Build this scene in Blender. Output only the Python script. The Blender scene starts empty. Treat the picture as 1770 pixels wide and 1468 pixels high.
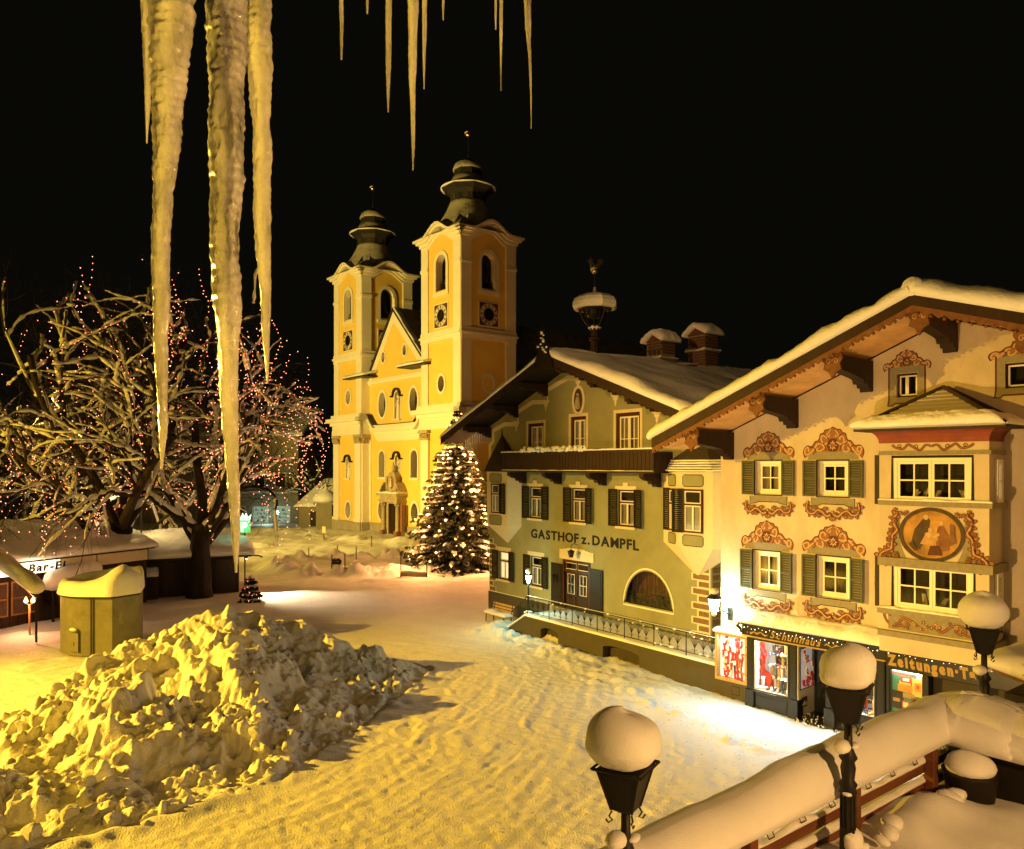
import bpy, bmesh, math, random
import numpy as np
from mathutils import Vector, Matrix
from mathutils.geometry import tessellate_polygon
random.seed(7)
PI = math.pi
SC = bpy.context.scene
COL = SC.collection

# ---------------------------------------------------------------- camera
FPX, CX, YH, EYE = 1340.0, 885.0, 806.0, 8.2      # focal length and horizon of the photograph (1770 wide), eye height
cam_d = bpy.data.cameras.new('camera')
cam_d.sensor_fit = 'HORIZONTAL'; cam_d.sensor_width = 36.0
cam_d.lens = 36.0 * FPX / 1770.0
cam_d.shift_y = (YH - 734.0) / 1770.0
cam_d.clip_start = 0.05; cam_d.clip_end = 3000
cam = bpy.data.objects.new('camera', cam_d); COL.objects.link(cam)
cam.location = (0, 0, EYE); cam.rotation_euler = (PI / 2, 0, 0)
SC.camera = cam

# ---------------------------------------------------------------- night sky
W = bpy.data.worlds.new('World'); SC.world = W; W.use_nodes = True
wn = W.node_tree.nodes; wl = W.node_tree.links
wn.clear()
w_out = wn.new('ShaderNodeOutputWorld'); w_bg = wn.new('ShaderNodeBackground')
w_bg.inputs['Color'].default_value = (0.0020, 0.0019, 0.0013, 1); w_bg.inputs['Strength'].default_value = 1.0
wl.new(w_bg.outputs[0], w_out.inputs[0])

# ---------------------------------------------------------------- street lighting and added fill lamps (night: no sun)
def lamp(name, kind, loc, power, color, radius=0.2, target=None, cone=60, blend=0.5):
    d = bpy.data.lights.new(name, kind); d.energy = power; d.color = color
    if kind in ('POINT', 'SPOT'): d.shadow_soft_size = radius
    if kind == 'SPOT': d.spot_size = math.radians(cone); d.spot_blend = blend
    o = bpy.data.objects.new(name, d); COL.objects.link(o); o.location = loc
    if target is not None:
        o.rotation_euler = (Vector(target) - Vector(loc)).to_track_quat('-Z', 'Y').to_euler()
    return o
SODIUM = (1.0, 0.565, 0.045)
AMBER = (1.0, 0.55, 0.17)
lamp('sodium_street_lamp', 'SPOT', (-44.0, 20.0, 14.0), 168000, SODIUM, 0.2, (-10.5, 23.5, -1.5), 57, 1.0)
lamp('linden_fill', 'SPOT', (-46.0, 24.0, 7.0), 30000, SODIUM, 0.2, (-21.0, 47.0, 8.5), 44, 0.9)  # added unseen spot that brightens the lower linden limbs
lamp('icicle_fill', 'SPOT', (-7.0, 4.6, 8.6), 5000, (1.0, 0.60, 0.07), 0.12, (-0.4, 1.8, 9.0), 80, 0.6)  # unseen spot added only to light the icicles
lamp('sodium_square_lamp', 'SPOT', (-15.0, 1.0, 10.0), 1300, (1.0, 0.57, 0.05), 0.25, (0.0, 26.0, 2.0), 75, 0.8)
lamp('plaza_spill_fill', 'SPOT', (-47.0, 63.0, 10.0), 26000, (1.0, 0.62, 0.09), 0.25, (-16.0, 68.0, 0.0), 80, 0.7)  # added unseen lamp in place of floodlight spill on the plaza
lamp('house_floodlight', 'SPOT', (-4.0, 9.5, 1.5), 7300, (1.0, 0.575, 0.18), 0.2, (12.0, 24.5, 9.6), 74, 0.75)
lamp('church_floodlight', 'SPOT', (-52.0, 50.0, 11.0), 114000, (1.0, 0.69, 0.15), 0.4, (-14.0, 89.0, 17.0), 64, 0.5)
lamp('terrace_wall_lamp', 'POINT', (6.0, 0.8, 7.8), 1800, (1.0, 0.54, 0.17), 0.15)
lamp('roof_fill', 'SPOT', (-14.0, 10.0, 17.5), 13000, AMBER, 0.25, (6.5, 35.0, 12.5), 24, 0.6)  # unseen spot added to lift the snow on the inn roof

SC.view_settings.view_transform = 'Standard'; SC.view_settings.look = 'None'
SC.view_settings.exposure = 0.4; SC.view_settings.gamma = 1.0
SC.view_settings.use_curve_mapping = False
SC.cycles.use_denoising = True
SC.cycles.max_bounces = 6; SC.cycles.diffuse_bounces = 3; SC.cycles.glossy_bounces = 3
SC.cycles.transmission_bounces = 4; SC.cycles.transparent_max_bounces = 8
SC.cycles.caustics_reflective = False; SC.cycles.caustics_refractive = False
SC.cycles.sample_clamp_indirect = 4.0

# ---------------------------------------------------------------- noise (numpy)
def _hash(ix, iy, iz, seed):
    h = (ix.astype(np.int64) * 374761393 + iy.astype(np.int64) * 668265263 + iz.astype(np.int64) * 2147483647 + seed * 974634457) & 0xFFFFFFFF
    h = ((h ^ (h >> 13)) * 1274126177) & 0xFFFFFFFF
    h = ((h ^ (h >> 16)) * 2246822519) & 0xFFFFFFFF
    h = h ^ (h >> 15)
    return (h & 0xFFFFFF) / float(0xFFFFFF)
def vnoise(x, y, z=None, seed=0):
    x = np.asarray(x, float); y = np.asarray(y, float)
    z = np.zeros_like(x) if z is None else np.asarray(z, float)
    xi, yi, zi = np.floor(x), np.floor(y), np.floor(z)
    fx, fy, fz = x - xi, y - yi, z - zi
    fx = fx * fx * (3 - 2 * fx); fy = fy * fy * (3 - 2 * fy); fz = fz * fz * (3 - 2 * fz)
    r = 0
    for dx in (0, 1):
        for dy in (0, 1):
            for dz in (0, 1):
                r = r + _hash(xi + dx, yi + dy, zi + dz, seed) * (fx if dx else 1 - fx) * (fy if dy else 1 - fy) * (fz if dz else 1 - fz)
    return r * 2 - 1
def fbm(x, y, z=None, seed=0, oct=4):
    r = 0; a = 1.0; f = 1.0
    for i in range(oct):
        r = r + a * vnoise(x * f, y * f, None if z is None else z * f, seed + i * 17); a *= 0.5; f *= 2.03
    return r
def chunks(x, y, seed=0):
    """2-D cells: nearest distance, second distance and the cell's own random numbers"""
    xi, yi = np.floor(x), np.floor(y)
    d1 = np.full(x.shape, 9.0); d2 = np.full(x.shape, 9.0); rnd = np.zeros(x.shape); tx = np.zeros(x.shape); ty = np.zeros(x.shape)
    ox = np.zeros(x.shape); oy = np.zeros(x.shape)
    zz = np.zeros(x.shape)
    for dx in (-1, 0, 1):
        for dy in (-1, 0, 1):
            cx, cy = xi + dx, yi + dy
            px = cx + 0.1 + 0.8 * _hash(cx, cy, zz, seed); py = cy + 0.1 + 0.8 * _hash(cx, cy, zz, seed + 5)
            d = np.hypot(x - px, y - py)
            n = d < d1
            d2 = np.where(n, d1, np.minimum(d2, d))
            rnd = np.where(n, _hash(cx, cy, zz, seed + 9), rnd)
            tx = np.where(n, _hash(cx, cy, zz, seed + 11) * 2 - 1, tx); ty = np.where(n, _hash(cx, cy, zz, seed + 13) * 2 - 1, ty)
            ox = np.where(n, x - px, ox); oy = np.where(n, y - py, oy)
            d1 = np.where(n, d, d1)
    return d1, d2, rnd, tx * ox + ty * oy

# ---------------------------------------------------------------- mesh builder
class MB:
    def __init__(s, xf=None): s.v = []; s.f = []; s.m = []; s.xf = xf
    def add(s, verts, faces, m=0):
        o = len(s.v)
        if s.xf is not None: verts = [s.xf @ Vector(p) for p in verts]
        s.v += [(float(p[0]), float(p[1]), float(p[2])) for p in verts]
        s.f += [tuple(i + o for i in f) for f in faces]; s.m += [m] * len(faces)
        return s
    def box(s, x0, x1, y0, y1, z0, z1, m=0):
        x0, x1 = min(x0, x1), max(x0, x1); y0, y1 = min(y0, y1), max(y0, y1); z0, z1 = min(z0, z1), max(z0, z1)
        return s.add([(x0, y0, z0), (x1, y0, z0), (x1, y1, z0), (x0, y1, z0), (x0, y0, z1), (x1, y0, z1), (x1, y1, z1), (x0, y1, z1)],
              [(0, 3, 2, 1), (4, 5, 6, 7), (0, 1, 5, 4), (1, 2, 6, 5), (2, 3, 7, 6), (3, 0, 4, 7)], m)
    def cbox(s, x0, x1, y0, y1, z0, z1, c=0.01, m=0):
        """box with its twelve edges chamfered"""
        c = min(c, 0.45 * min(abs(x1 - x0), abs(y1 - y0), abs(z1 - z0)))
        bm = bmesh.new(); bmesh.ops.create_cube(bm, size=1.0)
        for v in bm.verts:
            v.co = ((x0 + x1) / 2 + v.co.x * (x1 - x0), (y0 + y1) / 2 + v.co.y * (y1 - y0), (z0 + z1) / 2 + v.co.z * (z1 - z0))
        bmesh.ops.bevel(bm, geom=bm.edges[:], offset=c, segments=1, affect='EDGES')
        bm.verts.index_update()
        s.add([v.co.copy() for v in bm.verts], [tuple(v.index for v in f.verts) for f in bm.faces], m); bm.free(); return s
    def prism(s, poly, y0, y1, m=0):
        """polygon in x-z pushed from y0 to y1"""
        n = len(poly)
        vs = [(p[0], y0, p[1]) for p in poly] + [(p[0], y1, p[1]) for p in poly]
        tri = tessellate_polygon([[Vector((p[0], p[1], 0)) for p in poly]])
        fs = [tuple(t) for t in tri] + [tuple(i + n for i in reversed(t)) for t in tri]
        fs += [(i, i + n, (i + 1) % n + n, (i + 1) % n) for i in range(n)]
        return s.add(vs, fs, m)
    def sheet(s, poly, y, m=0):
        tri = tessellate_polygon([[Vector((p[0], p[1], 0)) for p in poly]])
        return s.add([(p[0], y, p[1]) for p in poly], [tuple(t) for t in tri], m)
    def prism_z(s, poly, z0, z1, m=0):
        n = len(poly)
        vs = [(p[0], p[1], z0) for p in poly] + [(p[0], p[1], z1) for p in poly]
        tri = tessellate_polygon([[Vector((p[0], p[1], 0)) for p in poly]])
        fs = [tuple(t) for t in tri] + [tuple(i + n for i in reversed(t)) for t in tri]
        fs += [(i, i + n, (i + 1) % n + n, (i + 1) % n) for i in range(n)]
        return s.add(vs, fs, m)
    def wall(s, outer, holes=(), y=0.0, rev=0.2, m=0, mr=None):
        loops = [outer] + list(holes)
        flat = [p for l in loops for p in l]
        tri = tessellate_polygon([[Vector((p[0], p[1], 0)) for p in l] for l in loops])
        s.add([(p[0], y, p[1]) for p in flat], [tuple(t) for t in tri], m)
        for h in holes:
            n = len(h)
            s.add([(p[0], y, p[1]) for p in h] + [(p[0], y + rev, p[1]) for p in h],
                  [(i, (i + 1) % n, (i + 1) % n + n, i + n) for i in range(n)], m if mr is None else mr)
        return s
    def tube(s, pts, r, n=6, m=0, cap=True, flat=1.0):
        pts = [Vector(p) for p in pts]; k = len(pts)
        rs = r if isinstance(r, (list, tuple)) else [r] * k
        vs = []; fs = []
        t0 = (pts[1] - pts[0]).normalized()
        up = Vector((0, 0, 1)) if abs(t0.z) < 0.95 else Vector((1, 0, 0))
        for i, p in enumerate(pts):
            t = (pts[min(i + 1, k - 1)] - pts[max(i - 1, 0)])
            t = t.normalized() if t.length > 1e-9 else t0
            a = t.cross(up)
            if a.length < 1e-4: a = t.cross(Vector((0, 1, 0)))
            a.normalize(); b = a.cross(t).normalized(); up = b
            for j in range(n):
                an = 2 * PI * j / n
                vs.append(p + a * (math.cos(an) * rs[i]) + b * (math.sin(an) * rs[i] * flat))
        for i in range(k - 1):
            for j in range(n):
                fs.append((i * n + j, i * n + (j + 1) % n, (i + 1) * n + (j + 1) % n, (i + 1) * n + j))
        if cap: fs.append(tuple(range(n - 1, -1, -1))); fs.append(tuple((k - 1) * n + j for j in range(n)))
        return s.add(vs, fs, m)
    def lathe(s, prof, c=(0, 0), n=16, a0=0.0, m=0, cap=True):
        vs = []; fs = []
        for r, z in prof:
            for j in range(n):
                an = a0 + 2 * PI * j / n
                vs.append((c[0] + r * math.cos(an), c[1] + r * math.sin(an), z))
        for i in range(len(prof) - 1):
            for j in range(n):
                fs.append((i * n + j, i * n + (j + 1) % n, (i + 1) * n + (j + 1) % n, (i + 1) * n + j))
        if cap: fs.append(tuple(range(n - 1, -1, -1))); fs.append(tuple((len(prof) - 1) * n + j for j in range(n)))
        return s.add(vs, fs, m)
    def ball(s, c, r, n=8, k=6, m=0, sc=(1, 1, 1), wob=0.0, seed=0):
        vs = [(c[0], c[1], c[2] - r * sc[2])]; fs = []
        for i in range(1, k):
            ph = -PI / 2 + PI * i / k
            for j in range(n):
                th = 2 * PI * j / n
                q = 1.0
                if wob: q += wob * (random.random() * 2 - 1)
                vs.append((c[0] + r * sc[0] * q * math.cos(ph) * math.cos(th), c[1] + r * sc[1] * q * math.cos(ph) * math.sin(th), c[2] + r * sc[2] * q * math.sin(ph)))
        vs.append((c[0], c[1], c[2] + r * sc[2])); last = len(vs) - 1
        for j in range(n): fs.append((0, 1 + (j + 1) % n, 1 + j))
        for i in range(k - 2):
            for j in range(n):
                a = 1 + i * n; b = a + n
                fs.append((a + j, a + (j + 1) % n, b + (j + 1) % n, b + j))
        a = 1 + (k - 2) * n
        for j in range(n): fs.append((a + j, a + (j + 1) % n, last))
        return s.add(vs, fs, m)
    def ribbon(s, pts, w, y, m=0, closed=False):
        """flat band of width w (number or list) along x-z points at depth y"""
        k = len(pts); ws = w if isinstance(w, (list, tuple)) else [w] * k
        vs = []
        for i in range(k):
            if closed: p0, p1 = pts[(i - 1) % k], pts[(i + 1) % k]
            else: p0, p1 = pts[max(i - 1, 0)], pts[min(i + 1, k - 1)]
            tx, tz = p1[0] - p0[0], p1[1] - p0[1]; l = math.hypot(tx, tz) or 1
            nx, nz = -tz / l, tx / l
            vs.append((pts[i][0] + nx * ws[i] / 2, y, pts[i][1] + nz * ws[i] / 2)); vs.append((pts[i][0] - nx * ws[i] / 2, y, pts[i][1] - nz * ws[i] / 2))
        fs = [(2 * i, 2 * i + 1, 2 * i + 3, 2 * i + 2) for i in range(k - 1)]
        if closed: fs.append((2 * k - 2, 2 * k - 1, 1, 0))
        return s.add(vs, fs, m)
    def snow(s, A, B, C, D, th, nu=24, nv=12, seed=0, rr=0.3, amp=0.25, m=0, freq=1.0, out=0.0, th2=None, open0=False):
        """snow lying on the quad A B C D, rounded at its rim, uneven on top"""
        A, B, C, D = Vector(A), Vector(B), Vector(C), Vector(D)
        N = (B - A).cross(D - A).normalized()
        if N.z < 0: N = -N
        lu = ((B - A).length + (C - D).length) / 2; lv = ((D - A).length + (C - B).length) / 2
        def par(n, L):
            # more rows near the rim
            e = [0, 0.04, 0.14, 0.32, 0.62, 1.0]; k = min(rr / L, 0.4)
            a = [k * q for q in e]
            mid = [k + (1 - 2 * k) * i / n for i in range(1, n)]
            return a + mid + [1 - q for q in reversed(a)]
        us = np.array(par(nu, lu)); vs_ = np.array(par(nv, lv))
        U, V = np.meshgrid(us, vs_, indexing='ij')
        P = (np.array(A)[None, None] * ((1 - U) * (1 - V))[..., None] + np.array(B)[None, None] * (U * (1 - V))[..., None]
             + np.array(C)[None, None] * (U * V)[..., None] + np.array(D)[None, None] * ((1 - U) * V)[..., None])
        eu = (1 - U) * lu if open0 else np.minimum(U, 1 - U) * lu; ev = np.minimum(V, 1 - V) * lv
        f = lambda e: np.sqrt(np.clip(1 - (1 - np.clip(e / rr, 0, 1)) ** 2, 0, 1))
        prof = f(eu) * f(ev)
        nz = fbm(P[..., 0] * freq, P[..., 1] * freq, P[..., 2] * freq, seed, 3)
        hgt = (th if th2 is None else th + (th2 - th) * U) * prof * (1 + amp * nz)
        hgt = hgt + prof * min(th, .5) * .10 * fbm(P[..., 0] * 7 * freq, P[..., 1] * 7 * freq, P[..., 2] * 7 * freq, seed + 9, 3)
        # the rim bulges outward a little and is not straight
        wob = fbm(P[..., 0] * 2.2 * freq, P[..., 1] * 2.2 * freq, P[..., 2] * 2.2, seed + 3, 3)
        du = np.array((B - A).normalized()); dv = np.array((D - A).normalized())
        bul = np.sin(np.clip(prof, 0, 1) * PI) * 0.25 * th + out * (1 + wob)
        P = P + np.array(N)[None, None] * hgt[..., None]
        P = P + du[None, None] * (np.where(U < 0.5, -1, 1) * bul * (eu < rr * 0.8))[..., None] + dv[None, None] * (np.where(V < 0.5, -1, 1) * bul * (ev < rr * 0.8))[..., None]
        a, b = U.shape
        vl = P.reshape(-1, 3).tolist()
        fs = [(i * b + j, (i + 1) * b + j, (i + 1) * b + j + 1, i * b + j + 1) for i in range(a - 1) for j in range(b - 1)]
        base = [(0), (a - 1) * b, a * b - 1, b - 1]
        rim = [i * b for i in range(a)] + [(a - 1) * b + j for j in range(1, b)] + [i * b + b - 1 for i in range(a - 2, -1, -1)] + [j for j in range(b - 2, 0, -1)]
        fs.append(tuple(reversed(rim)))
        return s.add(vl, fs, m)
    def build(s, name, mat, parent=None, smooth=False, loc=None, rz=None, kind=None, label=None):
        me = bpy.data.meshes.new(name); me.from_pydata(s.v, [], s.f)
        mats = mat if isinstance(mat, (list, tuple)) else [mat]
        for q in mats: me.materials.append(q)
        if len(mats) > 1: me.polygons.foreach_set('material_index', s.m)
        if smooth: me.polygons.foreach_set('use_smooth', [True] * len(s.f))
        me.update()
        return link(name, me, parent, loc, rz, kind, label)
def link(name, me, parent=None, loc=None, rz=None, kind=None, label=None):
    o = bpy.data.objects.new(name, me); COL.objects.link(o)
    if parent is not None: o.parent = parent
    if loc is not None: o.location = loc
    if rz is not None: o.rotation_euler = (0, 0, rz)
    if kind: o['kind'] = kind
    if label: o['label'] = label
    return o
def np_mesh(name, V, F, mat, parent=None, smooth=True, kind=None):
    V = np.asarray(V, np.float32); F = np.asarray(F, np.int32)
    me = bpy.data.meshes.new(name); k = F.shape[1]
    me.vertices.add(len(V)); me.vertices.foreach_set('co', V.ravel())
    me.loops.add(F.size); me.loops.foreach_set('vertex_index', F.ravel())
    me.polygons.add(len(F)); me.polygons.foreach_set('loop_start', np.arange(0, F.size, k, dtype=np.int32))
    me.polygons.foreach_set('use_smooth', np.full(len(F), smooth))
    me.materials.append(mat); me.update(calc_edges=True); me.validate()
    return link(name, me, parent, kind=kind)
def grid_faces(a, b):
    i, j = np.meshgrid(np.arange(a - 1), np.arange(b - 1), indexing='ij'); q = (i * b + j).ravel()
    return np.stack([q, q + b, q + b + 1, q + 1], 1)
def tag(o, label, cat, group=None, kind=None):
    if label: o['label'] = label
    if cat: o['category'] = cat
    if group: o['group'] = group
    if kind: o['kind'] = kind
    return o
def thing(name, label, cat, loc=(0, 0, 0), rz=0.0, group=None):
    o = bpy.data.objects.new(name, None); COL.objects.link(o); o.empty_display_size = 0.3
    o.location = loc; o.rotation_euler = (0, 0, rz)
    return tag(o, label, cat, group)
def copy_tree(o, parent=None):
    c = o.copy(); COL.objects.link(c); c.parent = parent
    for ch in o.children: copy_tree(ch, c)
    return c

class PL:
    """a building front: origin on the ground, x along the front to the right, y into the building, z up"""
    def __init__(s, xv, X, Y):
        d = np.array([xv - CX, FPX]); d = d / np.linalg.norm(d)
        s.u = -d; s.w = np.array([-s.u[1], s.u[0]]); s.o = np.array([X, Y], float)
        s.rz = math.atan2(s.u[1], s.u[0])
    def uz(s, px, py, d=0.0):
        r = np.array([(px - CX) / FPX, 1.0]); Y = (s.o @ s.w + d) / (r @ s.w)
        return float((r * Y - s.o) @ s.u), float(EYE - (py - YH) / FPX * Y)
    def rect(s, x0, x1, y0, y1, d=0.0):
        xm, ym = (x0 + x1) / 2, (y0 + y1) / 2
        return s.uz(x0, ym, d)[0], s.uz(x1, ym, d)[0], s.uz(xm, y1, d)[1], s.uz(xm, y0, d)[1]
    def loc(s): return (s.o[0], s.o[1], 0.0)
    def world(s, a, d, z): p = s.o + s.u * a + s.w * d; return (p[0], p[1], z)
def ground(px, py, z=0.0):
    Y = FPX * (EYE - z) / (py - YH); return ((px - CX) / FPX * Y, Y)
def at(px, py, Y): return ((px - CX) / FPX * Y, Y, EYE - (py - YH) / FPX * Y)
def oval(cx, cz, rx, rz_, n=20): return [(cx + rx * math.cos(2 * PI * i / n), cz + rz_ * math.sin(2 * PI * i / n)) for i in range(n)]
def arch(u0, u1, z0, z1, n=10):
    r = (u1 - u0) / 2; c = (u0 + u1) / 2
    return [(u0, z0), (u1, z0)] + [(c + r * math.cos(PI * i / n), z1 - r + r * math.sin(PI * i / n)) for i in range(n + 1)]
def rectp(u0, u1, z0, z1): return [(u0, z0), (u1, z0), (u1, z1), (u0, z1)]

# ---------------------------------------------------------------- materials
def mat(name, col, rough=0.7, var=0.12, vscale=3.0, bump=0.0, bscale=30.0, metal=0.0, emit=None, estr=0.0, stretch=(1, 1, 1), spec=0.22, second=None, cut=(0.45, 0.65), s2=2.0, dist=0.02, sample=True):
    m = bpy.data.materials.new(name); m.use_nodes = True
    nt = m.node_tree; n = nt.nodes; l = nt.links
    b = n['Principled BSDF']
    b.inputs['Roughness'].default_value = rough; b.inputs['Metallic'].default_value = metal
    b.inputs['Specular IOR Level'].default_value = spec
    tc = n.new('ShaderNodeTexCoord'); mp = n.new('ShaderNodeMapping'); mp.inputs['Scale'].default_value = stretch
    l.new(tc.outputs['Object'], mp.inputs['Vector'])
    if var > 0 or second:
        nz = n.new('ShaderNodeTexNoise'); nz.inputs['Scale'].default_value = vscale; nz.inputs['Detail'].default_value = 6; nz.inputs['Roughness'].default_value = 0.62
        l.new(mp.outputs[0], nz.inputs['Vector'])
        rp = n.new('ShaderNodeValToRGB'); e = rp.color_ramp.elements
        e[0].position = 0.3; e[1].position = 0.72
        e[0].color = tuple(c * (1 - var) for c in col[:3]) + (1,); e[1].color = tuple(min(1, c * (1 + var)) for c in col[:3]) + (1,)
        l.new(nz.outputs['Fac'], rp.inputs[0]); out = rp.outputs[0]
        if second:
            n2 = n.new('ShaderNodeTexNoise'); n2.inputs['Scale'].default_value = s2; n2.inputs['Detail'].default_value = 8; n2.inputs['Roughness'].default_value = 0.65
            l.new(mp.outputs[0], n2.inputs['Vector'])
            r2 = n.new('ShaderNodeValToRGB'); r2.color_ramp.elements[0].position = cut[0]; r2.color_ramp.elements[1].position = cut[1]
            l.new(n2.outputs['Fac'], r2.inputs[0])
            mx = n.new('ShaderNodeMix'); mx.data_type = 'RGBA'
            l.new(r2.outputs[0], mx.inputs['Factor']); l.new(out, mx.inputs['A']); mx.inputs['B'].default_value = tuple(second) + (1,)
            out = mx.outputs['Result']
        l.new(out, b.inputs['Base Color'])
    else: b.inputs['Base Color'].default_value = tuple(col[:3]) + (1,)
    if bump > 0:
        nb = n.new('ShaderNodeTexNoise'); nb.inputs['Scale'].default_value = bscale; nb.inputs['Detail'].default_value = 5
        l.new(mp.outputs[0], nb.inputs['Vector'])
        bp = n.new('ShaderNodeBump'); bp.inputs['Strength'].default_value = bump; bp.inputs['Distance'].default_value = dist
        l.new(nb.outputs['Fac'], bp.inputs['Height']); l.new(bp.outputs[0], b.inputs['Normal'])
    if emit:
        b.inputs['Emission Color'].default_value = tuple(emit) + (1,); b.inputs['Emission Strength'].default_value = estr
        if not sample: m.cycles.emission_sampling = 'NONE'
    return m
M = {}
M['snow'] = mat('snow', (0.84, 0.83, 0.82), 0.55, 0.04, 1.5, 0.35, 70, dist=0.02)
M['snow_roof'] = mat('snow_on_roof', (0.82, 0.83, 0.86), 0.55, 0.05, 0.8, 0.5, 9, dist=0.06)
M['snow_pile'] = mat('ploughed_snow', (0.82, 0.80, 0.76), 0.6, 0.07, 2.2, 0.7, 22, dist=0.05, second=(0.56, 0.52, 0.46), cut=(0.55, 0.8), s2=1.3)
M['snow_road'] = mat('driven_snow', (0.76, 0.76, 0.76), 0.6, 0.06, 0.7, 0.85, 24, dist=0.05, second=(0.26, 0.23, 0.18), cut=(0.605, 0.665), s2=9.0)  # dark specks: grit, with the shadows of snow grains put into the colour
M['wood_dark'] = mat('dark_brown_wood', (0.030, 0.015, 0.008), 0.6, 0.3, 6, 0.3, 25, stretch=(1, 1, 0.2))
M['wood_rail'] = mat('red_brown_rail_wood', (0.15, 0.052, 0.022), 0.55, 0.3, 7, 0.4, 40, stretch=(0.15, 1, 1))
M['wood_black'] = mat('black_brown_timber', (0.014, 0.009, 0.006), 0.6, 0.3, 6, 0.2, 25)
M['wood_soffit'] = mat('pine_soffit', (0.78, 0.46, 0.19), 0.55, 0.2, 2.2, 0.2, 18, stretch=(0.4, 0.4, 3))
M['metal_black'] = mat('black_painted_metal', (0.012, 0.010, 0.008), 0.5, 0.2, 12, 0.1, 60, spec=0.3)
M['iron'] = mat('wrought_iron', (0.02, 0.02, 0.018), 0.5, 0.1, 20)
M['gold'] = mat('gilded_metal', (0.75, 0.52, 0.2), 0.28, 0.05, 20, metal=1.0)
M['olive'] = mat('olive_green_plaster', (0.28, 0.275, 0.15), 0.85, 0.10, 1.2, 0.35, 45, dist=0.012, second=(0.205, 0.198, 0.108), cut=(0.48, 0.78), s2=0.5)
M['olive_dk'] = mat('grey_green_base_plaster', (0.075, 0.066, 0.042), 0.85, 0.12, 2, 0.3, 40)
M['cream'] = mat('cream_painted_trim', (0.66, 0.58, 0.40), 0.75, 0.05, 4, 0.15, 40)
M['white'] = mat('white_window_paint', (0.78, 0.75, 0.68), 0.5, 0.03, 8)
M['red_frame'] = mat('oxblood_window_frame', (0.06, 0.014, 0.010), 0.5, 0.15, 8)
M['shutter_dk'] = mat('dark_brown_shutter', (0.014, 0.011, 0.007), 0.55, 0.2, 8)
M['shutter_gn'] = mat('grey_green_shutter', (0.075, 0.078, 0.052), 0.6, 0.15, 8)
M['apricot'] = mat('apricot_plaster', (0.56, 0.48, 0.385), 0.85, 0.09, 1.6, 0.5, 14, dist=0.025, second=(0.415, 0.345, 0.265), cut=(0.47, 0.80), s2=0.9, stretch=(1, 1, .55))
M['grey_paint'] = mat('grey_painted_surround', (0.25, 0.225, 0.165), 0.8, 0.15, 9)
M['paint_red'] = mat('oxide_red_wall_paint', (0.10, 0.038, 0.024), 0.8, 0.2, 14)
M['paint_orange'] = mat('terracotta_wall_paint', (0.27, 0.125, 0.06), 0.8, 0.28, 16)
M['paint_light'] = mat('pale_wall_paint', (0.50, 0.34, 0.20), 0.8, 0.1, 16)
M['paint_dark'] = mat('umber_wall_paint', (0.07, 0.045, 0.03), 0.7, 0.3, 6)
M['cornice_red'] = mat('brick_red_cornice', (0.22, 0.055, 0.030), 0.6, 0.18, 3)
M['church_white'] = mat('church_white_plaster', (0.80, 0.74, 0.58), 0.85, 0.05, 0.6, 0.2, 20)
M['church_yellow'] = mat('church_yellow_plaster', (0.84, 0.585, 0.125), 0.85, 0.05, 0.5, 0.2, 20)
M['church_stone'] = mat('church_grey_plinth', (0.36, 0.31, 0.22), 0.9, 0.15, 1.5, 0.3, 12)
M['marble'] = mat('weathered_portal_marble', (0.42, 0.34, 0.22), 0.7, 0.3, 3, 0.25, 12)
M['marble_red'] = mat('red_portal_marble', (0.26, 0.11, 0.07), 0.6, 0.25, 4)
M['niche_red'] = mat('red_niche', (0.36, 0.12, 0.05), 0.8, 0.1, 4)
M['slate'] = mat('dark_copper_roof', (0.030, 0.028, 0.024), 0.45, 0.2, 4)
M['shingle'] = mat('dark_roof_shingle', (0.045, 0.032, 0.024), 0.7, 0.3, 10)
M['brick'] = mat('chimney_brick', (0.13, 0.06, 0.035), 0.85, 0.35, 9)
M['mortar'] = mat('chimney_mortar', (0.25, 0.20, 0.15), 0.9, 0.1, 9)
M['bark'] = mat('linden_bark', (0.030, 0.021, 0.013), 0.9, 0.4, 5, 0.9, 10, stretch=(1, 1, 0.22), dist=0.08)
M['needle'] = mat('spruce_needles', (0.045, 0.052, 0.024), 0.6, 0.4, 4)
M['kiosk'] = mat('grey_green_kiosk_paint', (0.185, 0.178, 0.128), 0.6, 0.12, 2.5, 0.1, 20, second=(0.12, 0.115, 0.08), cut=(0.5, 0.8), s2=2)
M['house_grey'] = mat('far_house_plaster', (0.26, 0.23, 0.15), 0.85, 0.1, 1)
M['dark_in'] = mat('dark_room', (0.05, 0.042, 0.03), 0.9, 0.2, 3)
M['curtain'] = mat('net_curtain', (0.50, 0.44, 0.34), 0.9, 0.25, 6, stretch=(6, 1, 0.3))
M['shop_green'] = mat('black_green_shopfront', (0.011, 0.012, 0.009), 0.28, 0.1, 6, spec=0.45)
M['gilt'] = mat('gold_lettering', (0.34, 0.225, 0.07), 0.5, 0.06, 10)
M['letter_blk'] = mat('black_lettering', (0.008, 0.006, 0.005), 0.6, 0.1, 10)
M['sign_wood'] = mat('honey_wood_frame', (0.45, 0.28, 0.10), 0.5, 0.2, 5, stretch=(1, 1, 0.3))
M['leather_blk'] = mat('black_leather', (0.02, 0.022, 0.026), 0.25, 0.3, 6, spec=0.6)
M['leather_brn'] = mat('brown_leather', (0.16, 0.075, 0.03), 0.4, 0.3, 6)
M['leather_tan'] = mat('tan_leather', (0.42, 0.25, 0.10), 0.5, 0.2, 6)
M['felt_red'] = mat('red_felt', (0.55, 0.025, 0.022), 0.7, 0.25, 5)
M['felt_white'] = mat('white_fur', (0.85, 0.82, 0.80), 0.8, 0.1, 6)
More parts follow.
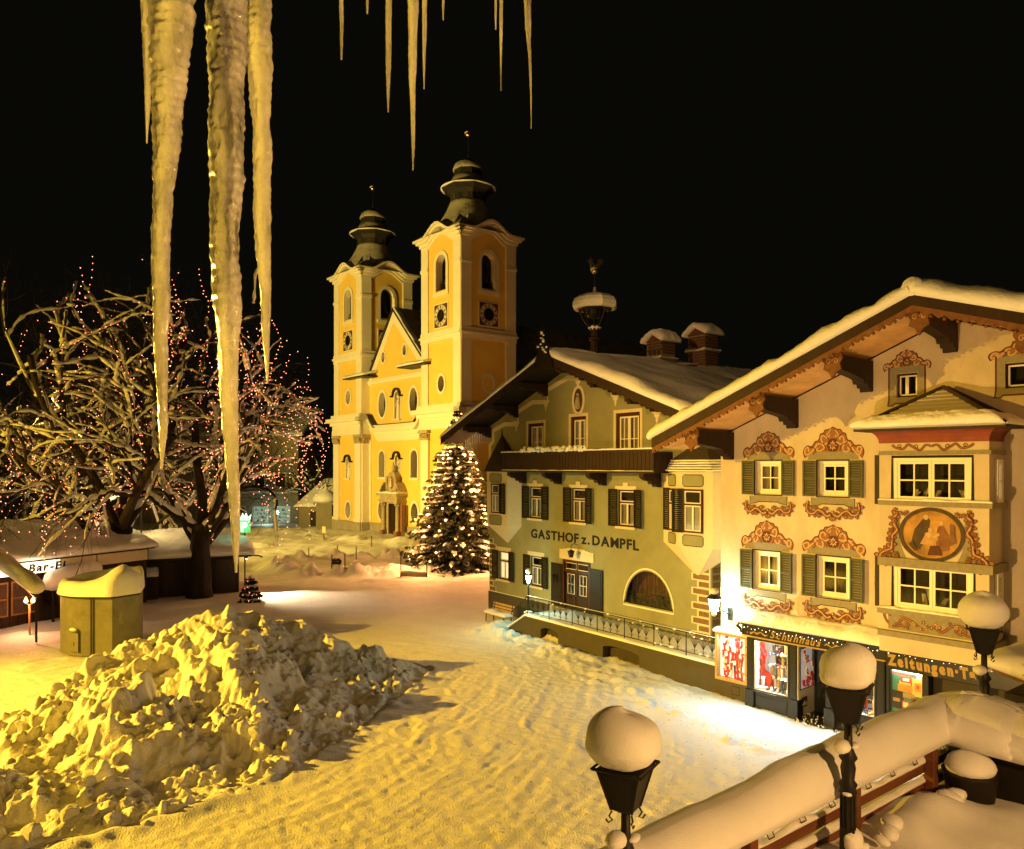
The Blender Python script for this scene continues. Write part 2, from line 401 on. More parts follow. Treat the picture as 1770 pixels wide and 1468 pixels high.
M['teal'] = mat('teal_print', (0.05, 0.22, 0.17), 0.5, 0.2, 3)
M['print_red'] = mat('red_print', (0.60, 0.05, 0.03), 0.5, 0.1, 4)
M['print_orange'] = mat('orange_print', (0.75, 0.28, 0.05), 0.5, 0.25, 9)
M['print_yellow'] = mat('yellow_print', (0.80, 0.55, 0.15), 0.5, 0.15, 9)
M['lit_back'] = mat('lit_white_backing', (0.62, 0.58, 0.54), 0.7, 0.03, 4, emit=(1.0, 0.93, 0.86), estr=0.14)
M['lit_warm'] = mat('lit_room', (0.6, 0.45, 0.25), 0.8, 0.5, 4, emit=(1.0, 0.72, 0.36), estr=1.3)
M['mercury'] = mat('lit_mercury_glass', (0.9, 1, 0.95), 0.4, 0, emit=(0.80, 1.0, 0.86), estr=16, sample=False)
M['sign_lit'] = mat('lit_sign_panel', (0.9, 0.85, 0.7), 0.5, 0, emit=(1.0, 0.82, 0.52), estr=1.3)
M['bulb_red'] = mat('red_fairy_bulb', (1, 0.4, 0.3), 0.4, 0, emit=(1.0, 0.20, 0.09), estr=4.0, sample=False)
M['bulb_pale'] = mat('pale_fairy_bulb', (1, 0.7, 0.5), 0.4, 0, emit=(1.0, 0.48, 0.26), estr=3.2, sample=False)
M['bulb_warm'] = mat('warm_tree_bulb', (1, 0.8, 0.5), 0.4, 0, emit=(1.0, 0.52, 0.19), estr=7)
M['flame'] = mat('torch_flame', (1, 0.5, 0.2), 0.4, 0, emit=(1.0, 0.34, 0.10), estr=9)
M['green_lit'] = mat('lit_green_sign', (0.3, 0.8, 0.4), 0.4, 0, emit=(0.08, 0.62, 0.20), estr=0.5)
M['white_lit'] = mat('lit_white_sign', (0.8, 0.9, 0.8), 0.4, 0, emit=(0.75, 1.0, 0.80), estr=1.2)
def glass_mat(name, tint, gloss):
    m = bpy.data.materials.new(name); m.use_nodes = True; nt = m.node_tree; n = nt.nodes; l = nt.links; n.clear()
    o = n.new('ShaderNodeOutputMaterial'); mx = n.new('ShaderNodeMixShader'); t = n.new('ShaderNodeBsdfTransparent'); g = n.new('ShaderNodeBsdfGlossy')
    t.inputs[0].default_value = tint + (1,); g.inputs['Roughness'].default_value = 0.05; g.inputs[0].default_value = (1, 1, 1, 1)
    lw = n.new('ShaderNodeLayerWeight'); lw.inputs[0].default_value = 0.5
    pw = n.new('ShaderNodeMath'); pw.operation = 'POWER'; pw.inputs[1].default_value = 3.0; ma = n.new('ShaderNodeMath'); ma.operation = 'MULTIPLY_ADD'; ma.inputs[1].default_value = 0.6; ma.inputs[2].default_value = gloss
    l.new(lw.outputs['Facing'], pw.inputs[0]); l.new(pw.outputs[0], ma.inputs[0]); l.new(ma.outputs[0], mx.inputs[0]); l.new(t.outputs[0], mx.inputs[1]); l.new(g.outputs[0], mx.inputs[2]); l.new(mx.outputs[0], o.inputs[0])
    return m
M['glass'] = glass_mat('window_glass', (0.90, 0.91, 0.88), 0.06)
M['shop_glass'] = glass_mat('shop_glass', (0.97, 0.98, 0.97), 0.03)
def ice_mat():
    m = mat('icicle_ice', (0.86, 0.85, 0.82), 0.10, 0.0, 3, 0.6, 60, stretch=(1, 1, 0.6), spec=0.7, dist=0.012)
    nt = m.node_tree; n = nt.nodes; l = nt.links; b = n['Principled BSDF']
    b.inputs['IOR'].default_value = 1.31
    mp = [q for q in n if q.type == 'MAPPING'][0]
    nz = n.new('ShaderNodeTexNoise'); nz.inputs['Scale'].default_value = 14; nz.inputs['Detail'].default_value = 8; nz.inputs['Roughness'].default_value = 0.75
    l.new(mp.outputs[0], nz.inputs['Vector'])
    r = n.new('ShaderNodeMapRange'); r.inputs[1].default_value = 0.38; r.inputs[2].default_value = 0.66; r.inputs[3].default_value = 0.55; r.inputs[4].default_value = 1.0
    l.new(nz.outputs['Fac'], r.inputs[0]); l.new(r.outputs[0], b.inputs['Transmission Weight'])
    tl = n.new('ShaderNodeBsdfTranslucent'); tl.inputs[0].default_value = (0.9, 0.88, 0.82, 1)
    mx = n.new('ShaderNodeMixShader'); out = [q for q in n if q.type == 'OUTPUT_MATERIAL'][0]
    n2 = n.new('ShaderNodeTexNoise'); n2.inputs['Scale'].default_value = 4; n2.inputs['Detail'].default_value = 5; l.new(mp.outputs[0], n2.inputs['Vector'])
    r2 = n.new('ShaderNodeMapRange'); r2.inputs[1].default_value = 0.35; r2.inputs[2].default_value = 0.65; r2.inputs[3].default_value = 0.06; r2.inputs[4].default_value = 0.42
    l.new(n2.outputs['Fac'], r2.inputs[0]); l.new(r2.outputs[0], mx.inputs[0])
    l.new(b.outputs[0], mx.inputs[1]); l.new(tl.outputs[0], mx.inputs[2]); l.new(mx.outputs[0], out.inputs[0])
    return m
M['ice'] = ice_mat()
# ================================================================ planes of the three fronts
G = PL(-80, 7.39 + 2.5 * 0.8115, 27.89 + 2.5 * 0.5844)      # inn
R = PL(-310, 7.5, 27.54)                                    # painted house
C = PL(-200, -5.19, 79.0)                                   # church
def zm(px0, py0, k): return lambda x, y: (px0 + x / k, py0 + y / k)
z1 = zm(540, 200, 3.67); z2 = zm(540, 580, 3.67); z3 = zm(740, 560, 3.278); z4 = zm(800, 760, 3.496); z5 = zm(1100, 480, 2.642); z6 = zm(1240, 720, 3.34); z7 = zm(1180, 980, 3.0)

# ================================================================ snow ground
PILE = [(-3.2, 31.2), (-3.9, 27.4), (-4.9, 23.4), (-6.1, 20.6), (-7.8, 18.3), (-9.8, 16.7), (-12.0, 15.6), (-14.6, 16.2), (-16.0, 19.0), (-16.3, 22.5), (-16.0, 26.0), (-15.0, 29.2), (-13.2, 31.2), (-9.8, 33.2), (-6.2, 33.0)]
def poly_dist(x, y, poly):
    """signed distance: positive inside"""
    d = np.full(x.shape, 1e9); ins = np.zeros(x.shape, bool); n = len(poly)
    for i in range(n):
        ax, ay = poly[i]; bx, by = poly[(i + 1) % n]
        ex, ey = bx - ax, by - ay
        t = np.clip(((x - ax) * ex + (y - ay) * ey) / (ex * ex + ey * ey), 0, 1)
        d = np.minimum(d, np.hypot(x - ax - t * ex, y - ay - t * ey))
        c = ((ay > y) != (by > y)) & (x < (bx - ax) * (y - ay) / (by - ay + 1e-12) + ax)
        ins ^= c
    return np.where(ins, d, -d)
ramp_a = G.world(-13.2, -2.5, 0); ramp_b = G.world(0.3, -2.5, 0); shop_b = R.world(9, -0.35, 0)
def seg_dist(x, y, a, b):
    ex, ey = b[0] - a[0], b[1] - a[1]
    t = np.clip(((x - a[0]) * ex + (y - a[1]) * ey) / (ex * ex + ey * ey), 0, 1)
    return np.hypot(x - a[0] - t * ex, y - a[1] - t * ey), t
def ground_h(x, y):
    dp = -poly_dist(x, y, PILE)                                       # distance from the heap
    warp = fbm(x * 0.25, y * 0.25, None, 3, 2) * 0.6
    c = dp + warp
    along = (x * 0.45 + y * 0.9)
    road = np.clip((dp - 0.1) / 1.0, 0, 1) * np.clip((52 - y) / 9, 0, 1)
    near = np.clip((44 - y) / 14, 0, 1)
    # ruts that follow the plough round the heap
    rut = vnoise(c * 3.2, along * 0.13, None, 21) * 0.030 + vnoise(c * 6.5, along * 0.5, None, 22) * 0.026 + vnoise(c * 1.3, along * 0.06, None, 23) * 0.045
    grain = vnoise(x * 5.5 + y * 2, y * 7, None, 31) * 0.020 * near
    lump = np.clip(vnoise(c * 3.4, along * 1.6, None, 41), 0.15, 1) * 0.09 * np.clip(0.5 + fbm(x * 0.15, y * 0.15, None, 44, 2), 0, 1)
    trk = 0
    for c0, wd_ in ((1.3, .16), (2.7, .16), (3.6, .20), (5.1, .20), (6.4, .17), (7.9, .17)):
        cc = dp - c0 - 0.25 * vnoise(along * 0.12, c0 + 0 * along, None, 51)
        trk = trk - np.exp(-(cc / wd_) ** 2) * (0.014 + 0.010 * np.sin(along * 26 + cc * 14) * near) * np.clip(.5 + vnoise(along * 0.2, c0 * 3 + 0 * along, None, 52), 0, 1) + np.exp(-((np.abs(cc) - wd_ * 1.7) / .07) ** 2) * .007
    h = road * (rut * 0.28 + grain * 1.3 + lump * near + trk + near * 0.6 * (0.013 * vnoise(c * 7.5, along * 0.35, None, 27) + 0.012 * np.clip(vnoise(x * 8, y * 8, None, 28) - .1, 0, 1) + 0.008 * vnoise(c * 11, along * 1.3, None, 29)))
    # crumbs at the foot of the heap
    h = h + np.exp(-(np.clip(dp, 0, 9) / 0.5) ** 2) * 0.10 * (1 + vnoise(x * 3, y * 3, None, 5)) * (dp > 0)
    # bank thrown against the inn's ramp
    ds, t = seg_dist(x, y, ramp_a, ramp_b)
    bank = np.exp(-((ds - 0.75) / 0.85) ** 2) * (0.20 + 0.20 * fbm(x * 1.1, y * 1.1, None, 61, 4)) * np.clip(1.15 - t * 0.9, 0, 1)
    d1, d2, rn, tl = chunks(x * 2.2, y * 2.2, 8)
    h = h + np.clip(bank, 0, 2) * (0.8 + 0.45 * rn) + np.exp(-((ds - 1.6) / 0.35) ** 2) * 0.12 * np.clip(0.3 + vnoise(x * 2.2, y * 2.2, None, 62), 0, 1)
    # broken ridge of a plough pass from the ramp to the shop
    ds2, t2 = seg_dist(x, y, (ramp_b[0] - 4.2, ramp_b[1] + 2.0), (7.2, 22.3))
    h = h + np.exp(-(ds2 / 0.5) ** 2) * np.clip(0.1 + 0.5 * fbm(x * 2.0, y * 2.0, None, 64, 3), 0, 1) * 0.28
    # mounds and paths in front of the church
    far = np.clip((y - 47) / 8, 0, 1) * np.clip((100 - y) / 6, 0, 1)
    isl = np.exp(-(((x + 12.0) / 6.0) ** 2 + ((y - 63.0) / 4.0) ** 2))
    rim = np.exp(-((np.hypot((x + 12.2) / 1.5, (y - 62.5)) - 4.6) / 0.8) ** 2)
    h = h + far * (0.15 + 0.25 * fbm(x * 0.35, y * 0.35, None, 71, 4)) * 0.8 + isl * 0.25 + rim * (0.55 + 0.5 * fbm(x * 1.2, y * 1.2, None, 72, 3))
    ds3, _ = seg_dist(x, y, (-30, 96), (-6, 75))
    h = h + np.exp(-(ds3 / 2.0) ** 2) * (0.4 + 0.5 * fbm(x * 0.6, y * 0.6, None, 73, 3)) * 0.6
    ds4, _ = seg_dist(x, y, (-45, 92), (-20, 98))
    h = h + np.exp(-(ds4 / 3.0) ** 2) * (0.4 + 0.5 * fbm(x * 0.6, y * 0.6, None, 74, 3)) * 0.6
    # trodden snow by the bar
    lf = np.clip((-17.5 - x) / 2, 0, 1) * np.clip((44 - y) / 4, 0, 1)
    h = h + lf * (0.10 * fbm(x * 0.5, y * 0.5, None, 81, 3) + 0.10 * np.exp(-(dp / 1.5) ** 2))
    return h
def ground_sheet():
    xs = np.concatenate([np.linspace(-75, -31, 40)[:-1], np.arange(-31, -12.0, 0.13), np.arange(-12.0, 9.0, 0.07), np.arange(9.0, 13.0, 0.13), np.linspace(13, 60, 30)])
    ys = np.concatenate([np.linspace(-6, 11.0, 20)[:-1], np.arange(11.0, 37.0, 0.075), np.arange(37.0, 42, 0.11), np.arange(42, 70, 0.22), np.arange(70, 104, 0.45), np.linspace(104, 150, 20)])
    X, Y = np.meshgrid(xs, ys, indexing='ij'); Z = ground_h(X, Y)
    edge = np.minimum.reduce([(X + 75) / 6, (60 - X) / 6, (Y + 6) / 3, (150 - Y) / 8]); Z = Z * np.clip(edge, 0, 1)
    V = np.stack([X, Y, Z], -1).reshape(-1, 3)
    o = np_mesh('snowy_street', V, grid_faces(len(xs), len(ys)), M['snow_road'], kind='structure')
    tag(o, 'yellow-lit square of packed snow with plough ruts', None)
    g = MB(); g.add([(-2000, -300, -0.35), (2000, -300, -0.35), (2000, 2600, -0.35), (-2000, 2600, -0.35)], [(0, 1, 2, 3)])
    g.build('ground', M['snow'], kind='structure')
ground_sheet()

# ---------------------------------------------------------------- the ploughed heap
def pile():
    ST = 0.044
    xs = np.arange(-17.6, -2.2, ST); ys = np.arange(14.8, 34.2, ST)
    X, Y = np.meshgrid(xs, ys, indexing='ij')
    d = poly_dist(X + 0.45 * fbm(X * 0.7, Y * 0.7, None, 101, 4), Y + 0.45 * fbm(X * 0.7, Y * 0.7, None, 102, 4), PILE)
    di = np.clip(d, 0, 9)
    ridge_pts = [(-14.6, 25.5, 1.2), (-13.0, 28.0, 2.15), (-11.8, 29.0, 2.75), (-10.4, 29.6, 3.0), (-8.6, 30.1, 2.25), (-6.8, 30.3, 1.35), (-4.9, 30.4, 0.45)]
    dr = np.full(X.shape, 1e9); hr = np.zeros(X.shape)
    for (ax, ay, ah), (bx, by, bh) in zip(ridge_pts[:-1], ridge_pts[1:]):
        q, t = seg_dist(X, Y, (ax, ay), (bx, by)); hh = ah + (bh - ah) * t
        hr = np.where(q < dr, hh, hr); dr = np.minimum(dr, q)
    wq = np.exp(-dr / 2.5); hr = hr * (.35 + .65 * 1) 
    s_ = dr / (dr + di + 1e-3)
    base = hr * (1 - s_) ** 0.85
    # a second bulk pushed up on the near left
    bulk = np.exp(-(((X + 11.6) / 2.3) ** 2 + ((Y - 22.0) / 3.2) ** 2)); base = base + 0.85 * bulk * np.clip(di / 1.5, 0, 1)
    m = np.clip(di / 0.9, 0, 1); m2 = np.clip(di / 0.3, 0, 1)
    right = np.clip((X + 8.6) / 2.5, 0, 1)
    wx = X + 0.55 * fbm(X * 0.9, Y * 0.9, None, 111, 4); wy = Y + 0.55 * fbm(X * 0.9, Y * 0.9, None, 112, 4)
    a1, a2, ar, at_ = chunks(wx / 2.6, wy / 2.6, 120)
    b1, b2, br, bt = chunks(wx / 1.05, wy / 1.05, 130)
    wx2 = X + 0.16 * fbm(X * 3, Y * 3, None, 113, 3); wy2 = Y + 0.16 * fbm(X * 3, Y * 3, None, 114, 3)
    c1, c2, cr, ct = chunks(wx2 / 0.46, wy2 / 0.46, 140)
    e1, e2, er, et = chunks(wx2 / 0.20, wy2 / 0.20, 150)
    block = np.clip(-0.15 + 1.5 * vnoise(X * 0.42, Y * 0.42, None, 160), 0, 1)           # where big broken blocks lie
    rub = np.clip(0.35 + 1.3 * fbm(X * 0.5, Y * 0.5, None, 161, 3), 0, 1)               # where fine rubble lies
    Z = base + m * (((ar - 0.5) * 0.65 + at_ * 1.25) * 0.80 * (1 - 0.6 * right) + ((br - 0.5) * 0.40 + bt * 0.65) * (0.10 + 0.8 * block) * (1 - 0.5 * right))
    for _ in range(8):      # settle: soften the broken edges
        Z[1:-1, 1:-1] = .2 * (Z[1:-1, 1:-1] + Z[2:, 1:-1] + Z[:-2, 1:-1] + Z[1:-1, 2:] + Z[1:-1, :-2])
    Z = Z + m2 * rub * ((cr - 0.45) * 0.20 + ct * 0.26 + 0.10 * np.clip((c2 - c1) * 3, 0, 1)) * (1 - 0.7 * block)
    Z = Z + m2 * (0.3 + 0.7 * rub) * ((er - 0.45) * 0.13 + et * 0.13 + 0.06 * np.clip((e2 - e1) * 3, 0, 1))
    Z = Z + m * (0.20 * fbm(X * 1.1, Y * 1.1, None, 170, 5) + 0.05 * vnoise(X * 7, Y * 7, None, 171) + 0.03 * vnoise(X * 13, Y * 13, None, 172))
    Z[1:-1, 1:-1] = .2 * (Z[1:-1, 1:-1] + Z[2:, 1:-1] + Z[:-2, 1:-1] + Z[1:-1, 2:] + Z[1:-1, :-2])
    Z = Z + m2 * (0.022 * vnoise(X * 16, Y * 16, None, 173) + 0.035 * np.clip(vnoise(X * 9, Y * 9, None, 174), 0, 1))
    Z = np.where(d > 0, np.maximum(Z, 0.02), -0.2)
    V = np.stack([X, Y, Z], -1).reshape(-1, 3); F = grid_faces(len(xs), len(ys))
    keep = (d.reshape(-1) > -0.12)[F].all(1); F = F[keep]
    use = np.unique(F); idx = np.full(len(V), -1); idx[use] = np.arange(len(use))
    o = np_mesh('snow_heap', V[use], idx[F], M['snow_pile'], smooth=True, kind='stuff')
    tag(o, 'big ploughed heap of lumpy snow on the square', 'snow heap')
    heap = o
    # loose clods that rolled to the foot of the heap
    rs = random.Random(5); meshes = []
    for k in range(9):
        bm = bmesh.new(); bmesh.ops.create_icosphere(bm, subdivisions=3, radius=1.0)
        pl = [(Vector((rs.gauss(0, 1), rs.gauss(0, 1), rs.gauss(0, .8))).normalized(), rs.uniform(.55, .95)) for _ in range(11)]
        for v in bm.verts:
            dd = v.co.normalized(); r = 1.15
            for nrm, off in pl:
                c = dd.dot(nrm)
                if c > .05: r = min(r, off / c)
            r *= 1 + .05 * float(vnoise(dd.x * 4 + k * 7, dd.y * 4, dd.z * 4, 6)) + .03 * float(vnoise(dd.x * 9 + k * 7, dd.y * 9, dd.z * 9, 8))
            v.co = dd * r
        me = bpy.data.meshes.new('snow_clod'); bm.to_mesh(me); bm.free(); me.materials.append(M['snow_pile'])
        me.polygons.foreach_set('use_smooth', [False] * len(me.polygons)); meshes.append(me)
    def hz(x, y):
        i = int((x - xs[0]) / ST); j = int((y - ys[0]) / ST)
        return float(Z[i, j]) if 0 <= i < len(xs) and 0 <= j < len(ys) else 0.0
    n = 0
    while n < 280:
        x, y = rs.uniform(-14.5, -3.3), rs.uniform(16.0, 31)
        dd = float(poly_dist(np.array([x]), np.array([y]), PILE)[0])
        if dd < -0.3 or dd > 4.2 or y > 29 or rs.random() > math.exp(-max(dd - 0.2, 0) / 1.7): continue
        r = rs.choice([0.05, 0.06, 0.07, 0.09, 0.11, 0.14, 0.20]) * (0.55 if dd < 0 else 1)
        o = bpy.data.objects.new('snow_clod', meshes[n % 9]); COL.objects.link(o)
        o.location = (x, y, max(hz(x, y), 0.02) + r * 0.25); o.rotation_euler = (rs.uniform(-.5, .5), rs.uniform(-.5, .5), rs.uniform(0, 6.3)); o.scale = (r, r, r)
        o.parent = heap; n += 1
pile()
# ================================================================ shared building parts
def prism_x(mb, poly_yz, x0, x1, m=0):
    n = len(poly_yz)
    vs = [(x0, p[0], p[1]) for p in poly_yz] + [(x1, p[0], p[1]) for p in poly_yz]
    tri = tessellate_polygon([[Vector((p[0], p[1], 0)) for p in poly_yz]])
    fs = [tuple(t) for t in tri] + [tuple(i + n for i in reversed(t)) for t in tri]
    fs += [(i, i + n, (i + 1) % n + n, (i + 1) % n) for i in range(n)]
    return mb.add(vs, fs, m)
def shutter(par, x, y, z0, w, h, ang, mt, hinge):
    """louvred leaf hinged at x; hinge -1: opens to the left, +1: to the right"""
    mb = MB(); s = hinge
    xs = sorted((0, s * w)); f = 0.06
    mb.box(xs[0], xs[0] + f, -0.045, 0, 0, h); mb.box(xs[1] - f, xs[1], -0.045, 0, 0, h)
    mb.box(xs[0] + f, xs[1] - f, -0.045, 0, 0, f); mb.box(xs[0] + f, xs[1] - f, -0.045, 0, h - f, h); mb.box(xs[0] + f, xs[1] - f, -0.045, 0, h * 0.5 - 0.03, h * 0.5 + 0.03)
    n = max(8, int(h / 0.085)); 
    for i in range(n):
        z = f + (h - 2 * f) * (i + 0.5) / n
        mb.add([(xs[0] + f, -0.040, z - 0.032), (xs[1] - f, -0.040, z - 0.032), (xs[1] - f, -0.012, z + 0.03), (xs[0] + f, -0.012, z + 0.03),
                (xs[0] + f, -0.030, z - 0.036), (xs[1] - f, -0.030, z - 0.036), (xs[1] - f, -0.002, z + 0.026), (xs[0] + f, -0.002, z + 0.026)], [(0, 1, 2, 3), (7, 6, 5, 4), (0, 4, 5, 1), (3, 2, 6, 7)])
    return mb.build('shutter', mt, par, loc=(x, y, z0), rz=ang)
def casement(root, u, y, z0, w, h, rz=0.0, rec=0.16, fm='red_frame', sm='white', layout='inn', lit=False, sh=None, shw=0.55, curtain=True, fw=0.07):
    """window set back by rec into the wall; local origin at its sill centre on the wall face"""
    mb = MB(); x0, x1 = -w / 2, w / 2; ya, yb = rec - 0.09, rec - 0.005
    if rec < 0.02: ya, yb = -0.085, -0.004
    mb.box(x0, x0 + fw, ya, yb, 0, h); mb.box(x1 - fw, x1, ya, yb, 0, h); mb.box(x0 + fw, x1 - fw, ya, yb, 0, fw); mb.box(x0 + fw, x1 - fw, ya, yb, h - fw, h)
    win = mb.build('window', M[fm], root, loc=(u, y, z0), rz=rz)
    yp = ya + 0.030
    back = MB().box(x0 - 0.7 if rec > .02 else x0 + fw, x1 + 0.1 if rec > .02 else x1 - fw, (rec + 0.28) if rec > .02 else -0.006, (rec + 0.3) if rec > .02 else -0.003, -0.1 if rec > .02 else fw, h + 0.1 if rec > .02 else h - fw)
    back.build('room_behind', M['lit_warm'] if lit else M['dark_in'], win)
    rows = []
    ix0, ix1, iz0, iz1 = x0 + fw, x1 - fw, fw, h - fw
    if layout == 'inn':            # fixed light above, two casements below
        zt = iz0 + (iz1 - iz0) * 0.64
        MB().box(ix0, ix1, ya + 0.002, yb - 0.002, zt, zt + 0.07).build('transom', M[fm], win)
        xm = (ix0 + ix1) / 2
        cells = [(ix0, ix1, zt + 0.07, iz1), (ix0, xm, iz0, zt), (xm, ix1, iz0, zt)]
    elif layout == 'four':         # one sash of four panes
        cells = [(ix0, ix1, iz0, iz1)]
    elif layout == 'double':       # two sashes
        xm = (ix0 + ix1) / 2; cells = [(ix0, xm, iz0, iz1), (xm, ix1, iz0, iz1)]
    elif layout == 'attic':
        xm = ix0 + (ix1 - ix0) * 0.42; cells = [(ix0, xm, iz0, iz1), (xm, ix1, iz0, iz1)]
    b = 0.045 if layout in ('inn', 'attic') else 0.075
    for (a, c, d, e) in cells:
        s = MB()
        s.box(a + .004, a + b, ya + .012, yb - .02, d + .004, e - .004); s.box(c - b, c - .004, ya + .012, yb - .02, d + .004, e - .004)
        s.box(a + b, c - b, ya + .012, yb - .02, d + .004, d + b); s.box(a + b, c - b, ya + .012, yb - .02, e - b, e - .004)
        px = [(a + b, c - b)]; pz = [(d + b, e - b)]
        if layout in ('four', 'double4') or (layout == 'double' and h > 1.0 and sm == 'white' and w > 1.5):
            xm = (a + c) / 2; zmid = (d + e) / 2
            s.box(xm - .02, xm + .02, ya + .014, yb - .022, d + b, e - b); s.box(a + b, xm - .02, ya + .014, yb - .022, zmid - .02, zmid + .02); s.box(xm + .02, c - b, ya + .014, yb - .022, zmid - .02, zmid + .02)
            px = [(a + b, xm - .02), (xm + .02, c - b)]; pz = [(d + b, zmid - .02), (zmid + .02, e - b)]
        elif layout == 'double':
            zmid = (d + e) / 2 + 0.12; s.box(a + b, c - b, ya + .014, yb - .022, zmid - .015, zmid + .015)
            pz = [(d + b, zmid - .015), (zmid + .015, e - b)]
        s.build('sash', M[sm], win)
        for (p0, p1) in px:
            for (q0, q1) in pz:
                MB().box(p0 - .004, p1 + .004, ya + 0.034, ya + 0.040, q0 - .004, q1 + .004).build('pane', M['glass'], win)
    if curtain and not lit:
        c = MB(); yc = (rec + 0.035) if rec > .02 else -0.018
        for (a, cc) in ((ix0 + .01, ix0 + (ix1 - ix0) * 0.36), (ix1 - (ix1 - ix0) * 0.42, ix1 - .01)):
            k = 14; vs = []; A = 0.020 if rec > .02 else 0.008
            for i in range(k + 1):
                x = a + (cc - a) * i / k; yy = yc + A * math.sin(i * 2.2)
                vs += [(x, yy, iz0), (x, yy, iz0 + (iz1 - iz0) * (0.62 if layout == 'inn' else 0.98))]
            c.add(vs, [(2 * i, 2 * i + 2, 2 * i + 3, 2 * i + 1) for i in range(k)])
        c.build('curtain', M['curtain'], win)
    if sh:
        for side, ang in sh:
            hx = x0 - 0.03 if side < 0 else x1 + 0.03
            shutter(win, hx, -0.02, -0.02, shw, h + 0.04, ang, M['shutter_dk'] if fm == 'red_frame' else M['shutter_gn'], side)
    return win
def surround(root, u, z0, z1, w, mt, key=False, sill=True, t=0.16, y=0.0):
    mb = MB(); x0, x1 = u - w / 2, u + w / 2
    mb.box(x0 - t, x1 + t, y - 0.03, y, z1, z1 + t)
    if key: mb.box(u - .16, u + .16, y - 0.05, y, z1 + t + .003, z1 + t + .16)
    o = mb.build('window_surround', mt, root)
    if sill: MB().box(x0 - t * .7, x1 + t * .7, y - 0.09, y, z0 - .11, z0 - .003).build('window_sill', mt, root)
    return o
def letters(root, text, u, y, z, size, mt, bold=0.02, target=None, ext=0.015, name='letter', italic=0.0, joined=False, spaces=0.35):
    """raised lettering, one object for each letter, running along x from u"""
    made = []; x = 0.0
    for ch in text:
        if ch == ' ': x += size * spaces; continue
        cu = bpy.data.curves.new('t', 'FONT'); cu.body = ch; cu.size = size; cu.extrude = ext; cu.offset = bold; cu.shear = italic; cu.resolution_u = 3
        ob = bpy.data.objects.new('t', cu); COL.objects.link(ob)
        me = bpy.data.meshes.new_from_object(ob.evaluated_get(bpy.context.evaluated_depsgraph_get())); bpy.data.objects.remove(ob); bpy.data.curves.remove(cu)
        n = len(me.vertices); co = np.zeros(n * 3, np.float32); me.vertices.foreach_get('co', co); co = co.reshape(-1, 3)
        mn, mx = co[:, 0].min(), co[:, 0].max()
        co[:, 0] += x - mn; x += (mx - mn) + size * 0.10
        made.append((me, co))
    k = 1.0 if target is None else target / (x - size * 0.10)
    for me, co in made:
        out = np.stack([u + co[:, 0] * k, y - co[:, 2], z + co[:, 1]], 1).astype(np.float32)
        me.vertices.foreach_set('co', out.ravel()); me.materials.append(mt); me.update()
        link(name, me, root)
def icicles(root, pts, lo, hi, mt=None, r=0.02):
    mb = MB()
    for p in pts:
        l = random.uniform(lo, hi)
        mb.tube([p, (p[0], p[1], p[2] - l * .5), (p[0] + .005, p[1], p[2] - l)], [r, r * .6, r * .1], 5)
    return mb.build('icicle_row', mt or M['snow_roof'], root, kind='stuff')

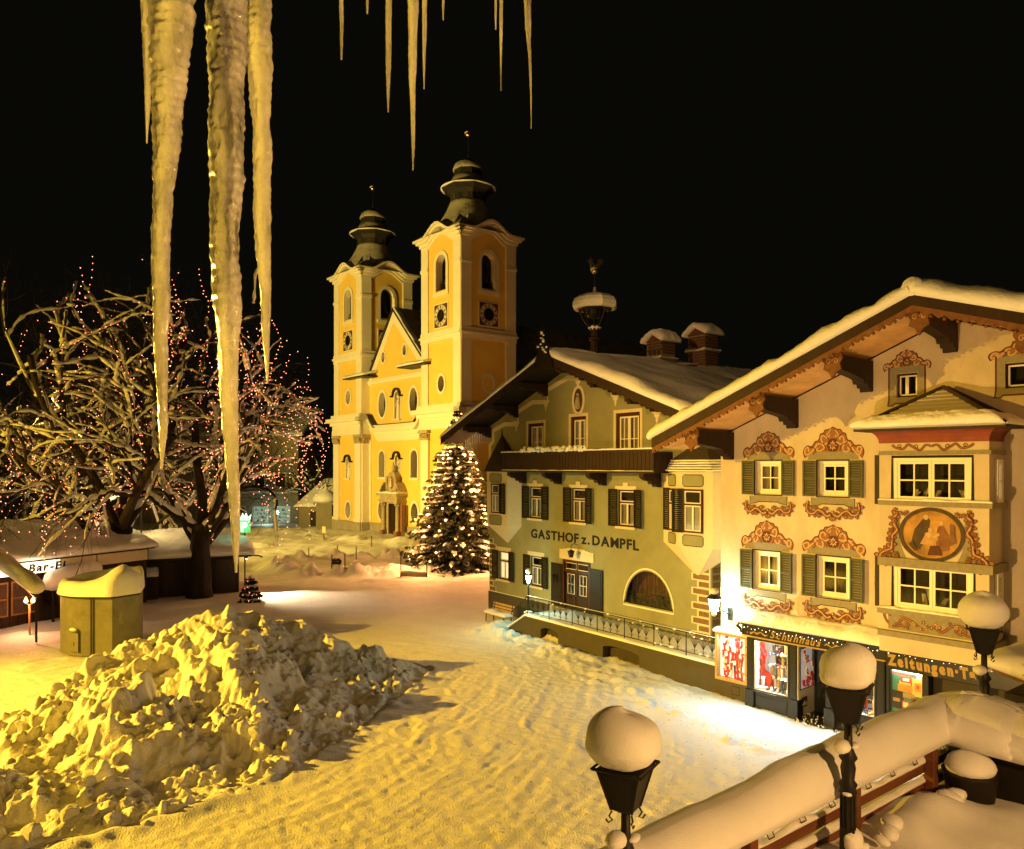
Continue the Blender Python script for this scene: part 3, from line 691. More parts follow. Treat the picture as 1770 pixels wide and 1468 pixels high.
# ================================================================ the inn
def build_inn():
    inn = thing('inn', 'olive green inn with black GASTHOF z. DAMPFL lettering, brown balcony and two corner oriels', 'building', G.loc(), G.rz)
    UL, UR, UA, ZA = -18.32, -2.35, -10.87, 13.57
    sl = 0.380; zr = lambda u: ZA - 0.30 - sl * abs(u - UA)          # underside of the roof
    wins = [(-14.0, 5.45), (-10.55, 5.45), (-7.25, 5.45)]
    low = [(-16.9, 1.90, 0.98, 1.58), (-13.95, 1.90, 0.98, 1.58)]
    gab = [(-13.95, 8.25, 1.35, 2.20), (-10.54, 8.25, 1.15, 2.38), (-7.12, 8.25, 1.55, 2.38)]
    arc = arch(-7.40, -4.36, 1.92, 1.92 + 1.78, 18); arc = [(-7.40, 1.92), (-4.36, 1.92)] + [(-5.88 + 1.52 * math.cos(PI * i / 20), 1.92 + 1.75 * math.sin(PI * i / 20)) for i in range(1, 20)]
    holes = [rectp(u - .525, u + .525, z, z + 1.68) for u, z in wins] + [rectp(u - w / 2, u + w / 2, z, z + h) for u, z, w, h in low + gab]
    holes += [arc, rectp(-11.72, -9.68, 1.10, 3.55)]
    mb = MB()
    mb.wall([(UL, 0), (UR, 0), (UR, zr(UR)), (UA, zr(UA)), (UL, zr(UL))], holes, 0, 0.16)
    wall = mb.build('front_wall', M['olive'], inn)
    MB().add([(UR, 0, 0), (UR, 16, 0), (UR, 16, zr(UR)), (UR, 0, zr(UR))], [(0, 1, 2, 3)]).add([(UL, 0, 0), (UL, 16, 0), (UL, 16, zr(UL)), (UL, 0, zr(UL))], [(3, 2, 1, 0)]).add(
        [(UL, 16, 0), (UR, 16, 0), (UR, 16, zr(UR)), (UA, 16, zr(UA)), (UL, 16, zr(UL))], [(4, 3, 2, 1, 0)]).build('side_wall', M['olive'], inn)
    # roof
    D = 16.5; yf = -1.8; EL, ER = -20.64, -1.05
    for s, ue in ((-1, EL), (1, ER)):
        ze = ZA - sl * abs(ue - UA)
        mb = MB(); t = 0.26
        mb.add([(UA, yf, ZA - t), (ue, yf, ze - t), (ue, D, ze - t), (UA, D, ZA - t), (UA, yf, ZA), (ue, yf, ze), (ue, D, ze), (UA, D, ZA)],
               [(0, 1, 2, 3), (4, 7, 6, 5), (0, 4, 5, 1), (1, 5, 6, 2), (2, 6, 7, 3)])
        roof = mb.build('roof', M['wood_black'], inn)
        sn = MB()
        a = (UA, yf - 0.05, ZA - 0.03); b = (ue + s * 0.1, yf - 0.05, ze - 0.03)
        sn.snow(a, b, (b[0], D, b[2]), (a[0], D, a[2]), 0.42 if s > 0 else 0.30, 26, 40, 11 + s, 0.34, 0.30, freq=0.55, open0=True)
        sn.build('snow_cover', M['snow_roof'], roof, smooth=True)
        # verge board with a scalloped lower edge
        n = 46; top = []; bot = []
        for i in range(n + 1):
            f = i / n; u = UA + (ue - UA) * f; z = ZA - sl * abs(u - UA)
            top.append((u, z + 0.02)); bot.append((u, z - 0.40 - 0.035 * math.cos(i * PI)))
        MB().prism(top + bot[::-1], yf - 0.06, yf - 0.012).build('verge_board', M['wood_dark'], roof)
        for q, (a_, b_) in enumerate(((350, 640), (505, 530), (672, 405)) if s < 0 else ((880, 290), (1070, 385), (1285, 480))):
            u = G.uz(*z3(a_, b_), 0)[0]; z = zr(u) - 0.02
            prof = [(yf + .08, z), (0.0, z), (0.0, z - 0.62), (-0.18, z - 0.62), (-0.25, z - 0.50), (-0.42, z - 0.52), (-0.50, z - 0.40), (-0.72, z - 0.42), (-0.82, z - 0.33), (yf + .25, z - 0.36), (yf + .16, z - 0.22), (yf + .08, z - 0.26)]
            m2 = MB(); prism_x(m2, prof, u - 0.12, u + 0.12); m2.build('purlin', M['wood_dark'], roof)
        nb = 10
        for i in range(nb):        # boards under the eaves, seen from below
            ya, yb2 = yf + 0.03 + i * 0.18, yf + 0.03 + i * 0.18 + 0.172
            z0_, z1_ = ZA - 0.275, ze - 0.275
            MB().add([(UA, ya, z0_), (ue, ya, z1_), (ue, yb2, z1_), (UA, yb2, z0_), (UA, ya, z0_ + .012), (ue, ya, z1_ + .012), (ue, yb2, z1_ + .012), (UA, yb2, z0_ + .012)], [(0, 1, 2, 3), (0, 4, 5, 1), (2, 6, 7, 3)]).build('soffit_board', M['wood_black'], roof)
    MB().tube([(UA, yf - .02, ZA + .02), (UA, yf + 1, ZA + .05)] + [(UA, yf + 1 + i * 1.2, ZA + .06 + .05 * math.sin(i * 2.1)) for i in range(1, 14)], .33, 12).build('ridge_snow', M['snow_roof'], inn, smooth=True)
    # snow-capped carved ridge finial
    fb = MB(); yv = yf - 0.10
    fb.prism([(UA - .75, ZA - .75), (UA + .75, ZA - .75), (UA + .6, ZA - .25), (UA + .38, ZA + .1), (UA + .42, ZA + .35), (UA + .2, ZA + .62), (UA + .08, ZA + 1.1), (UA, ZA + 1.55), (UA - .08, ZA + 1.1), (UA - .2, ZA + .62), (UA - .42, ZA + .35), (UA - .38, ZA + .1), (UA - .6, ZA - .25)], yv - .08, yv)
    fin = fb.build('ridge_finial', M['wood_black'], inn)
    sb = MB(); rs = random.Random(3)
    for i in range(16):
        z = ZA + rs.uniform(0, 1.2); sb.ball((UA + rs.uniform(-.35, .35) * (1.3 - (z - ZA)) , yv - .12, z), rs.uniform(.035, .075), 6, 4, sc=(1.3, 1, .8))
    sb.build('snow_fleck', M['snow_roof'], fin, smooth=True, kind='stuff')
    # cream stepped band painted under the gable
    pts = [z3(*p) for p in ((352, 785), (350, 690), (370, 665), (370, 605), (432, 570), (508, 568), (508, 500), (592, 445), (678, 443), (678, 375), (792, 305), (850, 312))]
    uv = [G.uz(x, y, 0) for x, y in pts]
    MB().ribbon(uv, 0.24, -0.006).build('painted_band', M['cream'], inn)
    for cx_, cz_, k in ((850, 330, 1.15), (1062, 425, 1.0), (1297, 520, 1.0), (668, 462, 0.9), (500, 580, 0.9)):
        u, z = G.uz(*z3(cx_, cz_), 0); k *= .30
        MB().sheet([(u + k * a, z + k * b) for a, b in ((-1.1, 1), (1.1, 1), (1.0, .45), (.6, .35), (.5, -.1), (.25, -.3), (.2, -.8), (0, -1.25), (-.2, -.8), (-.25, -.3), (-.5, -.1), (-.6, .35), (-1.0, .45))], -0.012).build('painted_drop', M['cream'], inn)
    # oval niche picture at the top
    mu, mz = -10.54, 11.42
    ov = MB().ribbon(oval(mu, mz, .40, .66, 28), 0.16, -0.03, closed=True); med = ov.build('oval_niche', M['cream'], inn)
    MB().sheet(oval(mu, mz, .36, .60, 28), -0.014).build('niche_ground', M['paint_dark'], med)
    st = MB(); st.lathe([(.02, mz - .45), (.17, mz - .43), (.15, mz - .1), (.10, mz + .12), (.05, mz + .2)], (mu, -0.05), 8).ball((mu, -0.05, mz + .28), .085, 8, 6); st.build('figure', M['marble'], med, smooth=True)
    # windows
    for i, (u, z) in enumerate(wins):
        casement(inn, u, 0, z, 1.05, 1.68, sh=((-1, 0.02), (1, -0.22 if i else -0.05)), shw=0.56)
        surround(inn, u, z, z + 1.68, 1.05, M['cream'], key=True)
    for i, (u, z, w, h) in enumerate(low):
        casement(inn, u, 0, z, w, h, sh=((-1, 0.03), (1, -0.12)), shw=0.54, lit=(i == 0))
        surround(inn, u, z, z + h, w, M['cream'], t=0.22)
    for i, (u, z, w, h) in enumerate(gab):
        casement(inn, u, 0, z, w, h, layout='double', fw=0.16)
        m2 = MB(); t = .15
        m2.box(u - w / 2 - t, u - w / 2, -.03, 0, z, z + h + t); m2.box(u + w / 2, u + w / 2 + t, -.03, 0, z, z + h + t); m2.box(u - w / 2, u + w / 2, -.03, 0, z + h, z + h + t); m2.build('window_surround', M['cream'], inn)
    # half-round window with plants behind the glass
    aw = MB().ribbon(arc, 0.07, -0.02, closed=True); aw = aw.build('half_round_window', M['white'], inn)
    MB().ribbon(arc, 0.20, -0.008, closed=True).build('reveal', M['olive'], aw)
    MB().sheet(arc, 0.12).build('pane', M['glass'], aw)
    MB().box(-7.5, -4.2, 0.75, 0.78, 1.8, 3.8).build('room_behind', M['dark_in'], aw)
    cb = MB(); k = 60; vs = []
    for i in range(k + 1):
        x = -7.35 + 2.95 * i / k; vs += [(x, 0.5 + .04 * math.sin(i * 1.7), 1.95), (x, 0.5 + .04 * math.sin(i * 1.7), 3.75)]
    cb.add(vs, [(2 * i, 2 * i + 2, 2 * i + 3, 2 * i + 1) for i in range(k)]); cb.build('curtain', mat('brown_curtain', (0.14, 0.075, 0.045), 0.9, 0.2, 5), aw)
    pb = MB(); rs = random.Random(9)
    for i in range(260):
        x = -7.25 + 2.7 * rs.random(); z = 1.95 + abs(rs.gauss(0, .38)) * (1 - abs((x + 5.9) / 1.6) ** 3); y = .22 + .2 * rs.random(); a = rs.uniform(0, 6.3); r = rs.uniform(.05, .13)
        pb.add([(x, y, z), (x + r * math.cos(a), y + .03, z + r * math.sin(a) + .05), (x + r * .5, y - .03, z + r + .06)], [(0, 1, 2)])
    pb.build('house_plant', mat('house_plant_leaf', (0.035, 0.05, 0.022), 0.5, 0.4, 8), aw, kind='stuff')
    # door with folded-back leaves
    dr = MB(); dr.box(-11.72, -11.60, -.05, .12, 1.10, 3.55); dr.box(-9.80, -9.68, -.05, .12, 1.10, 3.55); dr.box(-11.60, -9.80, -.05, .12, 3.43, 3.55); dr.box(-11.60, -9.80, -.04, .12, 2.98, 3.06)
    door = dr.build('entrance_door', M['red_frame'], inn)
    for a, b in ((-11.60, -10.71), (-10.69, -9.80)):
        lf = MB(); lf.box(a, b, .06, .11, 1.10, 2.98); lf.box(a + .1, b - .1, .03, .06, 1.2, 1.75)
        leaf = lf.build('door_leaf', M['wood_dark'], door)
        gl = MB(); 
        gl.box(a + .2, b - .2, .045, .055, 1.88, 2.85)
        gl.build('pane', M['glass'], door)
        wl_ = MB(); x0, x1 = a + .2, b - .2
        wl_.ribbon([(x0, 1.88), (x1, 1.88), (x1, 2.3), (x1, 2.42), (x1, 2.85), (x0, 2.85)], .035, .036, closed=True).ribbon([((x0 + x1) / 2, 1.88), ((x0 + x1) / 2, 2.85)], .03, .034).ribbon([(x0, 2.36), (x1, 2.36)], .03, .032)
        wl_.build('glazing_bar', M['white'], door)
        tb = MB().ribbon([(a + .05, 3.10), (b - .05, 3.10), (b - .05, 3.40), (a + .05, 3.40)], .035, .05, closed=True); tb.build('glazing_bar', M['white'], door)
        MB().box(a, b, .07, .08, 3.07, 3.43).build('pane', M['glass'], door)
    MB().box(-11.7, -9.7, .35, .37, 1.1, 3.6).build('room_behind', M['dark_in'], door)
    for x0, x1 in ((-12.62, -11.74), (-9.66, -8.76)):
        lf = MB(); lf.box(x0, x1, -.07, -.02, 1.14, 3.30); 
        for k in range(2): lf.box(x0 + .1, x1 - .1, -.085, -.07, 1.3 + k * 1.0, 2.15 + k * 1.0)
        lf.build('door_shutter', M['shutter_dk'], door)
    sd = MB().prism([(-11.98, 3.57), (-9.42, 3.57), (-9.42, 4.05), (-9.62, 4.05), (-10.2, 4.15), (-11.2, 4.15), (-11.78, 4.05), (-11.98, 4.05)], -.035, 0); sd.build('door_surround', M['cream'], inn)
    hb = MB(); hx, hz_ = -10.62, 3.98      # iron basket over the door
    hb.tube([(hx, -.03, hz_ + .35), (hx, -.25, hz_ + .45), (hx, -.42, hz_ + .35), (hx, -.42, hz_ + .15)], .018, 5)
    hb.lathe([(.10, hz_ - .22), (.17, hz_ + .06), (.19, hz_ + .08), (.02, hz_ + .16)], (hx, -.42), 6)
    hb.build('hanging_basket', M['iron'], inn)
    # lantern on the left folded leaf
    lb = MB(); lx, lz = -12.15, 2.55; lb.tube([(lx, -.09, lz + .15), (lx, -.3, lz + .22)], .02, 5); lb.lathe([(.03, lz - .2), (.10, lz + .1), (.13, lz + .11), (.03, lz + .2)], (lx, -.3), 6); wl2 = lb.build('wall_lantern', M['iron'], inn)
    letters(inn, 'GASTHOF z. DAMPFL', -14.38, -0.005, 4.44, 0.64, M['letter_blk'], 0.018, 7.95, 0.012, spaces=0.16)
    # balcony
    bu0, bu1, by = -15.42, -4.42, -1.15
    bal = MB().box(bu0, bu1, by + .02, -.01, 7.90, 8.02).build('balcony', M['wood_dark'], inn)
    for i in range(46):
        w = (bu1 - bu0) / 46; x = bu0 + i * w
        MB().box(x + .010, x + w - .010, by, by + .025 + .006 * (i % 2), 8.02, 8.84).build('balcony_board', M['wood_dark'], bal)
    MB().box(bu0, bu1, by + .02, by + .05, 8.04, 8.80).build('board_backing', M['wood_black'], bal)
    for x in (bu0, bu1 - .04): MB().box(x, x + .04, by + .055, -.01, 8.02, 8.80).build('balcony_end', M['wood_dark'], bal)
    MB().box(bu0 - .03, bu1 + .03, by - .05, by + .08, 8.845, 8.92).build('handrail', M['wood_dark'], bal)
    MB().snow((bu0 - .05, by - .06, 8.915), (bu1 + .05, by - .06, 8.915), (bu1 + .05, by + .09, 8.915), (bu0 - .05, by + .09, 8.915), .075, 80, 4, 5, .07, .3, freq=2).build('snow_strip', M['snow_roof'], bal, smooth=True)
    MB().snow((bu0, by - .05, 7.985), (bu1, by - .05, 7.985), (bu1, by, 7.985), (bu0, by, 7.985), .035, 80, 3, 6, .05, .6, freq=2).build('snow_strip', M['snow_roof'], bal, smooth=True)
    fl = MB(); rs = random.Random(12)
    for i in range(150):
        fl.ball((rs.uniform(-13.6, -8.75), by - .02 + rs.uniform(-.13, .1), 8.93 + rs.uniform(0, .20)), rs.uniform(.05, .11), 6, 4, sc=(1.3, 1, .8), wob=.2)
    fl.build('snowy_flower_box', M['snow_roof'], bal, smooth=True, kind='stuff')
    for x in (-14.9, -11.95, -8.65, -5.2):
        m2 = MB(); prism_x(m2, [(by + .05, 7.89), (-.01, 7.89), (-.01, 7.30), (-.3, 7.30), (-.36, 7.42), (-.55, 7.42), (-.62, 7.55), (-.85, 7.58), (by + .05, 7.72)], x - .13, x + .13); m2.build('console', M['wood_dark'], bal)
    # corner oriels
    def oriel(plan, z0, z1, tip, apex, snow, wins_, panels):
        root_ = MB(); n = len(plan)
        vs = [(p[0], p[1], z0) for p in plan] + [(p[0], p[1], z1) for p in plan] + [(tip[0], -0.004, tip[1])]
        root_.add(vs, [(i, i + 1, i + 1 + n, i + n) for i in range(n - 1)] + [(i + 1, i, 2 * n) for i in range(n - 1)])
        o = root_.build('oriel', M['cream'], inn)
        ce = MB(); cx_ = sum(p[0] for p in plan) / n
        ex = [(cx_ + (p[0] - cx_) * 1.13, p[1] * 1.25 if p[1] < 0 else p[1] + .0) for p in plan]
        e = [(p[0], p[1], z1 - .02) for p in ex]; mid = [(cx_ + (p[0] - cx_) * .62 + (apex[0] - cx_) * .3, p[1] * .62 - .02, z1 + (apex[1] - z1) * .42) for p in ex]
        ce.add(e + mid + [(apex[0], -.05, apex[1])], [(i, i + 1, i + 1 + n, i + n) for i in range(n - 1)] + [(n + i, n + i + 1, 2 * n) for i in range(n - 1)] + [tuple(range(n - 1, -1, -1))])
        ro = ce.build('oriel_roof', M['shingle'], o)
        if snow:
            for k in range(5):
                f0 = .02 + .17 * k; mbn = MB()
                for i in range(n - 1):
                    p = [Vector(e[i]).lerp(Vector(mid[i]), f0), Vector(e[i + 1]).lerp(Vector(mid[i + 1]), f0), Vector(e[i + 1]).lerp(Vector(mid[i + 1]), f0 + .09), Vector(e[i]).lerp(Vector(mid[i]), f0 + .09)]
                    mbn.snow(p[0], p[1], p[2], p[3], .05, 12, 2, k * 3 + i, .05, .7, freq=3)
                mbn.build('snow_strip', M['snow_roof'], ro, smooth=True)
        MB().tube([(apex[0], -.05, apex[1] - .1), (apex[0], -.05, apex[1] + .35)], [.05, .01], 6).build('finial', M['shingle'], ro)
        for (i, f, zz0, w, h, sh_) in wins_:
            a, b = Vector((*plan[i], 0)), Vector((*plan[i + 1], 0)); p = a.lerp(b, f); rz = math.atan2(b.y - a.y, b.x - a.x)
            wn_ = casement(inn, p.x, p.y, zz0, w, h, rz=rz, rec=0.0, sh=sh_, shw=.5)
        for (i, f0, f1, zz0, zz1) in panels:
            a, b = Vector((*plan[i], 0)), Vector((*plan[i + 1], 0)); p = a; L = (b - a).length; rz = math.atan2(b.y - a.y, b.x - a.x)
            ch = .08; x0, x1 = f0 * L, f1 * L
            poly = [(x0 + ch, zz0), (x1 - ch, zz0), (x1, zz0 + ch), (x1, zz1 - ch), (x1 - ch, zz1), (x0 + ch, zz1), (x0, zz1 - ch), (x0, zz0 + ch)]
            m_ = MB().prism(poly, -.022, -.002); po = m_.build('oriel_panel', M['olive_dk'] if 0 else M['olive'], o, loc=(a.x, a.y, 0), rz=rz)
            MB().ribbon(poly, .03, -.026, closed=True).build('panel_edge', M['letter_blk'], o, loc=(a.x, a.y, 0), rz=rz)
        return o
    oriel([(-18.45, .3), (-17.75, -.55), (-15.75, -.55), (-15.25, -.0)], 4.95, 7.92, (-16.5, 3.95), (-17.0, 9.95), False,
          [(1, .46, 5.62, .80, 1.62, ((1, -.1),)), (0, .55, 5.62, .5, 1.62, None)],
          [(1, .14, .72, 7.32, 7.78), (1, .14, .72, 4.98, 5.50)])
    oriel([(-4.95, 0), (-3.50, -.68), (-1.72, -.68), (-.9, -.1)], 4.95, 8.0, (-3.05, 3.65), (-2.75, 9.35), True,
          [(1, .46, 5.52, .98, 1.75, ((-1, .35),)), (0, .62, 5.52, .50, 1.75, ((-1, .1),))],
          [(1, .14, .74, 7.38, 7.85), (1, .14, .74, 4.98, 5.42), (0, .36, .84, 7.38, 7.85), (0, .36, .84, 4.98, 5.42)])
    # painted corner stones
    for k in range(10):
        z = 1.15 + k * .30; big = k % 2 == 0
        if z < 4.0:
            w = .92 if big else .62
            MB().box(UR - w - .1, UR - .05, -.035, -.003, z - .03, z + .30 - .032).build('quoin', M['cream'], inn)
            MB().box(UR - w, UR - .10, -.05, -.036, z + .02, z + .23).build('quoin', mat('q', (0.20, 0.115, 0.05), .8, .2, 6) if k == 0 else bpy.data.materials['q'], inn)
            MB().box(UR + .003, UR + .035, .06, .06 + (.4 if big else .7), z + .02, z + .23).build('quoin', bpy.data.materials['q'], inn)
        MB().box(UL + .04, UL + (.72 if big else .45), -.035, -.003, z - .03, z + .30 - .032).build('quoin', M['cream'], inn)
        MB().box(UL + .10, UL + (.66 if big else .39), -.05, -.036, z + .02, z + .23).build('quoin', bpy.data.materials['q'], inn)
    MB().box(UL - .03, -12.9, -.05, -.002, 0, 1.12).build('plinth', M['olive_dk'], inn)
    MB().snow((UL - .03, -.05, 1.115), (-12.9, -.05, 1.115), (-12.9, .0, 1.115), (UL - .03, .0, 1.115), .05, 40, 2, 3, .05, .4).build('snow_strip', M['snow_roof'], inn, smooth=True)
    icicles(inn, [(-19.9 + i * .12, -.6 + .05 * (i % 3), zr(-19.9 + i * .12) - .12) for i in range(14)], .3, 1.3, M['snow_roof'], .025)
    # chimneys on the ridge
    for d, h, w, lab in ((6.2, 14.85, 1.0, 'a'), (9.6, 15.55, 1.2, 'b')):
        ch = MB().box(UA - w / 2 - .1, UA + w / 2 - .1, d - .55, d + .55, 12.9, h).build('chimney', M['mortar'], inn)
        bk = MB(); rows = int((h - 13.4) / .16); rs = random.Random(int(d))
        for r_ in range(rows):
            z = 13.4 + r_ * .16
            if lab == 'a' and r_ < rows * .45: continue
            nx = 5
            for i in range(nx):
                x = UA - w / 2 - .1 + (i + (.5 if r_ % 2 else 0)) * w / nx; x1 = min(x + w / nx - .03, UA + w / 2 - .1)
                if x1 - x > .05: bk.box(x, x1, d - .572 - .008 * rs.random(), d - .552, z, z + .13)
            for i in range(4):
                y = d - .55 + (i + (.5 if r_ % 2 else 0)) * 1.1 / 4; y1 = min(y + 1.1 / 4 - .03, d + .55)
                if y1 - y > .05: bk.box(UA + w / 2 - .098, UA + w / 2 - .08 + .008 * rs.random(), y, y1, z, z + .13)
        bk.build('brick', M['brick'], ch, kind='stuff')
        MB().box(UA - w / 2 - .2, UA + w / 2, d - .68, d + .68, h - .95, h - .88).build('chimney_ledge', M['mortar'], ch)
        MB().snow((UA - w / 2 - .22, d - .70, h - .88), (UA + w / 2 + .02, d - .70, h - .88), (UA + w / 2 + .02, d - .56, h - .88), (UA - w / 2 - .22, d - .56, h - .88), .10, 14, 3, 8, .07, .8, freq=3).snow((UA + w / 2 - .09, d - .7, h - .88), (UA + w / 2 + .05, d - .7, h - .88), (UA + w / 2 + .05, d + .7, h - .88), (UA + w / 2 - .09, d + .7, h - .88), .10, 3, 14, 9, .07, .8, freq=3).build('snow_strip', M['snow_roof'], ch, smooth=True)
        if lab == 'a':
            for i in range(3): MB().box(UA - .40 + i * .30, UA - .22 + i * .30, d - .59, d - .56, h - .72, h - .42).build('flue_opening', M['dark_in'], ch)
        # pointed cover with a thick cap of snow
        rz_ = h + .45
        MB().prism([(UA - w / 2 - .12, h + .02), (UA + w / 2 - .08, h + .02), (UA - .1, rz_)], d - .6, d + .6).build('chimney_cover', M['brick'], ch)
        for s in (-1, 1):
            e = UA - .1 + s * (w / 2 + .22)
            MB().snow((UA - .1 - s * .10, d - .75, rz_ + .02), (e, d - .75, h - .03), (e, d + .75, h - .03), (UA - .1 - s * .10, d + .75, rz_ + .02), .36, 12, 12, 3 + s, .3, .2).build('snow_cap', M['snow_roof'], ch, smooth=True)
    # ridge turret with the weathercock
    r = (1028 - CX) / FPX; b = G.o + G.u * UA; d = (r * b[1] - b[0]) / (G.w[0] - r * G.w[1])
    Yt = b[1] + d * G.w[1]; zt = lambda py: EYE - (py - YH) / FPX * Yt
    t = MB().lathe([(.22, 13.3), (.22, zt(590)), (.30, zt(588)), (.30, zt(584)), (.2, zt(582)), (.2, zt(570))], (UA, d), 8).build('bell_turret', M['wood_dark'], inn)
    for k in range(8):
        a = k * PI / 4; c, s = math.cos(a), math.sin(a)
        MB().tube([(UA + .2 * c, d + .2 * s, zt(571)), (UA + .42 * c, d + .42 * s, zt(560)), (UA + .62 * c, d + .62 * s, zt(549)), (UA + .78 * c, d + .78 * s, zt(534))], [.06, .05, .05, .05], 5).build('turret_post', M['wood_black'], t)
    MB().lathe([(.30, zt(550)), (.42, zt(545)), (.40, zt(534)), (.05, zt(533))], (UA, d), 10).build('bell', M['iron'], t)
    MB().lathe([(.80, zt(536)), (1.10, zt(533.5)), (.75, zt(523)), (.30, zt(512)), (.1, zt(505)), (.05, zt(494)), (.02, zt(468))], (UA, d), 8, PI / 8).build('turret_roof', M['shingle'], t)
    MB().lathe([(1.06, zt(535)), (1.17, zt(531)), (1.16, zt(524)), (1.05, zt(517)), (.80, zt(511.5)), (.45, zt(508.5)), (.2, zt(507))], (UA, d), 8, PI / 8).build('snow_cap', M['snow_roof'], t, smooth=False)
    MB().lathe([(.22, zt(571)), (.36, zt(567)), (.22, zt(563))], (UA, d), 8).build('snow_cap', M['snow_roof'], t, smooth=True)
    MB().lathe([(.11, zt(506)), (.07, zt(498)), (.03, zt(493))], (UA, d), 8).build('snow_cap', M['snow_roof'], t, smooth=True)
    MB().ball((UA, d, zt(468)), .17, 10, 8).build('gilded_ball', M['gold'], t, smooth=True)
    MB().ball((UA - .03, d - .02, zt(465.5)), .17, 8, 6, sc=(1.1, 1.1, .8)).build('snow_cap', M['snow_roof'], t, smooth=True)
    ck = [(-.28, .30), (-.20, .42), (-.14, .40), (-.10, .28), (-.04, .10), (.05, .04), (.14, .16), (.16, .30), (.28, .34), (.38, .26), (.36, .12), (.26, .05), (.20, -.06), (.08, -.16), (-.02, -.20), (-.14, -.10), (-.20, .06), (-.22, .20), (-.33, .22)]
    MB().prism([(a * 1.15, zt(460) + b_ * 1.05) for a, b_ in ck], -.02, .02).build('weathercock', M['gold'], t, loc=(UA, d, 0), rz=-G.rz)
    # raised terrace in front with its ramp wall
    yw = -2.5; ra = MB()
    out = [(-12.85, 0), (.3, 0), (.3, 1.03), (-11.5, 1.03), (-12.85, .22)]
    hl = []
    for (p, q) in (((470, 1140), (575, 1212)), ((845, 1245), (1066, 1372))):
        u0 = G.uz(*z4(*p), yw)[0]; u1 = G.uz(*z4(*q), yw)[0]; zt_ = .70
        hl.append([(u0, .04), (u1, .04)] + [((u0 + u1) / 2 + (u1 - u0) / 2 * math.cos(PI * i / 10), zt_ - .16 + .16 * math.sin(PI * i / 10)) for i in range(11)])
    ra.wall(out, hl, yw, .35)
    ra.add([(-11.5, yw, 1.03), (.3, yw, 1.03), (.3, -.003, 1.03), (-11.5, -.003, 1.03)], [(0, 1, 2, 3)]).add([(-12.85, yw, .22), (-11.5, yw, 1.03), (-11.5, -.003, 1.03), (-12.85, -.003, .22)], [(0, 1, 2, 3)]).add([(-12.85, yw, 0), (-12.85, -.003, 0), (-12.85, -.003, .22), (-12.85, yw, .22)], [(0, 1, 2, 3)]).add([(.3, yw, 0), (.3, 0, 0), (.3, 0, 1.03), (.3, yw, 1.03)], [(0, 1, 2, 3)])
    rp = ra.build('entrance_ramp', M['olive_dk'], inn)
    for h_ in hl: MB().sheet([(p[0] * 1.0, p[1]) for p in h_], yw + .34).build('cellar_opening', M['dark_in'], rp)
    MB().snow((-11.55, yw - .10, 1.025), (.35, yw - .10, 1.025), (.35, yw + .35, 1.025), (-11.55, yw + .35, 1.025), .10, 90, 6, 15, .14, .3).build('snow_strip', M['snow'], rp, smooth=True)
    MB().snow((-11.5, yw + .30, 1.025), (.3, yw + .30, 1.025), (.3, -.05, 1.025), (-11.5, -.05, 1.025), .06, 60, 16, 16, .2, .5).build('snow_cover', M['snow'], rp, smooth=True)
    MB().snow((-12.95, yw - .10, .18), (-11.5, yw - .10, 1.03), (-11.5, -.05, 1.03), (-12.95, -.05, .18), .11, 10, 10, 17, .14, .3).build('snow_cover', M['snow'], rp, smooth=True)
    # wrought-iron railing
    rl = thing('iron_railing', 'long wrought iron railing with branching balusters along the inn ramp', 'railing', G.world(-5.6, yw + .06, 1.08), G.rz)
    def lx(u): return u + 5.6
    zt_ = .88
    MB().tube([(lx(-12.7), 0, -.05), (lx(-11.45), 0, zt_), (lx(.2), 0, zt_)], .028, 6).build('handrail', M['iron'], rl)
    MB().tube([(lx(-12.7), 0, -.70), (lx(-11.45), 0, .14), (lx(.2), 0, .14)], .016, 5).build('lower_rail', M['iron'], rl)
    MB().tube([(lx(-11.45), 0, zt_ - .14), (lx(.2), 0, zt_ - .14)], .014, 5).build('upper_rail', M['iron'], rl)
    def clone(o, x):
        c = o.copy(); COL.objects.link(c); c.location = (x, 0, 0); return c
    p0 = MB().tube([(0, 0, -.06), (0, 0, zt_)], .022, 6).build('rail_post', M['iron'], rl, loc=(lx(-11.45), 0, 0))
    for i in range(1, 8): clone(p0, lx(-11.45 + i * 1.655))
    tb_ = MB(); tb_.tube([(0, 0, .14), (0, 0, .48)], .013, 5)
    for s in (-1, 1):
        for q, zz_ in ((.17, .62), (.12, .72), (.05, .74)):
            tb_.tube([(0, 0, .26 + q * .6), (s * q * .45, 0, .40 + q * .5), (s * q, 0, zz_)], [.012, .011, .009], 4)
            tb_.ball((s * q, 0, zz_), .026, 5, 4, sc=(.8, .5, 1.5))
        tb_.tube([(0, 0, .22), (s * .08, 0, .30), (s * .13, 0, .27)], .009, 4)
    tb_.tube([(0, 0, .48), (0, 0, .74)], .010, 4)
    t0 = tb_.build('baluster', M['iron'], rl, loc=(lx(-11.0), 0, 0))
    for i in range(7):
        for j in range(3):
            x = -11.45 + i * 1.655 + .41 * (j + 1)
            if i == 0 and j == 0: t0.location = (lx(x), 0, 0); continue
            clone(t0, lx(x))
    sb_ = MB(); sb_.tube([(0, 0, -.35), (0, 0, .35)], .012, 4)
    s0 = sb_.build('stair_baluster', M['iron'], rl, loc=(lx(-12.6), 0, -.25))
    for i in range(1, 6):
        c = s0.copy(); COL.objects.link(c); c.location = (lx(-12.6 + i * .2), 0, -.25 + i * .145)
    sn = MB(); rs = random.Random(2)
    for i in range(26): sn.ball((lx(-11.3 + 11.3 * rs.random()), 0, rs.choice((zt_, zt_ - .14, .16)) + .02), rs.uniform(.03, .07), 6, 4, sc=(1.4, 1, .7))
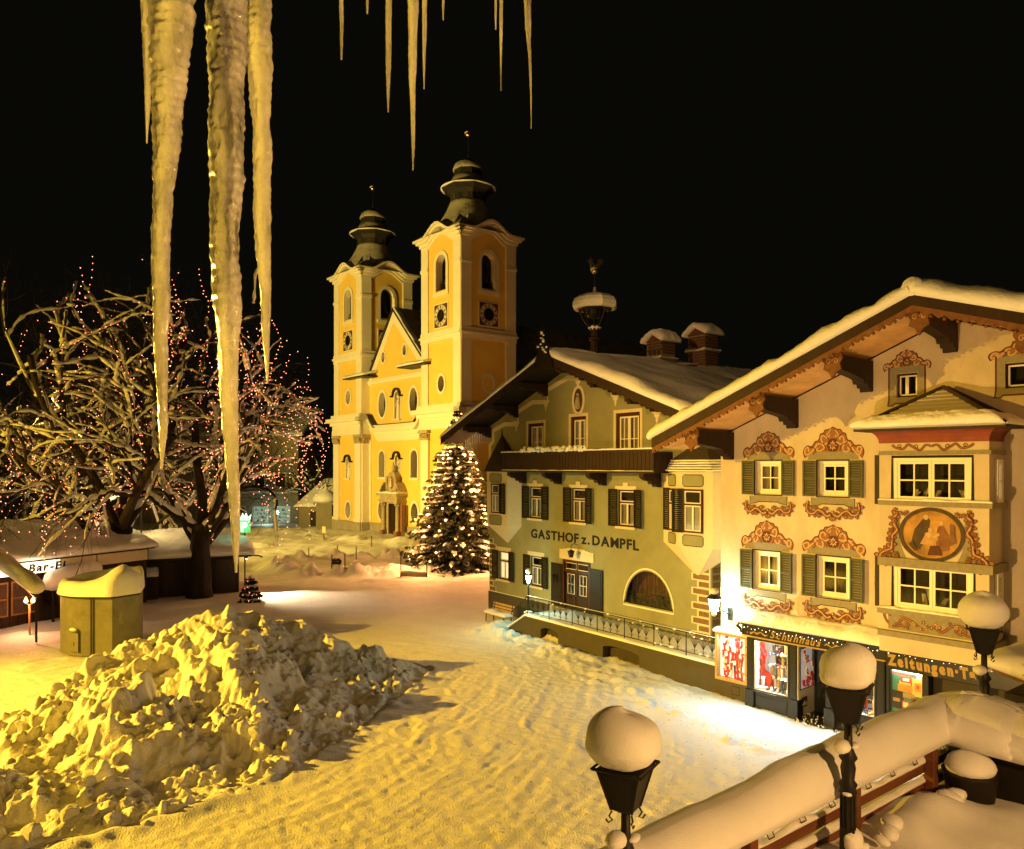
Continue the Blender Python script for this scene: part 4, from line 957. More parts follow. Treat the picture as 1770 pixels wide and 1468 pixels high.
    sn.build('snow_fleck', M['snow'], rl, smooth=True, kind='stuff')
    MB().tube([(lx(-11.45), 0, zt_ + .03), (lx(-6), 0, zt_ + .03), (lx(.2), 0, zt_ + .03)], .02, 5, flat=.7).build('snow_strip', M['snow'], rl)
    # small lit lantern on its own post at the head of the ramp
    lu = G.uz(912, 1000, yw + .25)[0]
    lt = thing('ramp_lantern', 'small lit lantern on a black post at the head of the inn ramp', 'lamp post', G.world(lu, yw + .30, 1.08), G.rz)
    MB().lathe([(.09, 0), (.07, .25), (.045, .3), (.04, 1.35), (.07, 1.4), (.03, 1.45)], n=8).build('post', M['iron'], lt, smooth=True)
    MB().lathe([(.05, 1.46), (.15, 1.80)], n=6).build('lantern_glass', M['mercury'], lt)
    MB().lathe([(.18, 1.81), (.15, 1.85), (.05, 1.97), (.03, 2.05)], n=6).build('lantern_roof', M['iron'], lt)
    MB().ball((0, 0, 2.02), .14, 8, 6, sc=(1, 1, 1.1)).build('snow_cap', M['snow'], lt, smooth=True)
    MB().ball((0, 0, .02), .22, 8, 6, sc=(1.2, 1, .5)).build('snow_lump', M['snow'], lt, smooth=True)
    p = G.world(lu, yw - .05, 1.08); lamp('ramp_lantern_light', 'POINT', (p[0], p[1], 2.75), 150, (0.60, 1.0, 0.72), .1)
    # bench with snow
    bp = ground(862, 1078); bn = thing('park_bench', 'wooden bench with snow on its seat at the foot of the inn ramp', 'bench', (bp[0], bp[1], 0.02), G.rz)
    for k in range(3): MB().cbox(-.95, .95, -.28 + k * .17, -.14 + k * .17, .42, .46).build('seat_slat', M['sign_wood'], bn)
    for k in range(3): MB().cbox(-.95, .95, .26 + k * .03, .30 + k * .03, .56 + k * .15, .67 + k * .15).build('back_slat', M['sign_wood'], bn)
    for x in (-.8, .8):
        MB().tube([(x, -.26, 0), (x, -.24, .41), (x, .22, .41), (x, .34, .98)], .03, 5).tube([(x, .24, 0), (x, .22, .41)], .03, 5).build('bench_frame', M['iron'], bn)
    MB().snow((-.95, -.30, .46), (.95, -.30, .46), (.95, .24, .46), (-.95, .24, .46), .12, 14, 6, 3, .12, .5, freq=2).build('snow_cover', M['snow'], bn, smooth=True)
build_inn()
# ================================================================ the painted house with the shops
def spiral(cx, cz, r, turns, a0, d=1, n=14):
    return [(cx + r * (1 - .82 * i / n) * math.cos(a0 + d * turns * 2 * PI * i / n), cz + r * (1 - .82 * i / n) * math.sin(a0 + d * turns * 2 * PI * i / n)) for i in range(n + 1)]
def smooth_pts(p, n=5):
    out = []
    for i in range(len(p) - 1):
        p0 = p[max(i - 1, 0)]; p1 = p[i]; p2 = p[i + 1]; p3 = p[min(i + 2, len(p) - 1)]
        for k in range(n):
            t = k / n
            out.append(tuple(.5 * (2 * p1[j] + (p2[j] - p0[j]) * t + (2 * p0[j] - 5 * p1[j] + 4 * p2[j] - p3[j]) * t * t + (3 * p1[j] - p0[j] - 3 * p2[j] + p3[j]) * t ** 3) for j in (0, 1)))
    out.append(p[-1]); return out
PAINT = ['paint_orange', 'paint_red', 'paint_light', 'grey_paint']
def painted(root, name, fills, lines, y, label=None):
    """flat wall painting: filled shapes, then lines (points, width, colour number), each a hair above the last"""
    mb = MB(); k = 0; rank = {3: 0, 1: 1, 0: 2, 2: 3}
    for poly, m in fills: mb.sheet(poly, y - .003 - .0004 * k, m); k += 1
    for pts, w, m in lines: mb.ribbon(pts, w, y - .003 - .0004 * k, m); k += 1
    return mb.build(name, [M[q] for q in PAINT], root, label=label)
def crest(root, u, z, w, h, y=0.0, seed=1):
    hw = w / 2; rc = random.Random(seed * 13); J = lambda p: [(a + rc.uniform(-.035, .035), b + rc.uniform(-.04, .04)) for a, b in p]
    half = [(1.0, -.12), (1.06, .08), (1.02, .26), (.90, .36), (.78, .32), (.70, .40), (.62, .52), (.52, .55), (.47, .66), (.44, .80), (.33, .84), (.27, .95), (.14, .97), (0, 1.06)]
    prof = smooth_pts(half, 3)
    R_ = [(u + hw * a, z + h * b) for a, b in prof]; L_ = [(u - hw * a, z + h * b) for a, b in reversed(prof)]
    inner = [(u - .80 * hw, z + .02 * h), (u - .55 * hw, z + .02 * h), (u + .55 * hw, z + .02 * h), (u + .80 * hw, z + .02 * h)]
    poly = R_ + L_[1:] + inner
    lines = [(R_ + L_[1:], .035, 1)]
    for s in (-1, 1):
        P = lambda a, b: (u + s * hw * a, z + h * b)
        lines += [([P(a, b) for a, b in smooth_pts(J([(.55, .42), (.70, .22), (.88, .02), (.97, .06), (.99, .2), (.90, .27), (.83, .19), (.88, .12)]), 4)], .05, 2)]
        lines += [([P(a, b) for a, b in smooth_pts(J([(.16, .50), (.30, .40), (.42, .52), (.38, .68), (.26, .68), (.26, .58)]), 4)], .045, 2)]
        lines += [([P(a, b) for a, b in smooth_pts(J([(.62, .40), (.46, .46), (.34, .28), (.42, .14), (.54, .18), (.52, .30)]), 4)], .042, 2)]
        lines += [([P(a, b) for a, b in smooth_pts(J([(.80, .30), (.66, .30), (.62, .14), (.74, .06)]), 4)], .028, 1)]
        lines += [([P(a, b) for a, b in smooth_pts(J([(.06, .98), (.18, .86), (.22, .74), (.12, .70), (.10, .80)]), 4)], .035, 2)]
        lines += [([P(a, b) for a, b in smooth_pts(J([(.30, .78), (.14, .62), (.06, .30)]), 4)], .026, 1)]
        lines += [([P(a, b) for a, b in smooth_pts(J([(.50, .56), (.44, .42), (.30, .34), (.22, .12)]), 4)], .026, 1)]
    fills = [(poly, 0)]
    fl = [(u + (.15 * hw if i % 2 == 0 else .085 * hw) * math.cos(PI * i / 8), z + .36 * h + (.20 * h if i % 2 == 0 else .11 * h) * math.sin(PI * i / 8)) for i in range(16)]
    fills += [(oval(u, z + .36 * h, .21 * hw, .27 * h, 16), 1), (fl, 2), (oval(u, z + .36 * h, .065 * hw, .09 * h, 10), 0)]
    return painted(root, 'painted_crest', fills, lines, y)
def lobes(P, path, r0, step=2, side=1, squash=.75):
    """acanthus leaves along a path: dark rims, then terracotta, then a pale vein"""
    out = []
    for i in range(1, len(path) - 1, step):
        (ax, az), (bx, bz) = path[i - 1], path[i + 1]; l = math.hypot(bx - ax, bz - az) or 1; nx, nz = -(bz - az) / l * side, (bx - ax) / l * side
        r = r0 * (.75 + .5 * abs(math.sin(i * 1.7))); c = (path[i][0] + nx * r * .8, path[i][1] + nz * r * .8); a = math.atan2(nz, nx)
        def el(k): return [(c[0] + k * r * (1.25 * math.cos(t) * math.cos(a) - squash * math.sin(t) * math.sin(a)), c[1] + k * r * (1.25 * math.cos(t) * math.sin(a) + squash * math.sin(t) * math.cos(a))) for t in [2 * PI * q / 9 for q in range(9)]]
        out += [(el(1.28), 1), (el(1.0), 0), ([(c[0] + q * r * .7 * nx - .15 * r * nz * s_, c[1] + q * r * .7 * nz + .15 * r * nx * s_) for q, s_ in ((-.8, 0), (0, 1), (.8, 0), (0, -1))], 2)]
    return out
def garland(root, u, z, w, h, y=0.0):
    hw = w / 2; lines = []; fills = []
    for s in (-1, 1):
        P = lambda a, b: (u + s * hw * a, z + h * b)
        main = [P(a, b) for a, b in smooth_pts([(.06, .30), (.22, .22), (.40, .44), (.56, .50), (.72, .32), (.90, .36), (.98, .62), (.93, .95)], 4)]
        fills += lobes(P, main, .052, 3, -s) + lobes(P, main, .040, 4, s)
        n = len(main); ws = [.085 - .035 * i / n for i in range(n)]
        lines += [(main, [q + .035 for q in ws], 1), (main, ws, 0), (main, [q * .3 for q in ws], 2)]
        for (a, b, r, ph, d) in ((.84, .56, .10, -.5, 1), (.50, .24, .085, 1.2, -1), (.28, .55, .085, 3.5, -1), (.66, .62, .06, 2.0, 1)):
            sp = spiral(u + s * hw * a, z + h * b, r, 1.25, ph if s > 0 else PI - ph, d * s); lines += [(sp, .045, 1), (sp, .022, 0)]
    for k in range(5):
        an = -PI / 2 + (k - 2) * .55; c = (u + .10 * math.cos(an), z + h * .34 + .16 * math.sin(an))
        fills += [(oval(c[0], c[1], .062, .085, 10), 1), (oval(c[0], c[1], .045, .066, 10), 0), (oval(c[0], c[1], .014, .04, 8), 2)]
    fills += [(oval(u, z + h * .42, .05, .06, 10), 1), (oval(u, z + h * .42, .03, .04, 10), 2)]
    return painted(root, 'painted_garland', fills, lines, y)
def rocaille(root, u, z, w, h, y, seed=0, name='painted_scrollwork'):
    """band of scrolls and leaves"""
    rs = random.Random(seed); lines = []; hw = w / 2
    for s in (-1, 1):
        P = lambda a, b: (u + s * hw * a, z + h * b)
        m = [P(a, b) for a, b in smooth_pts([(.05, .5), (.2, .25), (.38, .6), (.56, .72), (.66, .45), (.56, .26), (.46, .42), (.54, .54)], 5)]
        lines += [(m, .075, 1), (m, .042, 0)]
        m = [P(a, b) for a, b in smooth_pts([(.62, .30), (.78, .22), (.92, .45), (.98, .85), (.88, .92), (.86, .75)], 5)]
        lines += [(m, .065, 1), (m, .034, 0)]
        for i in range(7):
            a = .12 + .12 * i; b = rs.uniform(.15, .85)
            lines += [([P(a + .035 * math.cos(t) * (1 - t / 9), b + .12 * math.sin(t) * (1 - t / 9)) for t in [q * .7 for q in range(10)]], .018, rs.choice((1, 0, 2)))]
    fills = []
    for i in range(5):
        a = u + hw * (-.16 + .08 * i); b = z + h * (.5 + .14 * math.cos(i * 2)); r = .07
        fills += [([(a + (r if k % 2 == 0 else r * .55) * math.cos(PI * k / 5), b + (r if k % 2 == 0 else r * .55) * math.sin(PI * k / 5)) for k in range(10)], 0 if i % 2 else 1), (oval(a, b, r * .35, r * .35, 8), 2)]
    return painted(root, name, fills, lines, y)

HOUSE_BAY = -1.15
def build_house():
    ho = thing('painted_house', 'apricot plaster house with rococo window paintings, wide snowy gable roof and a square bay', 'building', R.loc(), R.rz)
    UA, ZA, yf = 7.36, 12.73, -2.5
    UL, UR = -0.09, 15.0
    zt = lambda u: ZA - (0.42 * (UA - u) if u < UA else 0.34 * (u - UA))
    zr = lambda u: zt(u) - .36
    win = [(1.755, 7.25, .95, 1.12), (4.0, 7.25, .98, 1.11), (1.70, 4.02, .99, 1.29), (4.01, 4.02, 1.06, 1.30)]
    att = [(6.24, 10.24, .60, .70), (9.40, 10.30, 1.25, .68)]
    holes = [rectp(u - w / 2, u + w / 2, z, z + h) for u, z, w, h in win + att]
    holes += [rectp(2.99, 3.92, 0.02, 2.44), rectp(1.43, 2.66, .60, 2.46), rectp(4.23, 5.45, .60, 2.46)]
    mb = MB(); mb.wall([(UL, 0), (UR, 0), (UR, zr(UR)), (UA, zr(UA)), (UL, zr(UL))], holes, 0, .24)
    mb.build('front_wall', M['apricot'], ho)
    MB().add([(UL, 0, 0), (UL, 14, 0), (UL, 14, zr(UL)), (UL, 0, zr(UL))], [(3, 2, 1, 0)]).add([(UR, 0, 0), (UR, 14, 0), (UR, 14, zr(UR)), (UR, 0, zr(UR))], [(0, 1, 2, 3)]).add([(UL, 14, 0), (UR, 14, 0), (UR, 14, zr(UR)), (UA, 14, zr(UA)), (UL, 14, zr(UL))], [(0, 1, 2, 3, 4)]).build('side_wall', M['apricot'], ho)
    for s, ue in ((-1, -1.18), (1, 15.6)):
        ze = zt(ue); D = 14.5; t = .30
        mb = MB().add([(UA, yf, ZA - t), (ue, yf, ze - t), (ue, D, ze - t), (UA, D, ZA - t), (UA, yf, ZA), (ue, yf, ze), (ue, D, ze), (UA, D, ZA)],
                      [(0, 1, 2, 3), (4, 7, 6, 5), (0, 4, 5, 1), (1, 5, 6, 2), (2, 6, 7, 3)])
        roof = mb.build('roof', M['wood_dark'], ho)
        sn = MB(); a = (UA, yf - .08, ZA - .03); b = (ue + s * .12, yf - .08, ze - .03)
        sn.snow(a, b, (b[0], D, b[2]), (a[0], D, a[2]), .46, 60, 24, 21 + s, .40, .22, freq=.6, open0=True); sn.build('snow_cover', M['snow_roof'], roof, smooth=True)
        # bargeboard: plank above, carved strip below
        n = 60 if s < 0 else 52
        P = lambda f, dz: (UA + (ue - UA) * f, ZA + (ze - ZA) * f + dz)
        MB().prism([P(i / n, .03) for i in range(n + 1)] + [P(i / n, -.30) for i in range(n, -1, -1)], yf - .06, yf - .012).build('bargeboard', M['wood_dark'], roof)
        MB().prism([P(i / n, -.22) for i in range(n + 1)] + [P(i / n, -.47 - .05 * math.cos(i * PI)) for i in range(n, -1, -1)], yf - .035, yf - .001).build('carved_strip', mat('red_brown_carving', (.17, .07, .03), .6, .3, 6) if s < 0 else bpy.data.materials['red_brown_carving'], roof)
        kb = MB()
        for i in range(1, n, 2): p = P(i / n, -.40); kb.ball((p[0], yf - .05, p[1] - .10), .05, 6, 4)
        kb.build('carved_knob', bpy.data.materials['red_brown_carving'], roof, kind='stuff', smooth=True)
        nb = 9
        for i in range(nb):
            w = (2.5 - .02) / nb; ya = yf + .02 + i * w; yb = ya + w - .012 - .006 * (i % 2)
            MB().add([(UA, ya, ZA - .315), (ue, ya, ze - .315), (ue, yb, ze - .315), (UA, yb, ZA - .315), (UA, ya, ZA - .302), (ue, ya, ze - .302), (ue, yb, ze - .302), (UA, yb, ZA - .302)], [(0, 1, 2, 3), (0, 4, 5, 1), (2, 6, 7, 3)]).build('soffit_board', M['wood_soffit'], roof)
    MB().tube([(UA, yf - .10, ZA + .20), (UA, yf + .2, ZA + .16), (UA, yf + 1, ZA + .06)] + [(UA, yf + 1 + i * 1.2, ZA + .02 + .04 * math.sin(i * 2.1)) for i in range(1, 13)], [.24, .30] + [.38] * 13, 16).build('ridge_snow', M['snow_roof'], ho, smooth=True)
    # carved purlins that carry the eaves
    for u in (.28, 2.68, 5.10, 7.45, 9.9):
        z = zr(u) - .02 if u != 7.45 else zr(UA) - .02
        prof = [(yf + .25, z), (0, z), (0, z - .92), (-.16, z - .95), (-.22, z - .80), (-.36, z - .84), (-.42, z - .70), (-.62, z - .74), (-.72, z - .60), (-.95, z - .56), (yf + .5, z - .44), (yf + .3, z - .40)]
        m2 = MB(); prism_x(m2, prof, u - .17, u + .17); pu = m2.build('purlin', M['wood_dark'], ho)
        face = [(u - .26, z + .06), (u + .26, z + .06), (u + .30, z - .12), (u + .22, z - .26), (u + .26, z - .42), (u + .1, z - .52), (u, z - .70), (u - .1, z - .52), (u - .26, z - .42), (u - .22, z - .26), (u - .30, z - .12)]
        MB().prism(face, yf + .17, yf + .25).build('carved_face', bpy.data.materials['red_brown_carving'], pu)
        MB().ribbon(spiral(u - .1, z - .2, .09, 1.3, 0), .025, yf + .166).ribbon(spiral(u + .1, z - .2, .09, 1.3, PI, -1), .025, yf + .166).build('scroll_carving', M['sign_wood'], pu, kind='stuff')
    # windows with louvred shutters and painted frames
    for i, (u, z, w, h) in enumerate(win):
        casement(ho, u, 0, z, w, h, rec=.22, fm='white', sm='white', layout='four', fw=.10, curtain=(i % 2 == 0), sh=((-1, 0.05), (1, -0.05 if i < 2 else -0.22)), shw=.46)
        MB().ribbon([(u - w / 2 - .03, z - .03), (u + w / 2 + .03, z - .03), (u + w / 2 + .03, z + h + .03), (u - w / 2 - .03, z + h + .03)], .06, -.009, closed=True).build('painted_edge', M['letter_blk'], ho)
        ww = w + .78
        MB().sheet([(u - ww / 2 + .05, z + h + .05), (u + ww / 2 - .05, z + h + .05), (u + ww / 2 - .08, z + h + .22), (u + w / 2, z + h + .30), (u - w / 2, z + h + .30), (u - ww / 2 + .08, z + h + .22)], -.004).build('painted_lintel', M['grey_paint'], ho)
        MB().sheet([(u - ww / 2 + .18, z - .06), (u + ww / 2 - .18, z - .06), (u + ww / 2 - .18, z - .34), (u + w / 2 - .05, z - .30), (u + w / 2 - .12, z - .26), (u - w / 2 + .12, z - .26), (u - w / 2 + .05, z - .30), (u - ww / 2 + .18, z - .34)], -.004).build('painted_apron', M['grey_paint'], ho)
        MB().ribbon([(u + ww / 2 - .18, z - .06), (u + ww / 2 - .18, z - .34), (u + w / 2 - .05, z - .30), (u + w / 2 - .12, z - .26), (u - w / 2 + .12, z - .26), (u - w / 2 + .05, z - .30), (u - ww / 2 + .18, z - .34), (u - ww / 2 + .18, z - .06)], .025, -.0075).build('painted_edge', M['letter_blk'], ho)
        crest(ho, u, z + h + .20, ww + .04 + .05 * (i % 2), (.76, .83, .80, .77)[i], 0.0, i + 1)
        garland(ho, u, z - .78, ww - .02, (.58, .64, .60, .66)[i])
    for i, (u, z, w, h) in enumerate(att):
        casement(ho, u, 0, z, w, h, rec=.20, fm='wood_dark', sm='white', layout='attic', fw=.05, curtain=False)
        o, i2 = w / 2 + .24, w / 2 + .01
        zb, ztp = z - .24, z + h + .22
        fr = MB(); 
        fr.sheet([(u - o, zb), (u - o + .15, zb), (u - o + .2, zb + .06), (u + o - .2, zb + .06), (u + o - .15, zb), (u + o, zb), (u + o - .03, zb + .2), (u + o - .03, z), (u - o + .03, z), (u - o + .03, zb + .2)], -.004)
        fr.sheet(rectp(u - o + .03, u - i2, z, ztp), -.004).sheet(rectp(u + i2, u + o - .03, z, ztp), -.004).sheet(rectp(u - i2, u + i2, z + h + .01, ztp), -.004)
        fr.build('painted_surround', M['grey_paint'], ho)
        MB().ribbon([(u - o + .03, ztp), (u - o + .03, zb + .2), (u - o, zb), (u - o + .15, zb), (u - o + .2, zb + .06), (u + o - .2, zb + .06), (u + o - .15, zb), (u + o, zb), (u + o - .03, zb + .2), (u + o - .03, ztp)], .045, -.008).build('painted_edge', M['paint_red'], ho)
        crest(ho, u, ztp - .06, w + .66, .50, 0.0, i + 7)
    # weather stains and flaked plaster
    for cx_, cz_, rx, rz_, nm in ((3.05, 3.62, .32, .50, 1), (4.85, 2.98, .30, .14, 2), (5.45, 4.75, .16, .6, 3)):
        rs = random.Random(nm); n = 26
        MB().sheet([(cx_ + rx * (1 + .35 * (rs.random() - .5)) * math.cos(2 * PI * i / n), cz_ + rz_ * (1 + .35 * (rs.random() - .5)) * math.sin(2 * PI * i / n)) for i in range(n)], -.003).build('flaked_patch', mat('flaked_plaster_%d' % nm, (.47, .36, .22), .9, .25, 5, .4, 25), ho)
    # the square bay
    B = HOUSE_BAY
    b0 = R.uz(1520, 900, B)[0]; b1 = R.uz(1710, 900, B)[0]
    Z = lambda y: R.uz(*z6(1240, y), B)[1]
    zb0, zb1 = Z(1285) - .55, Z(150)
    w1 = R.rect(*[z6(1018, 235)[0], z6(1465, 505)[0], z6(1018, 240)[1], z6(1465, 500)[1]], B); w2 = R.rect(*[z6(1020, 0)[0], z6(1475, 0)[0], z6(0, 860)[1], z6(0, 1130)[1]], B)
    bm_ = MB(); bm_.wall(rectp(b0, b1, zb0, zb1), [rectp(*w1), rectp(*w2)], B, .10)
    sd = [(B, zb0), (-.004, zb0), (-.004, zb1), (B, zb1)]
    sw = [(-.80, w1[2] + .02, w1[3] - .05), (-.80, w2[2] + .05, w2[3] - .1)]
    bm_.add([(b1, B, zb0), (b1, -.004, zb0), (b1, -.004, zb1), (b1, B, zb1)], [(0, 1, 2, 3)]).add([(b0, B, zb0), (b0, -.004, zb0), (b0, -.004, zb1), (b0, B, zb1)], [(3, 2, 1, 0)]).add([(b0, B, zb0), (b1, B, zb0), (b1, -.004, zb0), (b0, -.004, zb0)], [(3, 2, 1, 0)])
    bay = bm_.build('bay', M['apricot'], ho)
    for (a0, a1, c0, c1) in (w1, w2):
        casement(ho, (a0 + a1) / 2, B, c0, a1 - a0, c1 - c0, rec=.10, fm='white', sm='white', layout='double', fw=.09, curtain=False)
        MB().ribbon([(a0 - .04, c0), (a0 - .04, c1 + .04), (a1 + .04, c1 + .04), (a1 + .04, c0)], .08, B - .006).build('painted_edge', M['letter_blk'], ho)
        # things left standing on the sill inside
        it = MB(); rs = random.Random(int(c0 * 7))
        for k in range(6):
            x = a0 + .25 + (a1 - a0 - .5) * rs.random(); h = rs.uniform(.15, .5); q = rs.uniform(-.2, .2)
            it.add([(x, B + .24, c0 + .1), (x + .12, B + .24, c0 + .1), (x + .12 + q, B + .3, c0 + .1 + h), (x + q, B + .3, c0 + .1 + h)], [(0, 1, 2, 3)])
        it.build('window_clutter', M['curtain'], ho, kind='stuff')
    for (yc, c0, c1) in sw:
        casement(ho, b1, yc + .28, c0, .46, c1 - c0, rz=PI / 2, rec=0, fm='white', sm='white', layout='four', fw=.06, lit=(c0 > 6), curtain=False)
    for y_, th, pr in ((210, .10, .06), (505, .14, .10), (857, .24, .12), (1152, .16, .16), (1287, .16, .12)):
        z = Z(y_); m2 = MB()
        m2.box(b0 - .0, b1 + pr, B - pr, B - .002, z - th / 2, z + th / 2).box(b1 + .002, b1 + pr, B - .002, -.01, z - th / 2, z + th / 2)
        m2.build('bay_ledge', M['grey_paint'], bay)
        if y_ in (1152, 505):
            MB().snow((b0, B - pr, z + th / 2 - .004), (b1 + pr, B - pr, z + th / 2 - .004), (b1 + pr, B - .01, z + th / 2 - .004), (b0, B - .01, z + th / 2 - .004), .05, 30, 3, 4, .05, .7, freq=3).build('snow_strip', M['snow_roof'], bay, smooth=True)
    # painting on the bay: oval picture between scrolls, flowers above
    mc = R.uz(*z6(1235, 683), B); rx = .80; rz_ = .70
    md = MB().ribbon(oval(mc[0], mc[1], rx, rz_, 40), .10, B - .03, closed=True).build('oval_picture', M['paint_dark'], bay)
    MB().sheet(oval(mc[0], mc[1], rx - .02, rz_ - .02, 40), B - .008).build('picture_ground', mat('ochre_picture_ground', (.36, .20, .06), .7, .45, 2.2), md)
    pc = [('paint_dark', [(-.55, -.35), (-.30, -.45), (-.12, -.1), (-.05, .2), (-.02, .42), (-.15, .55), (-.28, .38), (-.45, .15), (-.52, -.1)]), ('print_brown', [(.15, -.5), (.5, -.42), (.48, 0), (.36, .22), (.28, .34), (.18, .22), (.12, -.1)]),
          ('leather_tan', [(-.3, -.28), (.05, -.32), (.2, -.1), (.02, .12), (-.14, .05)]), ('paint_light', [(-.18, .02), (-.06, .08), (.02, .0), (-.06, -.12)]), ('paint_light', oval(-.14, .50, .07, .08, 10)), ('paint_light', oval(.27, .34, .06, .075, 10)), ('paint_light', oval(-.02, .14, .06, .07, 10)),
          ('paint_red', [(-.1, -.6), (.3, -.58), (.22, -.3), (-.02, -.32)]), ('paint_light', [(.05, -.05), (.2, .08), (.24, .0), (.08, -.12)]), ('leather_brn', [(.5, -.3), (.66, -.2), (.62, .3), (.5, .35)]), ('paint_dark', [(-.62, -.3), (-.45, -.5), (-.35, -.48), (-.5, -.2)])]
    mat('print_brown', (.20, .09, .04), .7, .3, 5)
    for k, (mt, pl) in enumerate(pc):
        MB().sheet([(mc[0] + a * .95, mc[1] + b * .95) for a, b in pl], B - .0105 - .002 * k).build('painted_figure', M.get(mt) or bpy.data.materials[mt], md)
    for s in (-1, 1):
        lines = []; fills = []
        P = lambda a, b: (mc[0] + s * a, mc[1] + b)
        fills.append(([P(.62, -.78), P(1.25, -.78), P(1.30, -.60), P(1.10, -.45), P(1.02, -.15), P(.98, .2), P(.86, .5), P(.80, .2), P(.84, -.2), P(.74, -.5)], 3))
        m = [P(a, b) for a, b in smooth_pts([(.90, .52), (1.0, .40), (.97, .22), (.90, .08), (1.02, -.08), (1.04, -.28), (1.06, -.45), (1.2, -.52), (1.34, -.62), (1.36, -.74), (1.22, -.80), (.98, -.74), (.74, -.80)], 4)]
        fills += lobes(P, m, .065, 3, s) + lobes(P, m, .05, 4, -s)
        n = len(m); ws = [.05 + .03 * math.sin(i * .6) ** 2 for i in range(n)]
        lines += [(m, [q + .04 for q in ws], 1), (m, ws, 0), (m, [q * .35 for q in ws], 2)]
        for (a, b, r, ph, d) in ((1.18, -.66, .12, 1, 1), (.96, .34, .09, 2, -1), (1.10, -.20, .085, 0, 1), (.92, -.62, .08, 2, -1), (1.06, .08, .06, 1, -1)):
            sp = spiral(mc[0] + s * a, mc[1] + b, r, 1.3, ph if s > 0 else PI - ph, d * s); lines += [(sp, .045, 1), (sp, .022, 0)]
        rs = random.Random(4)
        for k in range(6):
            a, b = P(.62 + .36 * rs.random(), .52 + .18 * rs.random()); r = .075
            fills += [([(a + (r if q % 2 == 0 else r * .5) * math.cos(PI * q / 5), b + (r if q % 2 == 0 else r * .5) * math.sin(PI * q / 5)) for q in range(10)], 1), (oval(a, b, r * .5, r * .5, 8), 0)]
        painted(bay, 'painted_scrollwork', fills, lines, B)
    MB().sheet(rectp(b0 + .25, b1 - .25, Z(1262), Z(1170)), B - .003).build('painted_field', M['grey_paint'], bay)
    rocaille(bay, (b0 + b1) / 2, Z(1265), (b1 - b0) * .92, Z(1160) - Z(1265), B - .004, 3)
    zz = Z(185)
    ln = []
    for s in (-1, 1):
        P = lambda a, b: ((b0 + b1) / 2 + s * a, zz + b)
        m = [P(a, b) for a, b in smooth_pts([(0, .06), (.15, .10), (.3, -.04), (.5, .06), (.62, .12), (.75, 0), (.95, .04), (1.05, .12)], 4)]
        ln += [(m, .07, 1), (m, .035, 0), ([P(a, b) for a, b in spiral(.40, .05, .07, 1.2, 0)], .025, 1), ([P(a, b) for a, b in spiral(.84, .07, .06, 1.2, 0)], .025, 1)]
    painted(bay, 'painted_garland', [], ln, B)
    # red cove cornice and the little hipped roof
    e = .42; ze0, ze1 = zb1, zb1 + .42
    m2 = MB(); k = 5; rows = []
    for i in range(k + 1):
        t = i / k; o = e * (1 - math.cos(t * PI / 2)); z = ze0 + (ze1 - ze0) * math.sin(t * PI / 2) * .9 + .04 * t
        rows.append([(b0 - o, -.004, z), (b0 - o, B - o - .02, z), (b1 + o, B - o - .02, z), (b1 + o, -.004, z)])
    m2.add([p for r_ in rows for p in r_], [(4 * i + j, 4 * i + j + 1, 4 * i + j + 5, 4 * i + j + 4) for i in range(k) for j in range(3)])
    m2.build('red_cornice', M['cornice_red'], bay, smooth=False)
    o = e + .10; zE = ze1 - .02; ap = (b0 + b1) / 2
    zA = R.uz(1655, 672, 0)[1]
    c0, c1, c2, c3 = Vector((b0 - o, -.006, zE)), Vector((b0 - o, B - o, zE)), Vector((b1 + o, B - o, zE)), Vector((b1 + o, -.006, zE))
    A = Vector((ap, -.30, zA)); A2 = Vector((ap, -.006, zA))
    rf = MB().add([c0, c1, c2, c3, A, A2], [(0, 1, 4, 5), (1, 2, 4), (2, 3, 5, 4)]).box(b0 - o, b1 + o, B - o, -.007, zE - .06, zE - .003).build('bay_roof', M['shingle'], bay)
    for (p, q) in ((c0, c1), (c1, c2), (c2, c3)):
        sides = 10
        t0 = A2 if p is c0 else A; t1 = A2 if q is c3 else A
        for i in range(sides):         # courses of shingles, each a low step, dusted with snow
            f0, f1 = i / sides, (i + 1) / sides
            a, b = p.lerp(t0, f0), q.lerp(t1, f0); d, c = p.lerp(t0, f1), q.lerp(t1, f1)
            nrm = (b - a).cross(d - a).normalized(); nrm = nrm if nrm.z > 0 else -nrm
            MB().add([a + nrm * .035, b + nrm * .035, c + nrm * .006, d + nrm * .006, a + nrm * .002, b + nrm * .002], [(0, 1, 2, 3), (0, 4, 5, 1)]).build('shingle_course', M['bay_snow'] if p is c1 else M['shingle'], rf)
    lip = lambda p, q, f: (p + (A - p) * f)
    MB().snow(c1 + Vector((-.02, -.05, .03)), c2 + Vector((.02, -.05, .03)), c2.lerp(A, .22) + Vector((0, 0, .04)), c1.lerp(A, .22) + Vector((0, 0, .04)), .24, 40, 8, 31, .16, .2, freq=1.5).build('snow_roll', M['snow_roof'], rf, smooth=True)
    MB().snow(c0 + Vector((-.04, 0, .03)), c1 + Vector((-.04, 0, .03)), c1.lerp(A, .2) + Vector((0, 0, .04)), c0.lerp(A2, .2) + Vector((0, 0, .04)), .14, 14, 6, 32, .12, .3, freq=2).build('snow_roll', M['snow_roof'], rf, smooth=True)
    MB().snow(c2 + Vector((.02, 0, .02)), c3 + Vector((.02, 0, .02)), c3.lerp(A2, .25) + Vector((0, 0, .04)), c2.lerp(A, .25) + Vector((0, 0, .04)), .12, 14, 6, 33, .12, .3, freq=2).build('snow_roll', M['snow_roof'], rf, smooth=True)
